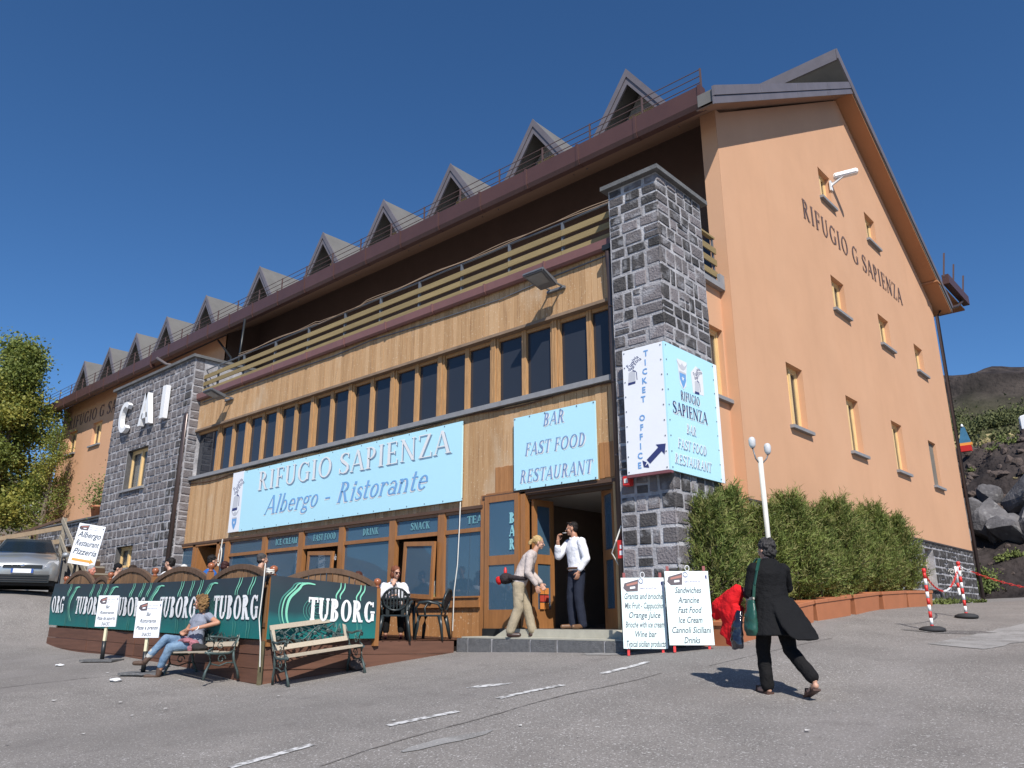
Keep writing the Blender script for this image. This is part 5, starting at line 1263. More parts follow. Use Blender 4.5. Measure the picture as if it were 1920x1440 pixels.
# two A-boards by the pillar
def a_board(lab, loc, rz, w_, h_, lines):
    t = thing("menu_easel", lab, "sign", loc, rz, "tall menu easels by the stone pillar", rx=0)
    p = bpy.data.objects.new("board", None); COL.objects.link(p); p.parent = t; p.location = (0, -.02, .09); p.rotation_euler = (rad(-7), 0, 0)
    board_face(w_, h_, .20, lines, p, .02, True, .088, mintb, .86)
    bm = BM(); bx(bm, -w_ / 2 + .03, -w_ / 2 + .07, .02, .05, 0, h_ + .08); bx(bm, w_ / 2 - .07, w_ / 2 - .03, .02, .05, 0, h_ + .08)
    fl = obj("frame", BM(), redp, None); bpy.data.objects.remove(fl)
    lobj("frame", bm, mat("easel_red", (.25, .06, .06), .6), p)
    for sx in (-1, 1):
        bm = BM(); bxc(bm, (sx * (w_ / 2 - .07), .0, .045), (.035, .03, .10)); lobj("foot", bm, mat("easel_foot_red", (.7, .05, .05), .5), t)
        bm = BM(); bar(bm, (sx * (w_ / 2 - .05), .10, h_ * .75), (sx * (w_ / 2 + .02), .48, .0), .02, .02); lobj("rear_leg", bm, greym, t)
    bm = BM(); tube(bm, [(.03 * math.sin(a), 0, h_ + .12 - .04 * math.cos(a)) for a in np.linspace(0, 6.28, 14)], .006, 5); lobj("hook", bm, white, t)
    return t
a_board("menu easel listing granita, brioche and cappuccino, nearer the entrance", (-6.56, 10.12, gz(-6.56, 10.12) - .01), rad(36), .63, 1.0, ["Granita and brioche", "Mix Fruit - Cappuccino", "Orange Juice", "Brioche with ice cream", "Wine bar", "Typical sicilian products"])
a_board("menu easel listing sandwiches, arancine and cannoli, nearer the hedge", (-5.96, 10.38, gz(-5.96, 10.38) - .01), rad(40), .63, 1.03, ["Sandwiches", "Arancine", "Fast Food", "Ice Cream", "Cannoli Siciliani", "Drinks"])
# tilted directory board at the far end of the deck
t = thing("direction_board", "tilted white board pointing right to Albergo Restaurant Pizzeria at the far end of the deck", "sign", (-21.9, 7.85, 1.33), rad(42), ry=rad(9))
p = bpy.data.objects.new("board", None); COL.objects.link(p); p.parent = t; p.rotation_euler = (0, 0, 0)
board_face(.70, 1.02, .16, ["Albergo", "Restaurant", "Pizzeria", " "], p, .02, False, .15, signw, 1.25)
lobj("arrow", (lambda b_: (lay_polys(b_, [[(-.27, .08), (.2, .08), (.2, .04), (.30, .11), (.2, .18), (.2, .14), (-.27, .14)]], lambda x, z, l: (x, -.014 - l, z), 0, .003), b_)[1])(BM()), orangep, p)
bm = BM(); bar(bm, (-.2, .05, .3), (-.2, .3, -1.0), .05, .05); bar(bm, (.2, .05, .3), (.2, .3, -1.0), .05, .05); lobj("leg", bm, blackp, t)
# ---------------------------------------------------------------- window goods
shelfz = .45
for k in range(11):
    x = -11.66 + k * .068; hh = .26 - .012 * k; y = YE + .22 + .03 * (k % 2); t = tag(None or thing("bottle", "%s bottle from the left in the row on the cafe window shelf" % ("first second third fourth fifth sixth seventh eighth ninth tenth last".split()[k]), "bottle", (x, y, shelfz), 0, "bottles on the window shelf"), None)
    if k == 0: t["label"] = "tallest pale green bottle, leftmost on the cafe window shelf"
    bm = BM(); lathe(bm, [(.024, 0), (.026, .01), (.026, hh * .55), (.011, hh * .75), (.010, hh)], n=10); lobj("body", bm, mat("bottle_green", (.25, .35, .15), .15) if k % 3 == 0 else mat("bottle_dark", (.10, .12, .22), .15), t)
    bm = BM(); lathe(bm, [(.027, hh * .12), (.027, hh * .42)], n=10); lobj("paper_label", bm, white, t)
t = thing("paper_tray", "grey cardboard tray of papers on the cafe window shelf behind the ajar sash", "tray", (-12.35, YE + .28, shelfz))
bm = BM(); v0 = [bm.verts.new(p) for p in ((-.30, -.1, 0), (.30, -.1, 0), (.30, .1, 0), (-.30, .1, 0))]; v1 = [bm.verts.new(p) for p in ((-.42, -.14, .20), (.42, -.14, .20), (.42, .14, .24), (-.42, .14, .24))]
bm.faces.new(v0)
for k in range(4): bm.faces.new((v0[k], v0[(k + 1) % 4], v1[(k + 1) % 4], v1[k]))
lobj("tray", bm, mat("cardboard_grey", (.40, .38, .36), .9), t)
bm = BM(); rr = random.Random(2)
for k in range(6): bxc(bm, (rr.uniform(-.2, .25), rr.uniform(-.05, .05), .22), (.2, .01, .14), 0, Matrix.Rotation(rr.uniform(-.3, .3), 4, 'Y'))
lobj("papers", bm, cream, t)
bm = BM()
for k in range(900):
    x = R.uniform(-13.2, -10.8); y = YE + R.uniform(.10, .16); a = R.uniform(-.04, .04); h_ = R.uniform(.06, .15)
    bm.faces.new([bm.verts.new(p) for p in ((x - .004, y, .40), (x + .004, y, .40), (x + a, y, .40 + h_))])
o = obj("dried_grass", bm, mat("dry_grass", (.35, .30, .08), .9, .3, 9)); tag(o, "strip of dried yellow grass along the cafe window shelf", "dried grass", kind="stuff")
# ---------------------------------------------------------------- people
skin = mat("skin", (.52, .29, .20), .5, .06, 12); skin2 = mat("skin_tanned", (.46, .23, .145), .5, .06, 12); lips = mat("lips", (.42, .13, .11), .5)
eyew = mat("eye_white", (.7, .68, .66), .3); eyed = mat("eye_dark", (.03, .02, .015), .2)
def clothm(n, c, r=.85, v=.1, **k): return mat("cloth_" + n, c, r, v, 7, .10, 55, spec=.15, **k)
FOLD = bpy.data.textures.new("folds", 'CLOUDS'); FOLD.noise_scale = .09; FOLD.noise_depth = 2
CURL = bpy.data.textures.new("curls", 'CLOUDS'); CURL.noise_scale = .030; CURL.noise_depth = 1
class Fig:
    def __init__(s): s.bm = BM()
    def sph(s, c, r, rot=None, sub=2):
        r = (r, r, r) if not isinstance(r, (tuple, list)) else r
        M = Matrix.Translation(Vector(c)) @ (rot.to_4x4() if rot is not None else Matrix()) @ Matrix.Diagonal((*r, 1))
        bmesh.ops.create_icosphere(s.bm, subdivisions=sub, radius=1, matrix=M); return s
    def limb(s, pts, rs, n=12):
        pts = [Vector(p) for p in pts]
        for p, r in zip(pts, rs): s.sph(p, r)
        for p, q, a, b in zip(pts, pts[1:], rs, rs[1:]): tube(s.bm, [p, q], [a, b], n)
        return s
    def loft(s, pts, rad2, side=(1, 0, 0), n=18):
        """rings of half-widths (a along side, b across)"""
        pts = [Vector(p) for p in pts]; side = Vector(side).normalized(); rings = []
        for i, p in enumerate(pts):
            d = (pts[min(len(pts) - 1, i + 1)] - pts[max(0, i - 1)]).normalized(); u = side.cross(d).normalized(); sd = d.cross(u).normalized(); a, b = rad2[i]
            rings.append([s.bm.verts.new(p + sd * a * math.cos(t) + u * b * math.sin(t)) for t in [2 * math.pi * k / n for k in range(n)]])
        for a, b in zip(rings, rings[1:]):
            for k in range(n): s.bm.faces.new((a[k], a[(k + 1) % n], b[(k + 1) % n], b[k]))
        s.bm.faces.new(rings[0][::-1]); s.bm.faces.new(rings[-1]); return s
    def hand(s, W, d, nrm, curl=.5, thumb=1, k=1.):
        W = Vector(W); d = Vector(d).normalized(); nrm = Vector(nrm); nrm = (nrm - d * nrm.dot(d)).normalized(); sd = d.cross(nrm) * thumb
        R3 = Matrix((sd, d, nrm)).transposed(); s.sph(W + d * .045 * k, (.040 * k, .052 * k, .017 * k), R3)
        for i, (off, L) in enumerate(((.030, .075), (.010, .085), (-.011, .078), (-.030, .060))):
            p = W + d * .085 * k + sd * off * k; a = 0; P = [p - d * .02]
            P.append(p); 
            for j, f in enumerate((.42, .32, .26)):
                a += curl * (.55 + .35 * j); q = P[-1] + (d * math.cos(a) + nrm * math.sin(a)) * L * k * f; P.append(q)
            s.limb(P, [.010 * k] * 3 + [.009 * k, .0075 * k], 8)
        p = W + d * .025 * k + sd * .030 * k; q = p + (d * .6 + sd * .7 + nrm * .3).normalized() * .038 * k; r_ = q + (d * .9 + sd * .1 + nrm * .4).normalized() * .032 * k
        s.limb([p, q, r_], [.013 * k, .011 * k, .009 * k], 8); return s
    def head(s, M, k=1.):
        """M places the head centre, face towards local -y"""
        def e(c, r): s.sph(M @ Vector([v * k for v in c]), tuple(v * k for v in r), M.to_3x3())
        e((0, .015, .030), (.074, .096, .086)); e((0, -.018, -.042), (.056, .066, .066)); e((0, -.060, -.092), (.022, .020, .018)); e((0, -.074, .018), (.050, .018, .014))
        e((.034, -.058, -.030), (.022, .022, .022)); e((-.034, -.058, -.030), (.022, .022, .022)); e((0, -.078, -.062), (.022, .013, .012))
        for sx in (-1, 1): e((sx * .076, .012, -.012), (.009, .020, .031))
        s.limb([M @ Vector((0, -.086 * k, .008 * k)), M @ Vector((0, -.108 * k, -.030 * k))], [.008 * k, .0125 * k], 8); return s
    def done(s, name, m, parent, voxel=.010, smooth=3, fold=0., tex=None, hollow=False):
        me = me_from(s.bm, name, m); o = bpy.data.objects.new(name, me); COL.objects.link(o)
        md = o.modifiers.new("r", 'REMESH'); md.mode = 'VOXEL'; md.voxel_size = voxel; md.use_smooth_shade = True
        if smooth: sm = o.modifiers.new("s", 'SMOOTH'); sm.iterations = smooth; sm.factor = .5
        if fold: dp = o.modifiers.new("d", 'DISPLACE'); dp.texture = tex or FOLD; dp.strength = fold; dp.mid_level = .5; dp.texture_coords = 'LOCAL'
        dg = bpy.context.evaluated_depsgraph_get(); m2 = bpy.data.meshes.new_from_object(o.evaluated_get(dg)); m2.name = name
        o.modifiers.clear(); o.data = m2; bpy.data.meshes.remove(me); o.parent = parent
        if not m2.materials: m2.materials.append(m)
        for p in m2.polygons: p.use_smooth = True
        return o
def eyes(M, parent, k=1., shades=False):
    if shades:
        f = BM()
        for sx in (-1, 1): bmesh.ops.create_icosphere(f, subdivisions=2, radius=1, matrix=M @ Matrix.Translation((sx * .034 * k, -.089 * k, .004 * k)) @ Matrix.Diagonal((.030 * k, .010 * k, .021 * k, 1)))
        tube(f, [M @ Vector((-.078 * k, .0, .01)), M @ Vector((-.06 * k, -.075 * k, .01)), M @ Vector((0, -.098 * k, .012)), M @ Vector((.06 * k, -.075 * k, .01)), M @ Vector((.078 * k, 0, .01))], .004, 5)
        lobj("sunglasses", f, mat("sunglass_lens", (.04, .008, .008), .08), parent); return
    w_, d_ = BM(), BM()
    for sx in (-1, 1):
        bmesh.ops.create_icosphere(w_, subdivisions=2, radius=1, matrix=M @ Matrix.Translation((sx * .030 * k, -.080 * k, .0)) @ Matrix.Diagonal((.0135 * k, .009 * k, .0065 * k, 1)))
        bmesh.ops.create_icosphere(d_, subdivisions=2, radius=1, matrix=M @ Matrix.Translation((sx * .030 * k, -.0865 * k, .0)) @ Matrix.Diagonal((.006 * k, .004 * k, .006 * k, 1)))
        bxc(d_, (0, 0, 0), (.034 * k, .006 * k, .006 * k), 0, M @ Matrix.Translation((sx * .031 * k, -.088 * k, .020 * k)))
    lobj("eye", w_, eyew, parent); lobj("eyebrows", d_, eyed, parent)
def mouth(M, parent, k=1.): b = BM(); bmesh.ops.create_icosphere(b, subdivisions=2, radius=1, matrix=M @ Matrix.Translation((0, -.0875 * k, -.064 * k)) @ Matrix.Diagonal((.022 * k, .006 * k, .007 * k, 1))); lobj("lips", b, lips, parent)
def HM_(c, yaw=0, pitch=0, roll=0): return Matrix.Translation(c) @ Matrix.Rotation(rad(yaw), 4, 'Z') @ Matrix.Rotation(rad(pitch), 4, 'X') @ Matrix.Rotation(rad(roll), 4, 'Y')
def shoe(f, heel, toe, h=.05, w=.042): 
    heel, toe = Vector(heel), Vector(toe); f.limb([heel, (heel + toe) / 2 + Vector((0, 0, -.004)), toe], [w * .92, w, w * .85])
# 1 walking woman seen from behind -----------------------------------------------------------
wx, wy = -3.87, 8.50
P1 = thing("person", "woman in a long black coat walking away, carrying a red jacket and bags", "person", (wx, wy, gz(wx, wy)), rad(238))
black = clothm("black", (.010, .010, .011)); blackt = clothm("black_trousers", (.012, .0115, .012))
H1 = HM_((0, -.02, 1.50), 12, 6)
b = Fig(); b.head(H1, .98)
b.limb([(0, .0, 1.42), (0, .01, 1.33)], [.05, .055])
b.loft([(0, 0, .78), (0, .0, .95), (0, 0, 1.1), (0, .01, 1.25), (0, .01, 1.34)], [(.15, .10), (.16, .11), (.13, .10), (.16, .105), (.12, .07)])
hipL, hipR = (.09, 0, .84), (-.09, 0, .84)
kL, aL = (.09, -.10, .46), (.08, -.10, .08)          # leading, flat foot
kR, aR = (-.10, .12, .45), (-.12, .44, .17)          # trailing, heel lifted
b.limb([hipL, kL, aL], [.085, .055, .036]); b.limb([hipR, kR, aR], [.085, .055, .036])
shoe(b, (.08, -.07, .045), (.09, -.26, .04), w=.034); shoe(b, (-.12, .46, .12), (-.12, .31, .035), w=.034)
sR, eR, wR = (-.18, .01, 1.29), (-.30, -.12, 1.10), (-.13, -.10, 1.36)
sL, eL, wL = (.18, .01, 1.29), (.25, -.02, 1.03), (.16, -.24, 1.02)
b.limb([sR, eR, wR], [.055, .042, .028]); b.limb([sL, eL, wL], [.055, .042, .028])
b.hand(wR, (.35, .15, .9), (.6, .2, -.2), .9, 1); b.hand(wL, (.1, -1, -.1), (-.2, 0, -1), .9, -1)
b.done("body", skin, P1, .0075, 2)
c = Fig(); c.loft([(0, .02, .60), (0, .02, .72), (0, .01, .95), (0, .01, 1.12), (0, .015, 1.24), (0, .01, 1.34), (0, .01, 1.41)], [(.32, .27), (.27, .215), (.205, .155), (.18, .135), (.20, .135), (.17, .10), (.07, .07)])
c.loft([(-.05, .12, .96), (-.08, .26, .74), (-.09, .40, .60), (-.09, .46, .56)], [(.15, .06), (.19, .05), (.18, .022), (.13, .012)])
c.limb([sR, eR, (-.17, -.11, 1.31)], [.075, .062, .048]); c.limb([sL, eL, (.17, -.19, 1.025)], [.075, .064, .05])
c.done("coat", black, P1, .011, 4, .022)
tr = Fig(); tr.limb([(.09, 0, .82), kL, (.08, -.09, .09)], [.098, .075, .072]); tr.limb([(-.09, 0, .82), kR, (-.12, .42, .20)], [.098, .075, .068]); tr.sph((0, 0, .84), (.17, .12, .1))
tr.done("trousers", blackt, P1, .010, 3, .02)
for heel, toe in (((.08, -.045, .012), (.09, -.29, .012)), ((-.12, .475, .085), (-.12, .29, .006))):
    sd = BM(); hv, tv = Vector(heel), Vector(toe); bar(sd, hv, tv, .088, .022); md_ = (hv + tv) / 2
    for q in (.25, .8): c_ = hv + (tv - hv) * q; tube(sd, [c_ + Vector((-.042, 0, .0)), c_ + Vector((-.03, 0, .06)), c_ + Vector((.03, 0, .062)), c_ + Vector((.042, 0, 0))], .011, 6)
    lobj("sandal", sd, mat("sandal_brown", (.07, .035, .025), .6), P1)
h = Fig(); h.sph(H1 @ Vector((0, .03, .045)), (.090, .105, .092), H1.to_3x3()); h.sph(H1 @ Vector((0, .055, -.03)), (.080, .075, .07), H1.to_3x3()); h.done("hair", clothm("grey_dark_hair", (.045, .042, .042), .6, .5), P1, .009, 1, .055, CURL)
eyes(H1, P1)
# her load: separate things
f3 = lambda p: WM[P1.name] @ Vector(p)
def held(name, lab, cat, fig, m, voxel, sm, fold): 
    t = fig.done(name, m, None, voxel, sm, fold); t.matrix_basis = WM[P1.name].copy(); return tag(t, lab, cat)
j = Fig(); j.loft([(.24, -.20, 1.10), (.28, -.30, 1.0), (.33, -.40, .86), (.30, -.36, .72), (.36, -.42, .58)], [(.05, .07), (.11, .10), (.14, .09), (.13, .08), (.09, .05)], (0, 1, 0)); j.loft([(.27, -.26, .92), (.30, -.30, .74), (.34, -.26, .55), (.34, -.2, .50)], [(.10, .08), (.13, .07), (.14, .05), (.07, .02)], (0, 1, 0)); j.limb([(.28, -.34, 1.03), (.36, -.50, .92), (.37, -.55, .80)], [.07, .075, .05])
held("red_jacket", "bright red jacket slung over the walking woman's arm", "jacket", j, clothm("red", (.66, .015, .02)), .010, 4, .025)
j = Fig(); j.loft([(.30, -.16, .86), (.34, -.17, .72), (.36, -.17, .54), (.36, -.16, .46)], [(.04, .03), (.085, .045), (.10, .06), (.09, .04)], (0, 1, 0)); held("plastic_bag", "shiny black plastic bag hanging beside the red jacket", "bag", j, mat("bag_black", (.012, .012, .02), .12, spec=1.), .010, 2, .022)
j = Fig(); j.loft([(.27, .02, .96), (.29, .03, .80), (.295, .03, .66), (.29, .03, .60)], [(.075, .025), (.095, .05), (.10, .06), (.085, .04)], (0, 1, 0)); g = held("handbag", "dark green leather shoulder bag with a pale trim carried by the walking woman", "bag", j, mat("bag_green", (.018, .075, .052), .35, .1, 5, spec=.6), .010, 3, .02)
bm = BM(); bar(bm, (.268, -.05, .97), (.272, .09, .985), .02, .03); bar(bm, (.268, -.05, .97), (.24, -.13, 1.09), .02, .03); lobj("trim", bm, mat("trim_grey", (.38, .35, .30), .6), g)
bm = BM()
pth = [(.27, .08, .97), (.255, .10, 1.12), (.21, .10, 1.27), (.14, .06, 1.40), (.12, -.02, 1.41), (.17, -.10, 1.3), (.25, -.06, 1.1), (.27, -.04, .97)]
for p, q in zip(pth, pth[1:]): bar(bm, p, q, .03, .012)
lobj("strap", bm, MATS["bag_green"], g)
# 2 woman on the bench -------------------------------------------------------------------------
P2 = thing("person", "curly haired woman in a grey T-shirt and jeans sitting cross legged on the bench", "person", (bx1 - .17, by1, gz(bx1, by1 - .25)), rad(2))
H2 = HM_((-.27, -.09, 1.185), -38, 4, 4)
b = Fig(); b.head(H2, .96); b.limb([(-.27, -.06, 1.12), (-.27, -.03, 1.02)], [.046, .052])
b.loft([(-.28, -.12, .46), (-.28, -.11, .58), (-.28, -.09, .72), (-.27, -.05, .88), (-.27, -.03, 1.0)], [(.17, .13), (.16, .11), (.13, .10), (.165, .115), (.12, .07)])
b.limb([(-.44, -.03, .96), (-.58, -.10, .74), (-.34, -.34, .70)], [.052, .040, .027]); b.hand((-.34, -.34, .70), (.9, -.25, .1), (0, 0, -1), .6, 1)
b.limb([(-.10, -.02, .96), (.16, .02, .86), (-.08, -.28, .76)], [.052, .040, .027]); b.hand((-.08, -.28, .76), (-.9, -.3, -.15), (0, 0, -1), .7, -1)
b.limb([(-.36, -.12, .52), (-.38, -.56, .60), (-.52, -.78, .30)], [.08, .055, .036]); b.limb([(-.2, -.12, .50), (-.26, -.54, .47), (-.38, -.62, .10)], [.08, .055, .036])
b.done("body", skin2, P2, .0075, 2)
c = Fig(); c.loft([(-.28, -.115, .50), (-.28, -.11, .60), (-.28, -.09, .74), (-.27, -.05, .88), (-.27, -.03, .98), (-.27, -.03, 1.02)], [(.175, .135), (.165, .13), (.145, .12), (.18, .13), (.155, .09), (.07, .055)])
c.limb([(-.43, -.03, .965), (-.50, -.065, .87)], [.068, .062]); c.limb([(-.11, -.02, .965), (.0, .0, .92)], [.068, .060]); c.done("t_shirt", clothm("grey_tee", (.24, .26, .32)), P2, .010, 3, .02)
jn = Fig(); jn.sph((-.28, -.12, .50), (.185, .14, .10)); jn.limb([(-.36, -.12, .53), (-.38, -.56, .61), (-.49, -.73, .38)], [.095, .074, .055]); jn.limb([(-.2, -.12, .52), (-.26, -.54, .48), (-.36, -.61, .20)], [.095, .076, .055]); jn.done("jeans", clothm("denim", (.10, .17, .27), .9, .35, col2=(.22, .32, .43)), P2, .010, 3, .02)
cf = Fig(); cf.limb([(-.475, -.70, .42), (-.505, -.755, .335)], [.060, .050]); cf.done("cuff", clothm("cuff", (.42, .42, .40)), P2, .009, 1)
s_ = Fig(); s_.limb([(-.50, -.75, .33), (-.525, -.79, .27)], [.048, .045]); shoe(s_, (-.53, -.78, .25), (-.66, -.90, .24), w=.040); s_.limb([(-.375, -.615, .15), (-.38, -.62, .07)], [.046, .044]); shoe(s_, (-.385, -.62, .048), (-.52, -.76, .04), w=.040); s_.done("boots", mat("boot_brown", (.085, .05, .033), .6, .2), P2, .008, 2)
sh = Fig(); sh.sph((-.42, -.18, .60), (.10, .09, .045)); sh.sph((-.22, -.30, .58), (.16, .10, .045)); sh.sph((-.06, -.24, .54), (.09, .08, .06)); sh.sph((-.02, -.32, .46), (.05, .05, .06)); sh.sph((-.28, -.34, .55), (.06, .08, .06)); tag(sh.done("plaid_shirt", clothm("plaid", (.10, .06, .07), .9, .1, col2=(.42, .17, .20)), P2, .009, 2, .05), "pink and grey checked shirt lying in her lap")
h = Fig()
for c_, r_ in (((0, .035, .055), (.095, .10, .085)), ((.075, .02, -.02), (.04, .06, .085)), ((-.072, .035, -.01), (.035, .055, .075)), ((.02, .085, -.02), (.085, .05, .10)), ((.085, .03, -.09), (.035, .045, .06)), ((-.03, -.035, .095), (.06, .05, .03))): h.sph(H2 @ Vector(c_), r_, H2.to_3x3())
h.done("hair", clothm("blond_brown_hair", (.09, .045, .022), .6, .3, col2=(.30, .18, .075)), P2, .008, 1, .07, CURL); eyes(H2, P2, .96); mouth(H2, P2, .96)
bm = BM(); tube(bm, [(-.03 + .034 * math.cos(a), -.235 + .02 * math.sin(a), .775 + .03 * math.sin(a)) for a in np.linspace(0, 6.28, 12)], .009, 6); lobj("wristwatch", bm, white, P2)
k_ = Fig(); k_.sph((.06, -.20, .47), (.14, .13, .06)); k_.sph((.02, -.24, .50), (.09, .09, .05)); o = k_.done("shoulder_pouch", clothm("charcoal_bag", (.035, .033, .032)), None, .01, 2, .02); o.matrix_basis = WM[P2.name].copy(); tag(o, "flat charcoal bag lying on the bench beside the seated woman", "bag")
# 3 tourist leaning into the doorway -------------------------------------------------------------
P3 = thing("person", "blond woman in khaki trousers and pale shirt leaning towards the doorway from the step", "person", (-9.15, 10.46, -.30), rad(128))
H3 = HM_((0, -.24, 1.565), 6, 10)
b = Fig(); b.head(H3, .96); b.limb([(0, -.21, 1.49), (0, -.15, 1.38)], [.045, .052])
sp_ = [(0, .10, .86), (0, .07, .98), (0, .01, 1.13), (0, -.07, 1.28), (0, -.13, 1.38)]
b.loft(sp_, [(.165, .11), (.15, .11), (.135, .10), (.155, .11), (.11, .07)])
b.limb([(.09, .10, .86), (.10, -.02, .48), (.10, -.12, .09)], [.085, .055, .036]); b.limb([(-.09, .10, .86), (-.10, .10, .47), (-.10, .26, .08)], [.085, .055, .036])
b.limb([(-.17, -.09, 1.32), (-.22, -.06, 1.05), (-.20, -.20, .83)], [.05, .038, .026]); b.hand((-.20, -.20, .83), (.1, -.3, -.95), (.8, -.1, 0), .7, 1)
b.limb([(.17, -.09, 1.32), (.22, -.10, 1.06), (.18, -.26, .88)], [.05, .038, .026]); b.hand((.18, -.26, .88), (-.1, -.5, -.8), (-.8, 0, 0), .7, -1)
b.done("body", skin, P3, .0075, 2)
c = Fig(); c.loft([(0, .115, .88), *sp_[1:], (0, -.16, 1.43)], [(.19, .135), (.175, .13), (.165, .125), (.18, .13), (.15, .09), (.07, .06)]); c.limb([(-.17, -.09, 1.32), (-.225, -.06, 1.05), (-.205, -.19, .87)], [.072, .060, .048]); c.limb([(.17, -.09, 1.32), (.22, -.10, 1.06), (.185, -.25, .91)], [.072, .060, .048]); c.done("shirt", clothm("pale_shirt", (.50, .43, .40)), P3, .010, 3, .02)
t_ = Fig(); t_.sph((0, .11, .88), (.18, .13, .11)); t_.limb([(.09, .11, .86), (.10, -.02, .48), (.10, -.11, .12)], [.105, .085, .075]); t_.limb([(-.09, .11, .86), (-.10, .11, .47), (-.10, .25, .11)], [.108, .088, .078]); t_.sph((-.165, .08, .64), (.03, .07, .09)); t_.sph((.165, .04, .64), (.03, .07, .09)); t_.done("trousers", clothm("khaki", (.36, .30, .21)), P3, .010, 4, .014)
s_ = Fig(); shoe(s_, (-.10, .28, .045), (-.10, .10, .04)); shoe(s_, (.10, -.08, .045), (.10, -.27, .04)); s_.done("shoes", mat("shoe_brown", (.05, .025, .02), .4), P3, .009, 2)
h = Fig(); h.sph(H3 @ Vector((0, .03, .042)), (.082, .098, .086), H3.to_3x3()); h.sph(H3 @ Vector((0, .125, .01)), (.035, .04, .035), H3.to_3x3()); h.sph(H3 @ Vector((0, .15, -.03)), (.03, .03, .045), H3.to_3x3()); h.done("hair", clothm("blond_hair", (.38, .25, .10), .5, .3, col2=(.55, .40, .20)), P3, .008, 2, .02, CURL); eyes(H3, P3, .96); mouth(H3, P3, .96)
wv = lambda t: tag(t, None)
b_ = Fig(); b_.sph((-.02, .33, .96), (.14, .13, .10)); b_.limb([(-.14, .24, .98), (-.19, .08, .96), (-.14, -.03, .95)], [.045, .035, .03]); b_.limb([(.14, .24, .98), (.19, .08, .96), (.14, -.03, .95)], [.045, .035, .03]); o = b_.done("waist_pack", clothm("dark_pack", (.035, .028, .030)), None, .01, 3, .03); o.matrix_basis = WM[P3.name].copy(); tag(o, "dark waist pack worn by the leaning tourist", "waist pack")
b_ = Fig(); b_.sph((-.03, .45, .93), (.085, .06, .075)); o = b_.done("rolled_jacket", clothm("red_roll", (.55, .02, .02)), None, .009, 2, .03); o.matrix_basis = WM[P3.name].copy(); tag(o, "red rolled jacket strapped to the tourist's waist pack", "jacket")
bm = BM(); lathe(bm, [(.026, 0), (.028, .02), (.028, .08), (.016, .10), (.014, .12)], (-.02, .34, 1.03), 10); o = obj("drink_bottle", bm, redp, None); o.matrix_basis = WM[P3.name].copy(); tag(o, "red drinking bottle standing in the tourist's waist pack", "bottle")
# 4 man in the doorway ---------------------------------------------------------------------------
P4 = thing("person", "dark haired man in white shirt and navy trousers smoking in the doorway", "person", (-8.42, 10.93, -.165), rad(-20))
H4 = HM_((-.01, -.05, 1.655), -42, 3)
b = Fig(); b.head(H4, 1.0); b.limb([(0, -.02, 1.57), (0, .0, 1.47)], [.055, .062])
b.loft([(0, .02, .90), (0, .02, 1.02), (0, .01, 1.16), (0, .0, 1.34), (0, .0, 1.46)], [(.16, .11), (.15, .11), (.155, .115), (.185, .12), (.13, .08)])
b.limb([(.09, .02, .92), (.10, -.01, .50), (.11, .05, .09)], [.09, .058, .04]); b.limb([(-.09, .02, .92), (-.11, -.03, .50), (-.12, .0, .09)], [.09, .058, .04])
b.limb([(-.20, .0, 1.42), (-.27, -.17, 1.20), (-.17, -.24, 1.45)], [.058, .046, .030]); b.hand((-.17, -.24, 1.45), (.15, .15, .95), (.7, .3, 0), .75, 1)
b.limb([(.20, .0, 1.42), (.27, .05, 1.14), (.21, -.07, .92)], [.058, .046, .030]); b.hand((.21, -.07, .92), (-.2, -.2, -.95), (-.8, 0, 0), .6, -1)
b.done("body", skin2, P4, .0075, 2)
c = Fig(); c.loft([(0, .02, .95), (0, .02, 1.05), (0, .01, 1.18), (0, .0, 1.34), (0, .0, 1.45), (0, -.01, 1.51)], [(.175, .135), (.172, .132), (.18, .135), (.205, .14), (.17, .10), (.075, .07)]); c.limb([(-.20, .0, 1.42), (-.275, -.17, 1.20), (-.21, -.22, 1.35)], [.08, .068, .058]); c.limb([(.20, .0, 1.42), (.275, .05, 1.14), (.225, -.05, .97)], [.08, .068, .052]); c.limb([(-.07, -.05, 1.50), (0, -.085, 1.47), (.07, -.05, 1.50)], [.022, .018, .022]); c.done("shirt", clothm("white_shirt", (.78, .78, .82), .8, .03), P4, .010, 3, .018)
t_ = Fig(); t_.sph((0, .02, .92), (.17, .12, .10)); t_.limb([(.09, .02, .90), (.10, -.01, .50), (.11, .05, .07)], [.105, .082, .072]); t_.limb([(-.09, .02, .90), (-.11, -.03, .50), (-.12, .0, .07)], [.105, .082, .072]); t_.done("trousers", clothm("navy", (.022, .026, .042)), P4, .010, 3, .015)
bm = BM(); tube(bm, [(.178 * math.cos(a), .02 + .136 * math.sin(a), .985) for a in np.linspace(0, 6.283, 24)], .016, 6, cap=False, flat=1.3); lobj("belt", bm, mat("belt_brown", (.10, .05, .03), .5), P4)
s_ = Fig(); shoe(s_, (.11, .06, .045), (.13, -.15, .038)); shoe(s_, (-.12, .02, .045), (-.17, -.18, .038)); s_.done("shoes", mat("shoe_tan", (.16, .085, .045), .4), P4, .009, 2)
h = Fig(); h.sph(H4 @ Vector((0, .028, .046)), (.078, .095, .078), H4.to_3x3()); h.sph(H4 @ Vector((0, .06, .0)), (.074, .055, .06), H4.to_3x3()); h.sph(H4 @ Vector((0, -.05, .100)), (.05, .035, .02), H4.to_3x3()); h.done("hair", clothm("black_hair", (.018, .015, .014), .5, .2), P4, .008, 2, .02, CURL); eyes(H4, P4); mouth(H4, P4)
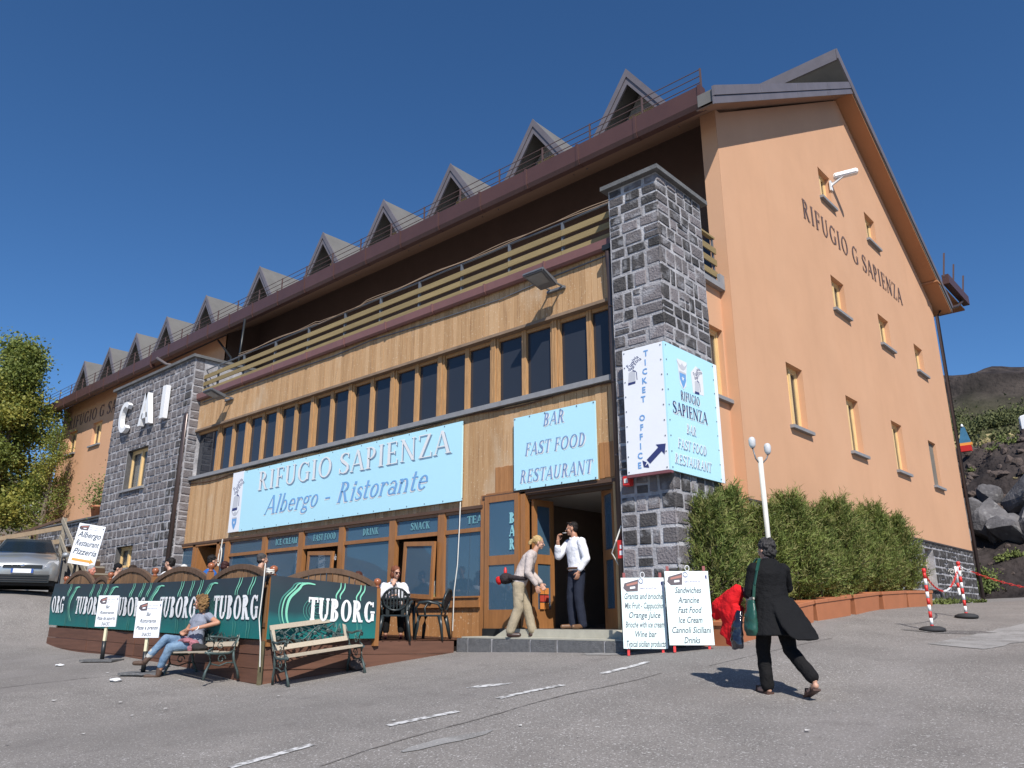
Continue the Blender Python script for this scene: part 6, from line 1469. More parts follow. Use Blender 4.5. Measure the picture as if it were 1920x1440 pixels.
bm = BM(); a_ = H4 @ Vector((-.006, -.10, -.062)); b2 = H4 @ Vector((-.012, -.17, -.058)); tube(bm, [a_, b2], .0042, 6); o = obj("cigarette", bm, white, None); o.matrix_basis = WM[P4.name].copy(); tag(o, "white cigarette at the mouth of the man in the doorway", "cigarette")
# 5 woman at the table -----------------------------------------------------------------------------
P5 = thing("person", "auburn haired woman in sunglasses and a white jacket sitting at the cafe table", "person", (-11.98, 9.92, -.36), rad(52))
make_chair("dark plastic chair under the woman in the white jacket", (-11.98, 9.92, -.36), rad(52))
H5 = HM_((.02, -.10, 1.20), 28, 6)
b = Fig(); b.head(H5, .95); b.limb([(.01, -.07, 1.13), (0, -.03, 1.03)], [.046, .052]); b.loft([(0, .04, .48), (0, .04, .60), (0, .02, .75), (0, .0, .90), (0, -.01, 1.0)], [(.17, .13), (.15, .12), (.14, .11), (.165, .115), (.12, .07)])
b.limb([(-.09, .0, .50), (-.12, -.42, .50), (-.13, -.40, .10)], [.08, .055, .036]); b.limb([(.09, .0, .50), (.12, -.42, .50), (.14, -.38, .10)], [.08, .055, .036])
b.limb([(-.18, -.01, .96), (-.24, -.22, .78), (-.02, -.28, .98)], [.05, .04, .027]); b.hand((-.02, -.26, .98), (.2, .4, .85), (0, .8, 0), .9, 1); b.limb([(.18, -.01, .96), (.24, -.20, .78), (.05, -.36, .78)], [.05, .04, .027]); b.hand((.05, -.36, .78), (-.9, -.2, 0), (0, 0, -1), .5, -1)
b.done("body", skin, P5, .0085, 2)
c = Fig(); c.loft([(0, .04, .46), (0, .04, .60), (0, .02, .75), (0, .0, .90), (0, -.01, .99), (0, -.01, 1.04)], [(.19, .15), (.17, .14), (.165, .13), (.19, .135), (.155, .09), (.07, .06)]); c.limb([(-.18, -.01, .96), (-.245, -.22, .78), (-.07, -.27, .93)], [.072, .06, .05]); c.limb([(.18, -.01, .96), (.245, -.20, .78), (.09, -.34, .78)], [.072, .06, .05]); c.done("jacket", clothm("white_jacket", (.74, .73, .76), .8, .04), P5, .011, 3, .03)
c = Fig(); c.limb([(-.04, -.12, 1.04), (.02, -.16, .92), (.03, -.17, .82)], [.045, .05, .04]); c.done("scarf", clothm("grey_scarf", (.30, .29, .30)), P5, .010, 2, .03)
t_ = Fig(); t_.sph((0, .04, .50), (.18, .14, .10)); t_.limb([(-.09, .0, .52), (-.12, -.42, .51), (-.13, -.40, .16)], [.095, .075, .06]); t_.limb([(.09, .0, .52), (.12, -.42, .51), (.14, -.38, .16)], [.095, .075, .06]); t_.done("trousers", blackt, P5, .011, 3)
s_ = Fig(); shoe(s_, (-.13, -.39, .045), (-.13, -.56, .035), w=.034); shoe(s_, (.14, -.37, .045), (.14, -.54, .035), w=.034); s_.done("shoes", mat("shoe_wine", (.12, .015, .02), .35), P5, .009, 2)
h = Fig(); h.sph(H5 @ Vector((0, .03, .045)), (.086, .10, .088), H5.to_3x3()); h.sph(H5 @ Vector((.062, .025, -.045)), (.035, .055, .07), H5.to_3x3()); h.sph(H5 @ Vector((-.062, .025, -.045)), (.035, .055, .07), H5.to_3x3()); h.sph(H5 @ Vector((0, .07, -.05)), (.07, .045, .07), H5.to_3x3()); h.done("hair", clothm("auburn_hair", (.13, .04, .02), .5, .3, col2=(.24, .09, .05)), P5, .009, 2, .02, CURL); eyes(H5, P5, .95, True); mouth(H5, P5, .95)
# 6 cafe guests behind the fence --------------------------------------------------------------------
def guest(lab, hx, hy, hz, rz, top, hairc, yaw=0, pitch=0, hat=None, sk=skin, thin=0, leg=blackt):
    """seated guest whose head centre is at (hx, hy, hz)"""
    zf = zdeck(hx); dz = hz - 1.20 - zf; f = Vector((math.sin(rz), -math.cos(rz), 0)); base = Vector((hx, hy, zf)) - f * .06
    t = thing("person", lab, "person", base, rz); HD = HM_((0, -.06, hz - zf), yaw, pitch); z = lambda v: v + dz
    b = Fig(); b.head(HD); b.limb([(0, -.04, z(1.11)), (0, -.01, z(1.02))], [.052, .058]); b.loft([(0, .04, z(.48)), (0, .03, z(.70)), (0, .0, z(.90)), (0, .0, z(1.0))], [(.16, .12), (.145, .11), (.17, .115), (.12, .07)])
    for sx in (-1, 1): b.limb([(sx * .09, .0, z(.50)), (sx * .13, -.44, z(.50)), (sx * .13, -.40, .08)], [.08, .055, .038]); b.limb([(sx * .19, 0, z(.96)), (sx * .25, -.14, z(.72)), (sx * .12, -.36, z(.74))], [.05, .042, .03]); b.hand((sx * .12, -.36, z(.74)), (-sx * .3, -.9, 0), (0, 0, -1), .6, sx)
    b.done("body", sk, t, .012, 2)
    c = Fig(); c.loft([(0, .04, z(.46)), (0, .03, z(.70)), (0, .0, z(.90)), (0, .0, z(.99)), (0, -.005, z(1.045))], [(.19, .15), (.175, .135), (.20, .14), (.165, .10), (.075, .065)])
    for sx in (-1, 1): c.limb([(sx * .19, 0, z(.96)), (sx * .25, -.14, z(.72)), (sx * .14, -.32, z(.74))], [.075, .065, .05])
    c.done("top", top, t, .014, 3, .02); q = Fig()
    for sx in (-1, 1): q.limb([(sx * .09, .0, z(.52)), (sx * .13, -.44, z(.51)), (sx * .13, -.40, .12)], [.095, .075, .06])
    q.sph((0, .04, z(.5)), (.18, .14, .1)); q.done("trousers", leg, t, .016, 2); q = Fig()
    for sx in (-1, 1): shoe(q, (sx * .13, -.38, .045), (sx * .13, -.56, .04))
    q.done("shoes", mat("shoe_black", (.02, .02, .02), .4), t, .014, 2)
    h = Fig(); s_ = 1 - thin; h.sph(HD @ Vector((0, .03, .050)), (.084 * s_, .098 * s_, .085 * s_), HD.to_3x3()); h.sph(HD @ Vector((0, .06, -.005)), (.078, .055, .06), HD.to_3x3()); h.done("hair" if not hat else "cap", hairc, t, .010, 2, .02, CURL); eyes(HD, t); mouth(HD, t); return t
hb_, hk_ = clothm("dark_brown_hair", (.035, .022, .016), .5, .2), MATS["cloth_black_hair"]
guest("grey haired man in a salmon shirt in profile behind the far end of the fence", -20.2, 7.50, 1.11, rad(118), clothm("salmon", (.55, .16, .13)), clothm("silver_hair", (.33, .32, .31), .6, .2), sk=mat("skin_ruddy", (.58, .24, .17), .5, .06))
guest("guest in a black cap bent over behind the second fence panel", -19.21, 7.71, 1.11, rad(150), clothm("grey_white", (.42, .42, .42)), clothm("black_cap", (.012, .012, .014)), hat=1, pitch=20)
guest("guest with dark brown hair behind the middle of the second fence panel", -19.9, 8.35, 1.14, rad(170), clothm("brown_top", (.10, .07, .06)), hb_)
guest("dark haired man in white turned aside behind the third fence panel", -16.57, 7.67, 1.11, rad(-60), clothm("white_top", (.72, .72, .72), .8, .04), hk_)
guest("guest in white, only the top of the head over the third fence panel", -17.7, 8.53, 1.06, rad(60), MATS["cloth_white_top"], clothm("white_hair", (.6, .58, .55), .6, .1))
guest("dark haired man in a bright blue shirt with his back to the fence", -15.52, 8.08, 1.13, rad(170), clothm("bright_blue", (.025, .13, .42)), hk_)
guest("dark haired guest bent low beside the blue shirt", -15.87, 8.55, 1.04, rad(200), clothm("dark_top", (.05, .03, .04)), clothm("reddish_dark_hair", (.05, .02, .018), .5), pitch=15)
guest("man with short greying hair and black shirt with his back to the fence corner", -14.05, 8.33, 1.10, rad(165), black, clothm("pepper_hair", (.06, .055, .055), .6, .3))
guest("guest slumped low behind the last arch of the fence, only dark hair showing", -12.42, 9.39, .74, rad(30), clothm("wine", (.10, .02, .03)), clothm("auburn_dark", (.07, .025, .018), .5))
# ---------------------------------------------------------------- planters, conifer hedge
leafm = mat("conifer_green", (.085, .125, .025), .75, .2, 2, col2=(.235, .28, .065)); leafm2 = mat("conifer_olive", (.16, .17, .045), .75, .2, 3, col2=(.29, .28, .10)); barkm = mat("bark", (.16, .12, .09), .9, .3, 12)
leafy(leafm, .25); leafy(leafm2, .25)
def make_planter(y0, y1, lab, jit):
    yc = (y0 + y1) / 2; z = gz(-5.8, yc) - .02; t = thing("planter", lab, "planter", (-5.86, yc, z), rad(90 + jit), "terracotta planters along the gable", ry=0)
    t.rotation_euler.y = -math.atan2(gz(-5.8, y1) - gz(-5.8, y0), y1 - y0)
    L = (y1 - y0) / 2 - .03
    def ringbox(ls, ws, z0, z1, k=.93):
        bm = BM(); n0 = [(-ls * k, -ws * k), (ls * k, -ws * k), (ls * k, ws * k), (-ls * k, ws * k)]; n1 = [(-ls, -ws), (ls, -ws), (ls, ws), (-ls, ws)]
        A = [bm.verts.new((*p, z0)) for p in n0]; B_ = [bm.verts.new((*p, z1)) for p in n1]; C_ = [bm.verts.new((p[0] * .95, p[1] * .88, z1)) for p in n1]; D_ = [bm.verts.new((p[0] * .93, p[1] * .85, z0 + .05)) for p in n0]
        bm.faces.new(A[::-1]); bm.faces.new(D_)
        for P_, Q_ in ((A, B_), (B_, C_), (C_, D_)):
            for k_ in range(4): bm.faces.new((P_[k_], P_[(k_ + 1) % 4], Q_[(k_ + 1) % 4], Q_[k_]))
        bmesh.ops.recalc_face_normals(bm, faces=bm.faces); bmesh.ops.bevel(bm, geom=bm.edges[:], offset=.008, segments=1, affect='EDGES'); return bm
    lobj("tub", ringbox(L, .26, 0, .34), terra, t); lobj("rim", ringbox(L + .015, .275, .305, .37, 1.), terra, t); lobj("soil", bxc(BM(), (0, 0, .30), (2 * L * .9, .44, .02)), soil, t)
    return t
PL = [(10.75, 12.35), (12.4, 14.0), (14.1, 15.8), (15.85, 17.55), (17.6, 19.3), (19.35, 21.2)]
names_ = ["terracotta planter nearest the stone pillar behind the easels", "second terracotta planter from the stone pillar", "third terracotta planter, first one fully in view right of the woman", "fourth terracotta planter from the stone pillar", "fifth terracotta planter, second from the far end", "last terracotta planter by the far end of the hedge"]
for i, ((a, b_), nm) in enumerate(zip(PL, names_)): make_planter(a, b_, nm, R.uniform(-3, 3))
# a low ledge of soil strip behind
def sprays(rg, P, Dv, ln, wd, nleaf):
    """each spray = a fan of narrow pointed leaflets along a drooping twig; returns triangles"""
    n = len(P); T = []
    for k in range(nleaf):
        u = (k + 1) / nleaf; base = P + Dv * (ln * u)[:, None]; base[:, 2] -= (ln * u) ** 2 * .25
        r_ = rg.normal(size=(n, 3)); r_ /= np.linalg.norm(r_, axis=1)[:, None]; d = Dv * .75 + r_ * .65; d /= np.linalg.norm(d, axis=1)[:, None]
        s = np.cross(d, rg.normal(size=(n, 3))); s /= np.linalg.norm(s, axis=1)[:, None]; L = (ln * (.42 - .15 * u))[:, None]; W_ = (wd * (1.1 - .4 * u))[:, None]
        T.append(np.stack([base - s * W_, base + s * W_, base + d * L], 1))
    return np.concatenate(T)
def conifer(x, y, h, wr, seed, lab):
    x -= .10; rg = np.random.default_rng(seed); z0 = gz(x, y) + .29; t = thing("conifer_shrub", lab, "shrub", (x, y, z0), 0, "conifer hedge in the planters")
    bm = BM(); tube(bm, [(0, 0, 0), (.03, .02, h * .4), (-.02, .0, h * .75), (0, 0, h * .97)], [.028, .022, .014, .004], 6); rr = random.Random(seed)
    for k in range(26):
        zz = h * (.08 + .82 * k / 26); a = rr.uniform(0, 6.28); r_ = wr * (1.05 - .75 * (zz / h) ** 1.6) * rr.uniform(.6, .95); tube(bm, [(0, 0, zz), (math.cos(a) * r_ * .5, math.sin(a) * r_ * .5, zz + .10), (math.cos(a) * r_, math.sin(a) * r_, zz + .22)], [.010, .007, .003], 5)
    lobj("stem", bm, barkm, t)
    V = []; MI = []
    for m_, n in ((0, int(1150 * h * wr / .9)), (1, int(600 * h * wr / .9))):
        zz = rg.random(n) ** .85 * .97; a = rg.random(n) * 6.283; lump = .78 + .34 * np.sin(a * 3 + zz * 11 + seed) * np.sin(zz * 17 + a * 2 + seed * 3) + .20 * np.sin(a * 7 - zz * 31 + seed * 2)
        prof = np.where(zz < .26, .30 + zz * 2.7, 1.0 - .86 * np.clip((zz - .26) / .74, 0, 1) ** 1.2) * wr * lump; rr_ = prof * (.35 + .65 * rg.random(n) ** .45)
        P = np.stack([np.cos(a) * rr_, np.sin(a) * rr_, zz * h], 1); D = np.stack([np.cos(a) * .8, np.sin(a) * .8, .45 + .7 * zz + rg.normal(size=n) * .25], 1) + rg.normal(size=(n, 3)) * .22; D /= np.linalg.norm(D, axis=1)[:, None]
        T = sprays(rg, P, D, .12 + .24 * rg.random(n) ** 1.5, .010 + .007 * rg.random(n), 8); V.append(T); MI.append(np.full(len(T), m_))
    # leader shoots poking out of the top
    n = 46; a = rg.random(n) * 6.28; q = rg.random(n); P = np.stack([np.cos(a) * .22 * wr, np.sin(a) * .22 * wr, h * (.84 + .14 * q)], 1); D = np.stack([np.cos(a) * .35, np.sin(a) * .35, np.ones(n)], 1); D /= np.linalg.norm(D, axis=1)[:, None]
    T = sprays(rg, P, D, .18 + .22 * rg.random(n), .006 + .003 * rg.random(n), 9); V.append(T); MI.append(np.zeros(len(T)))
    me = faces_mesh("foliage", np.concatenate(V), None, [leafm, leafm2], np.concatenate(MI)); o = lobj("foliage", me, None, t); return t
hedge = [(-6.0, 11.35, 1.80, .56, "conifer shrub nearest the stone pillar, the first of the hedge"), (-6.05, 12.15, 1.98, .50, "tall conifer shrub just before the white lamp post"), (-6.05, 13.4, 1.62, .52, "second conifer after the pillar group, low behind the walking woman"), (-5.98, 14.5, 1.85, .62, "conifer shrub right of the walking woman's head"), (-6.0, 15.65, 1.66, .58, "conifer shrub over the fourth planter"), (-5.98, 16.8, 1.88, .62, "tall conifer shrub in the middle of the hedge"), (-6.0, 18.0, 1.68, .58, "conifer shrub over the fifth planter"), (-5.98, 19.05, 1.88, .60, "conifer shrub second from the far end of the hedge"), (-5.98, 20.45, 1.72, .66, "last conifer shrub at the far end of the hedge")]
for i, (x, y, h_, w_, lb) in enumerate(hedge): conifer(x, y, h_, w_, 40 + i, lb)
# ---------------------------------------------------------------- barrier posts and chain
def bollard(lab, x, y, h_, lean=0, grp="red and white barrier posts"):
    t = thing("barrier_post", lab, "barrier post", (x, y, gz(x, y)), 0, grp); t.rotation_euler = (rad(lean), rad(lean), 0)
    bm = BM(); lathe(bm, [(.19, 0), (.20, .02), (.19, .05), (.13, .075), (.05, .085)], n=20); lobj("rubber_base", bm, rubber, t)
    n = 9; z = .08; 
    for i in range(n):
        zz = h_ * (i + 1) / n; bm = BM(); lathe(bm, [(.026, z), (.026, max(z + .01, zz))], n=10); lobj("band", bm, redp if i % 2 == 0 else white, t); z = zz
    bm = BM(); lathe(bm, [(.030, h_), (.034, h_ + .01), (.034, h_ + .05), (.02, h_ + .065)], n=10); lobj("cap", bm, redp, t); return t
bx_, by_ = -3.89, 14.45; bollard("nearer red and white post of the chain barrier", bx_, by_, .93); cx_, cy_ = -3.9, 16.75; bollard("taller red and white post just behind the nearer one", cx_, cy_, .95)
def chain(P, Q, sag, lab, cols, n=44):
    P, Q = Vector(P), Vector(Q); t = thing("barrier_chain", lab, "chain", P, 0, "plastic barrier chains"); L = BM(); L2 = BM(); pts = []
    for i in range(n + 1):
        u = i / n; pts.append((Q - P) * u + Vector((0, 0, -sag * 4 * u * (1 - u))))
    B_ = {0: L, 1: L2}
    for i in range(n):
        a, b = pts[i], pts[i + 1]; c = (a + b) / 2; s, u = frame_from(b - a); s = s if i % 2 else u; d = (b - a); ring = [c + d * .62 * math.cos(t_) + s * .016 * math.sin(t_) for t_ in np.linspace(0, 6.283, 9)]
        tube(B_[cols(i / n)], ring, .006, 4, cap=False)
    if L.verts: lobj("red_links", L, redp, t)["kind"] = "stuff"
    else: L.free()
    if L2.verts: lobj("white_links", L2, white, t)["kind"] = "stuff"
    else: L2.free()
chain((bx_, by_, gz(bx_, by_) + .90), (cx_, cy_, gz(cx_, cy_) + .94), .36, "red and white chain hanging between the two near posts", lambda u: 1 if .42 < u < .62 or u > .93 else 0)
ex, ey = -1.6, 19.5; chain((cx_, cy_, gz(cx_, cy_) + .93), (ex, ey, .72), .33, "red and white chain running out of the picture to the right", lambda u: 1 if .4 < u < .72 or u < .05 else 0)
x3, y3 = -6.05, 25.6; z3 = gz(x3, y3)
t = thing("scroll_post", "white iron post with scrolls standing in a dark lump beyond the gable corner", "post", (x3, y3, z3))
bm = BM(); lathe(bm, [(.035, .1), (.035, .42)], n=8); lobj("band", bm, white, t); bm = BM(); lathe(bm, [(.036, .42), (.036, .56)], n=8); lobj("band", bm, redp, t); bm = BM(); lathe(bm, [(.035, .56), (.035, 1.02)], n=8); lobj("band", bm, white, t)
bm = BM()
for sx in (-1, 1): spiral(bm, (sx * .11, 0, .88), .08, .02, math.pi / 2 * (1 - sx), math.pi / 2 * (1 - sx) + sx * 8, 'x', 20, .010); tube(bm, [(sx * .03, 0, .45), (sx * .12, 0, .58), (sx * .10, 0, .70), (sx * .16, 0, .80)], .010, 5)
lobj("scroll", bm, cream, t)
rock("tar_lump", (x3 - .05, y3 - .1, z3 + .06), (.36, .3, .20), 12, rubber, "dark tarred lump holding the scrolled white post", None, "lump")
# ---------------------------------------------------------------- embankment, hill, boulders
def prof(yd):
    Y = [30, 33.5, 35, 37.5, 39.5, 41.5, 43, 45, 46, 50, 56, 70, 90, 140, 260, 420]; Z = [.3, .7, 1.4, 2.7, 4.4, 6.3, 7.3, 8.5, 8.75, 9.0, 10.3, 14.5, 20.5, 35, 66, 64]; return np.interp(yd, Y, Z)
def emb_z(X, Y):
    sh = Y + (vnoise(X, Y, 5, 2) - .5) * 3.0 * np.clip((Y - 31) / 5, 0, 1); z = prof(sh)
    z += (vnoise(X, Y, 1.1, 4) - .5) * .65 * ((Y > 36) & (Y < 45.5)) + (vnoise(X, Y, .45, 5) - .5) * .32 * ((Y > 35) & (Y < 45.5)) + (vnoise(X, Y, .5, 6) - .5) * .10
    z += (vnoise(X, Y, 14, 7) - .5) * 3.0 * (Y > 60) + (vnoise(X, Y, 30, 8) - .5) * 7. * (Y > 95) + (vnoise(X, Y, 6, 9) - .5) * 2.2 * (Y > 90) + (vnoise(X, Y, 60, 10) - .5) * 9 * (Y > 180)
    return z
em = bpy.data.materials.new("lava_slope"); em.use_nodes = True; N = em.node_tree.nodes; Lk = em.node_tree.links; b = N["Principled BSDF"]; b.inputs["Roughness"].default_value = .95; b.inputs["Specular IOR Level"].default_value = .15
g = N.new("ShaderNodeNewGeometry"); n1 = N.new("ShaderNodeTexNoise"); n1.inputs["Scale"].default_value = .35; n1.inputs["Detail"].default_value = 9; Lk.new(g.outputs["Position"], n1.inputs["Vector"])
cr = N.new("ShaderNodeValToRGB"); e = cr.color_ramp; e.elements[0].position = .34; e.elements[0].color = (.024, .020, .020, 1); e.elements[1].position = .70; e.elements[1].color = (.078, .063, .058, 1); Lk.new(n1.outputs["Fac"], cr.inputs[0])
n2 = N.new("ShaderNodeTexNoise"); n2.inputs["Scale"].default_value = .085; n2.inputs["Detail"].default_value = 8; Lk.new(g.outputs["Position"], n2.inputs["Vector"]); sp = N.new("ShaderNodeSeparateXYZ"); Lk.new(g.outputs["Position"], sp.inputs[0])
def rng(sock, a, b_, c, d): m_ = N.new("ShaderNodeMapRange"); m_.inputs[1].default_value = a; m_.inputs[2].default_value = b_; m_.inputs[3].default_value = c; m_.inputs[4].default_value = d; Lk.new(sock, m_.inputs[0]); return m_.outputs[0]
def mul(a, b_): m_ = N.new("ShaderNodeMath"); m_.operation = 'MULTIPLY'; Lk.new(a, m_.inputs[0]); Lk.new(b_, m_.inputs[1]); return m_.outputs[0]
band = mul(mul(rng(sp.outputs[1], 50, 56, 0, 1), rng(sp.outputs[1], 82, 96, 1, 0)), rng(n2.outputs["Fac"], .34, .54, .25, 1))
mx = N.new("ShaderNodeMix"); mx.data_type = 'RGBA'; mx.inputs[7].default_value = (.085, .085, .04, 1); Lk.new(band, mx.inputs[0]); Lk.new(cr.outputs[0], mx.inputs[6]); Lk.new(mx.outputs[2], b.inputs["Base Color"])
bp = N.new("ShaderNodeBump"); bp.inputs["Strength"].default_value = .9; bp.inputs["Distance"].default_value = .5; n3 = N.new("ShaderNodeTexNoise"); n3.inputs["Scale"].default_value = 1.6; n3.inputs["Detail"].default_value = 8; Lk.new(g.outputs["Position"], n3.inputs["Vector"]); Lk.new(n3.outputs["Fac"], bp.inputs["Height"]); Lk.new(bp.outputs[0], b.inputs["Normal"])
xs = np.concatenate([np.arange(-60, -14, 2.), np.arange(-14, 10, .22), np.arange(10, 60, 2.), np.arange(60, 300, 12.)]); ys = np.concatenate([np.arange(31, 47, .2), np.arange(47, 100, .8), np.arange(100, 290, 3.), np.arange(290, 420, 20.)])
grid_mesh("embankment", xs, ys, emb_z, em)
bould = mat("boulder", (.075, .070, .072), .85, .28, 1.6, .4, 9, col2=(.17, .16, .162)); speck(bould, 3, .58, .66, (.30, .29, .28), .5)
def bl_(x, y, d, s, lab): z = float(emb_z(np.array([x]), np.array([y]))[0]) + .25; d = tuple(v * 1.25 for v in d); return rock("boulder", (x, y, z), d, s, bould, lab, "big boulders of the retaining bank", "boulder")
BL = [(-8.95, 37.6, (1.0, .9, 1.15), "pale blocky boulder against the gable corner downpipe"), (-8.9, 36.8, (.95, .8, 1.1), "upright smooth boulder low beside the downpipe"), (-7.5, 38.4, (1.0, .8, 1.2), "wedge shaped boulder second from the building"), (-6.6, 37.3, (.9, .7, .7), "low boulder with a dark gap under it"), (-6.1, 39.6, (1.2, .9, 1.0), "upper slab-like boulder in the middle of the bank"), (-5.0, 38.6, (1.2, .9, .85), "long flat boulder in the middle of the bank"), (-5.4, 37.2, (1.2, .8, .8), "lowest tilted boulder above the green tuft"), (-4.4, 40.6, (1.3, 1.0, 1.3), "big dark boulder at the right edge of the picture"), (-3.4, 38.9, (1.2, .9, 1.1), "boulder cut by the right edge of the picture"), (-7.7, 40.2, (.5, .5, .7), "small dark boulder up in the lava bank"), (-8.3, 39.0, (.8, .7, .8), "mid sized boulder wedged above the two by the downpipe"), (-6.9, 38.0, (.7, .6, .8), "narrow leaning boulder between the wedge and the flat one"), (-5.9, 38.4, (.8, .6, .6), "small slab resting on the long flat boulder"), (-4.3, 38.2, (1.0, .8, .9), "pale boulder below the big dark one"), (-3.6, 37.2, (.8, .7, .6), "small low boulder near the right edge"), (-2.6, 37.4, (1.1, .9, .9), "low boulder just outside the right edge"), (-2.0, 40.2, (1.3, 1.0, 1.2), "high boulder just outside the right edge")]
for i, (x, y, d, lb) in enumerate(BL): bl_(x, y, d, 60 + i, lb)
# scattered lava rubble, tufts, bushes
rg = np.random.default_rng(12)
def clumps(name, n, region, zf, size, m, seed, leaf=.05, per=60, spread=(1, 1, .7), kind='stuff', parent=None, tri=3, mats=None):
    rg = np.random.default_rng(seed); xs_ = rg.uniform(*region[:2], n); ys_ = rg.uniform(*region[2:], n); zs = zf(xs_, ys_); V = []
    for x, y, z in zip(xs_, ys_, zs):
        k = rg.uniform(.5, 1.3) * size; c = rg.normal(size=(per, 3)) * .42 * k * np.array(spread); c[:, 2] = np.abs(c[:, 2]); c += (x, y, z); d = rg.normal(size=(per, 3)); d[:, 2] = np.abs(d[:, 2]) + .3; d /= np.linalg.norm(d, axis=1)[:, None]; s = np.cross(d, rg.normal(size=(per, 3))); s /= np.linalg.norm(s, axis=1)[:, None]
        V.append(np.stack([c - s * leaf * .5, c + s * leaf * .5, c + d * leaf * 1.5], 1))
    me = faces_mesh(name, np.concatenate(V), None, [m]); o = bpy.data.objects.new(name, me); COL.objects.link(o); o["kind"] = kind; return o
broom = mat("broom_green", (.07, .10, .022), .8, .3, .5, col2=(.17, .20, .05)); drym = mat("dry_straw", (.30, .25, .12), .9, .2, 2)
hillg = mat('hill_scrub_green', (.045, .06, .018), .85, .2, .3, col2=(.13, .135, .045))
clumps("hill_scrub", 620, (-32, 45, 54, 88), emb_z, 1.5, hillg, 1, .15, 260); clumps("dry_grass", 260, (-25, 20, 50, 57), emb_z, .8, drym, 2, .20, 60); clumps("bank_weeds", 60, (-9, 4, 43.5, 46.5), emb_z, .4, broom, 3, .08, 70); clumps("foot_weeds", 26, (-7.2, -2, 35.2, 36.4), emb_z, .35, broom, 4, .08, 90); clumps("bank_moss", 50, (-10, 6, 38, 45), emb_z, .22, drym, 5, .05, 40)
V = []; rr = random.Random(9); bm = BM()
for i in range(700):
    x = rr.uniform(-10, 6); y = rr.uniform(37.5, 46) if i % 3 else rr.uniform(33, 38); z = float(emb_z(np.array([x]), np.array([y]))[0]); s = rr.uniform(.06, .34) * (1 if y > 38 else .4)
    bmesh.ops.create_icosphere(bm, subdivisions=1, radius=s, matrix=Matrix.Translation((x, y, z)) @ Euler((rr.uniform(0, 3), rr.uniform(0, 3), 0)).to_matrix().to_4x4() @ Matrix.Diagonal((1, rr.uniform(.5, 1), rr.uniform(.4, .9), 1)))
for v in bm.verts: v.co += Vector((rr.uniform(-.04, .04), rr.uniform(-.04, .04), rr.uniform(-.04, .04)))
o = obj("lava_rubble", bm, lavam, None); o["kind"] = "stuff"
t = thing("bush", "yellow flecked green bush at the foot of the bank beside the gable corner", "bush", (-7.6, 34.0, .8)); o = clumps("foliage", 12, (-8.1, -7.0, 33.5, 34.5), lambda x, y: x * 0 + .6 + rg.random(len(x)) * 1.0, .62, broom, 6, .07, 420, kind='thing'); o.parent = t; o.matrix_parent_inverse = WM[t.name].inverted(); del o["kind"]
bm = BM()
for k in range(7): a = k * .9; tube(bm, [(0, 0, -.1), (.2 * math.cos(a), .2 * math.sin(a), .5), (.45 * math.cos(a), .45 * math.sin(a), 1.1)], [.02, .014, .006], 5)
lobj("stem", bm, barkm, t)
# weeds at the gable corner, litter, stones
clumps("corner_weeds", 16, (-6.5, -5.4, 22.2, 26.6), lambda x, y: gzv(x, y), .16, broom, 7, .05, 60)
bm = BM()
for i in range(60):
    x = R.choice([R.uniform(-16, -9), R.uniform(-9, 0), R.uniform(-6, 2)]); y = R.uniform(3.5, 20) if x > -9 else R.uniform(3, 6.6); z = gz(x, y) + .016; s = R.uniform(.012, .034)
    bm.faces.new([bm.verts.new((x + s * math.cos(a) * R.uniform(.6, 1.4), y + s * math.sin(a), z + R.uniform(0, .01))) for a in (0, 1.5, 3, 4.6)])
o = obj("litter_scraps", bm, mat("paper_scrap", (.6, .58, .55), .9), None); o["kind"] = "stuff"
for i, (x, y, s, lb) in enumerate(((-13.35, 5.55, .09, "crumpled white tissue on the asphalt left of the bench"), (-15.9, 5.6, .07, "flat scrap of white paper below the left sign stand"))):
    bm = BM(); bmesh.ops.create_icosphere(bm, subdivisions=2, radius=s); 
    for v in bm.verts: v.co = Vector((v.co.x * 1.3 + R.uniform(-.01, .01), v.co.y, v.co.z * .25 + R.uniform(-.01, .01)))
    tag(obj("paper_scrap", bm, white, None, loc=(x, y, gz(x, y) + .02)), lb, "litter")
# van and banner up on the terrace
t = thing("white_van", "white van parked on the terrace above the bank, cut by the right edge", "van", (-6.45, 49.2, float(emb_z(np.array([-6.3]), np.array([48.0]))[0]) + .30), rad(8))
bm = BM(); prism(bm, [(-.9, .35), (3.9, .35), (3.9, 1.95), (3.6, 2.15), (.1, 2.15), (-.35, 1.25), (-.9, 1.1)], 1, -.9, .9); bmesh.ops.bevel(bm, geom=bm.edges[:], offset=.06, segments=2, affect='EDGES'); lobj("body", bm, white, t)
for x0, x1 in ((.0, .8), (1.0, 2.2), (2.4, 3.6)): lobj("window", bx(BM(), x0 + .05, x1, -.915, -.90, 1.3, 1.9), glass_car, t)
for x in (0, 3.0):
    for y in (-.82, .62): bm = BM(); tube(bm, [(x, y, .34), (x, y + .2, .34)], .34, 18); w_ = lobj("wheel", bm, rubber, t); bm = BM(); tube(bm, [(x, y - .01, .34), (x, y + .21, .34)], .18, 12); lobj("rim", bm, greym, w_)
lobj("bumper", bx(BM(), -.98, -.88, -.85, .85, .35, .62), rubber, t)
t = thing("advertising_banner", "blue and orange tapering banner stand on the terrace edge behind the gable", "banner", (-9.2, 44.6, 8.35))
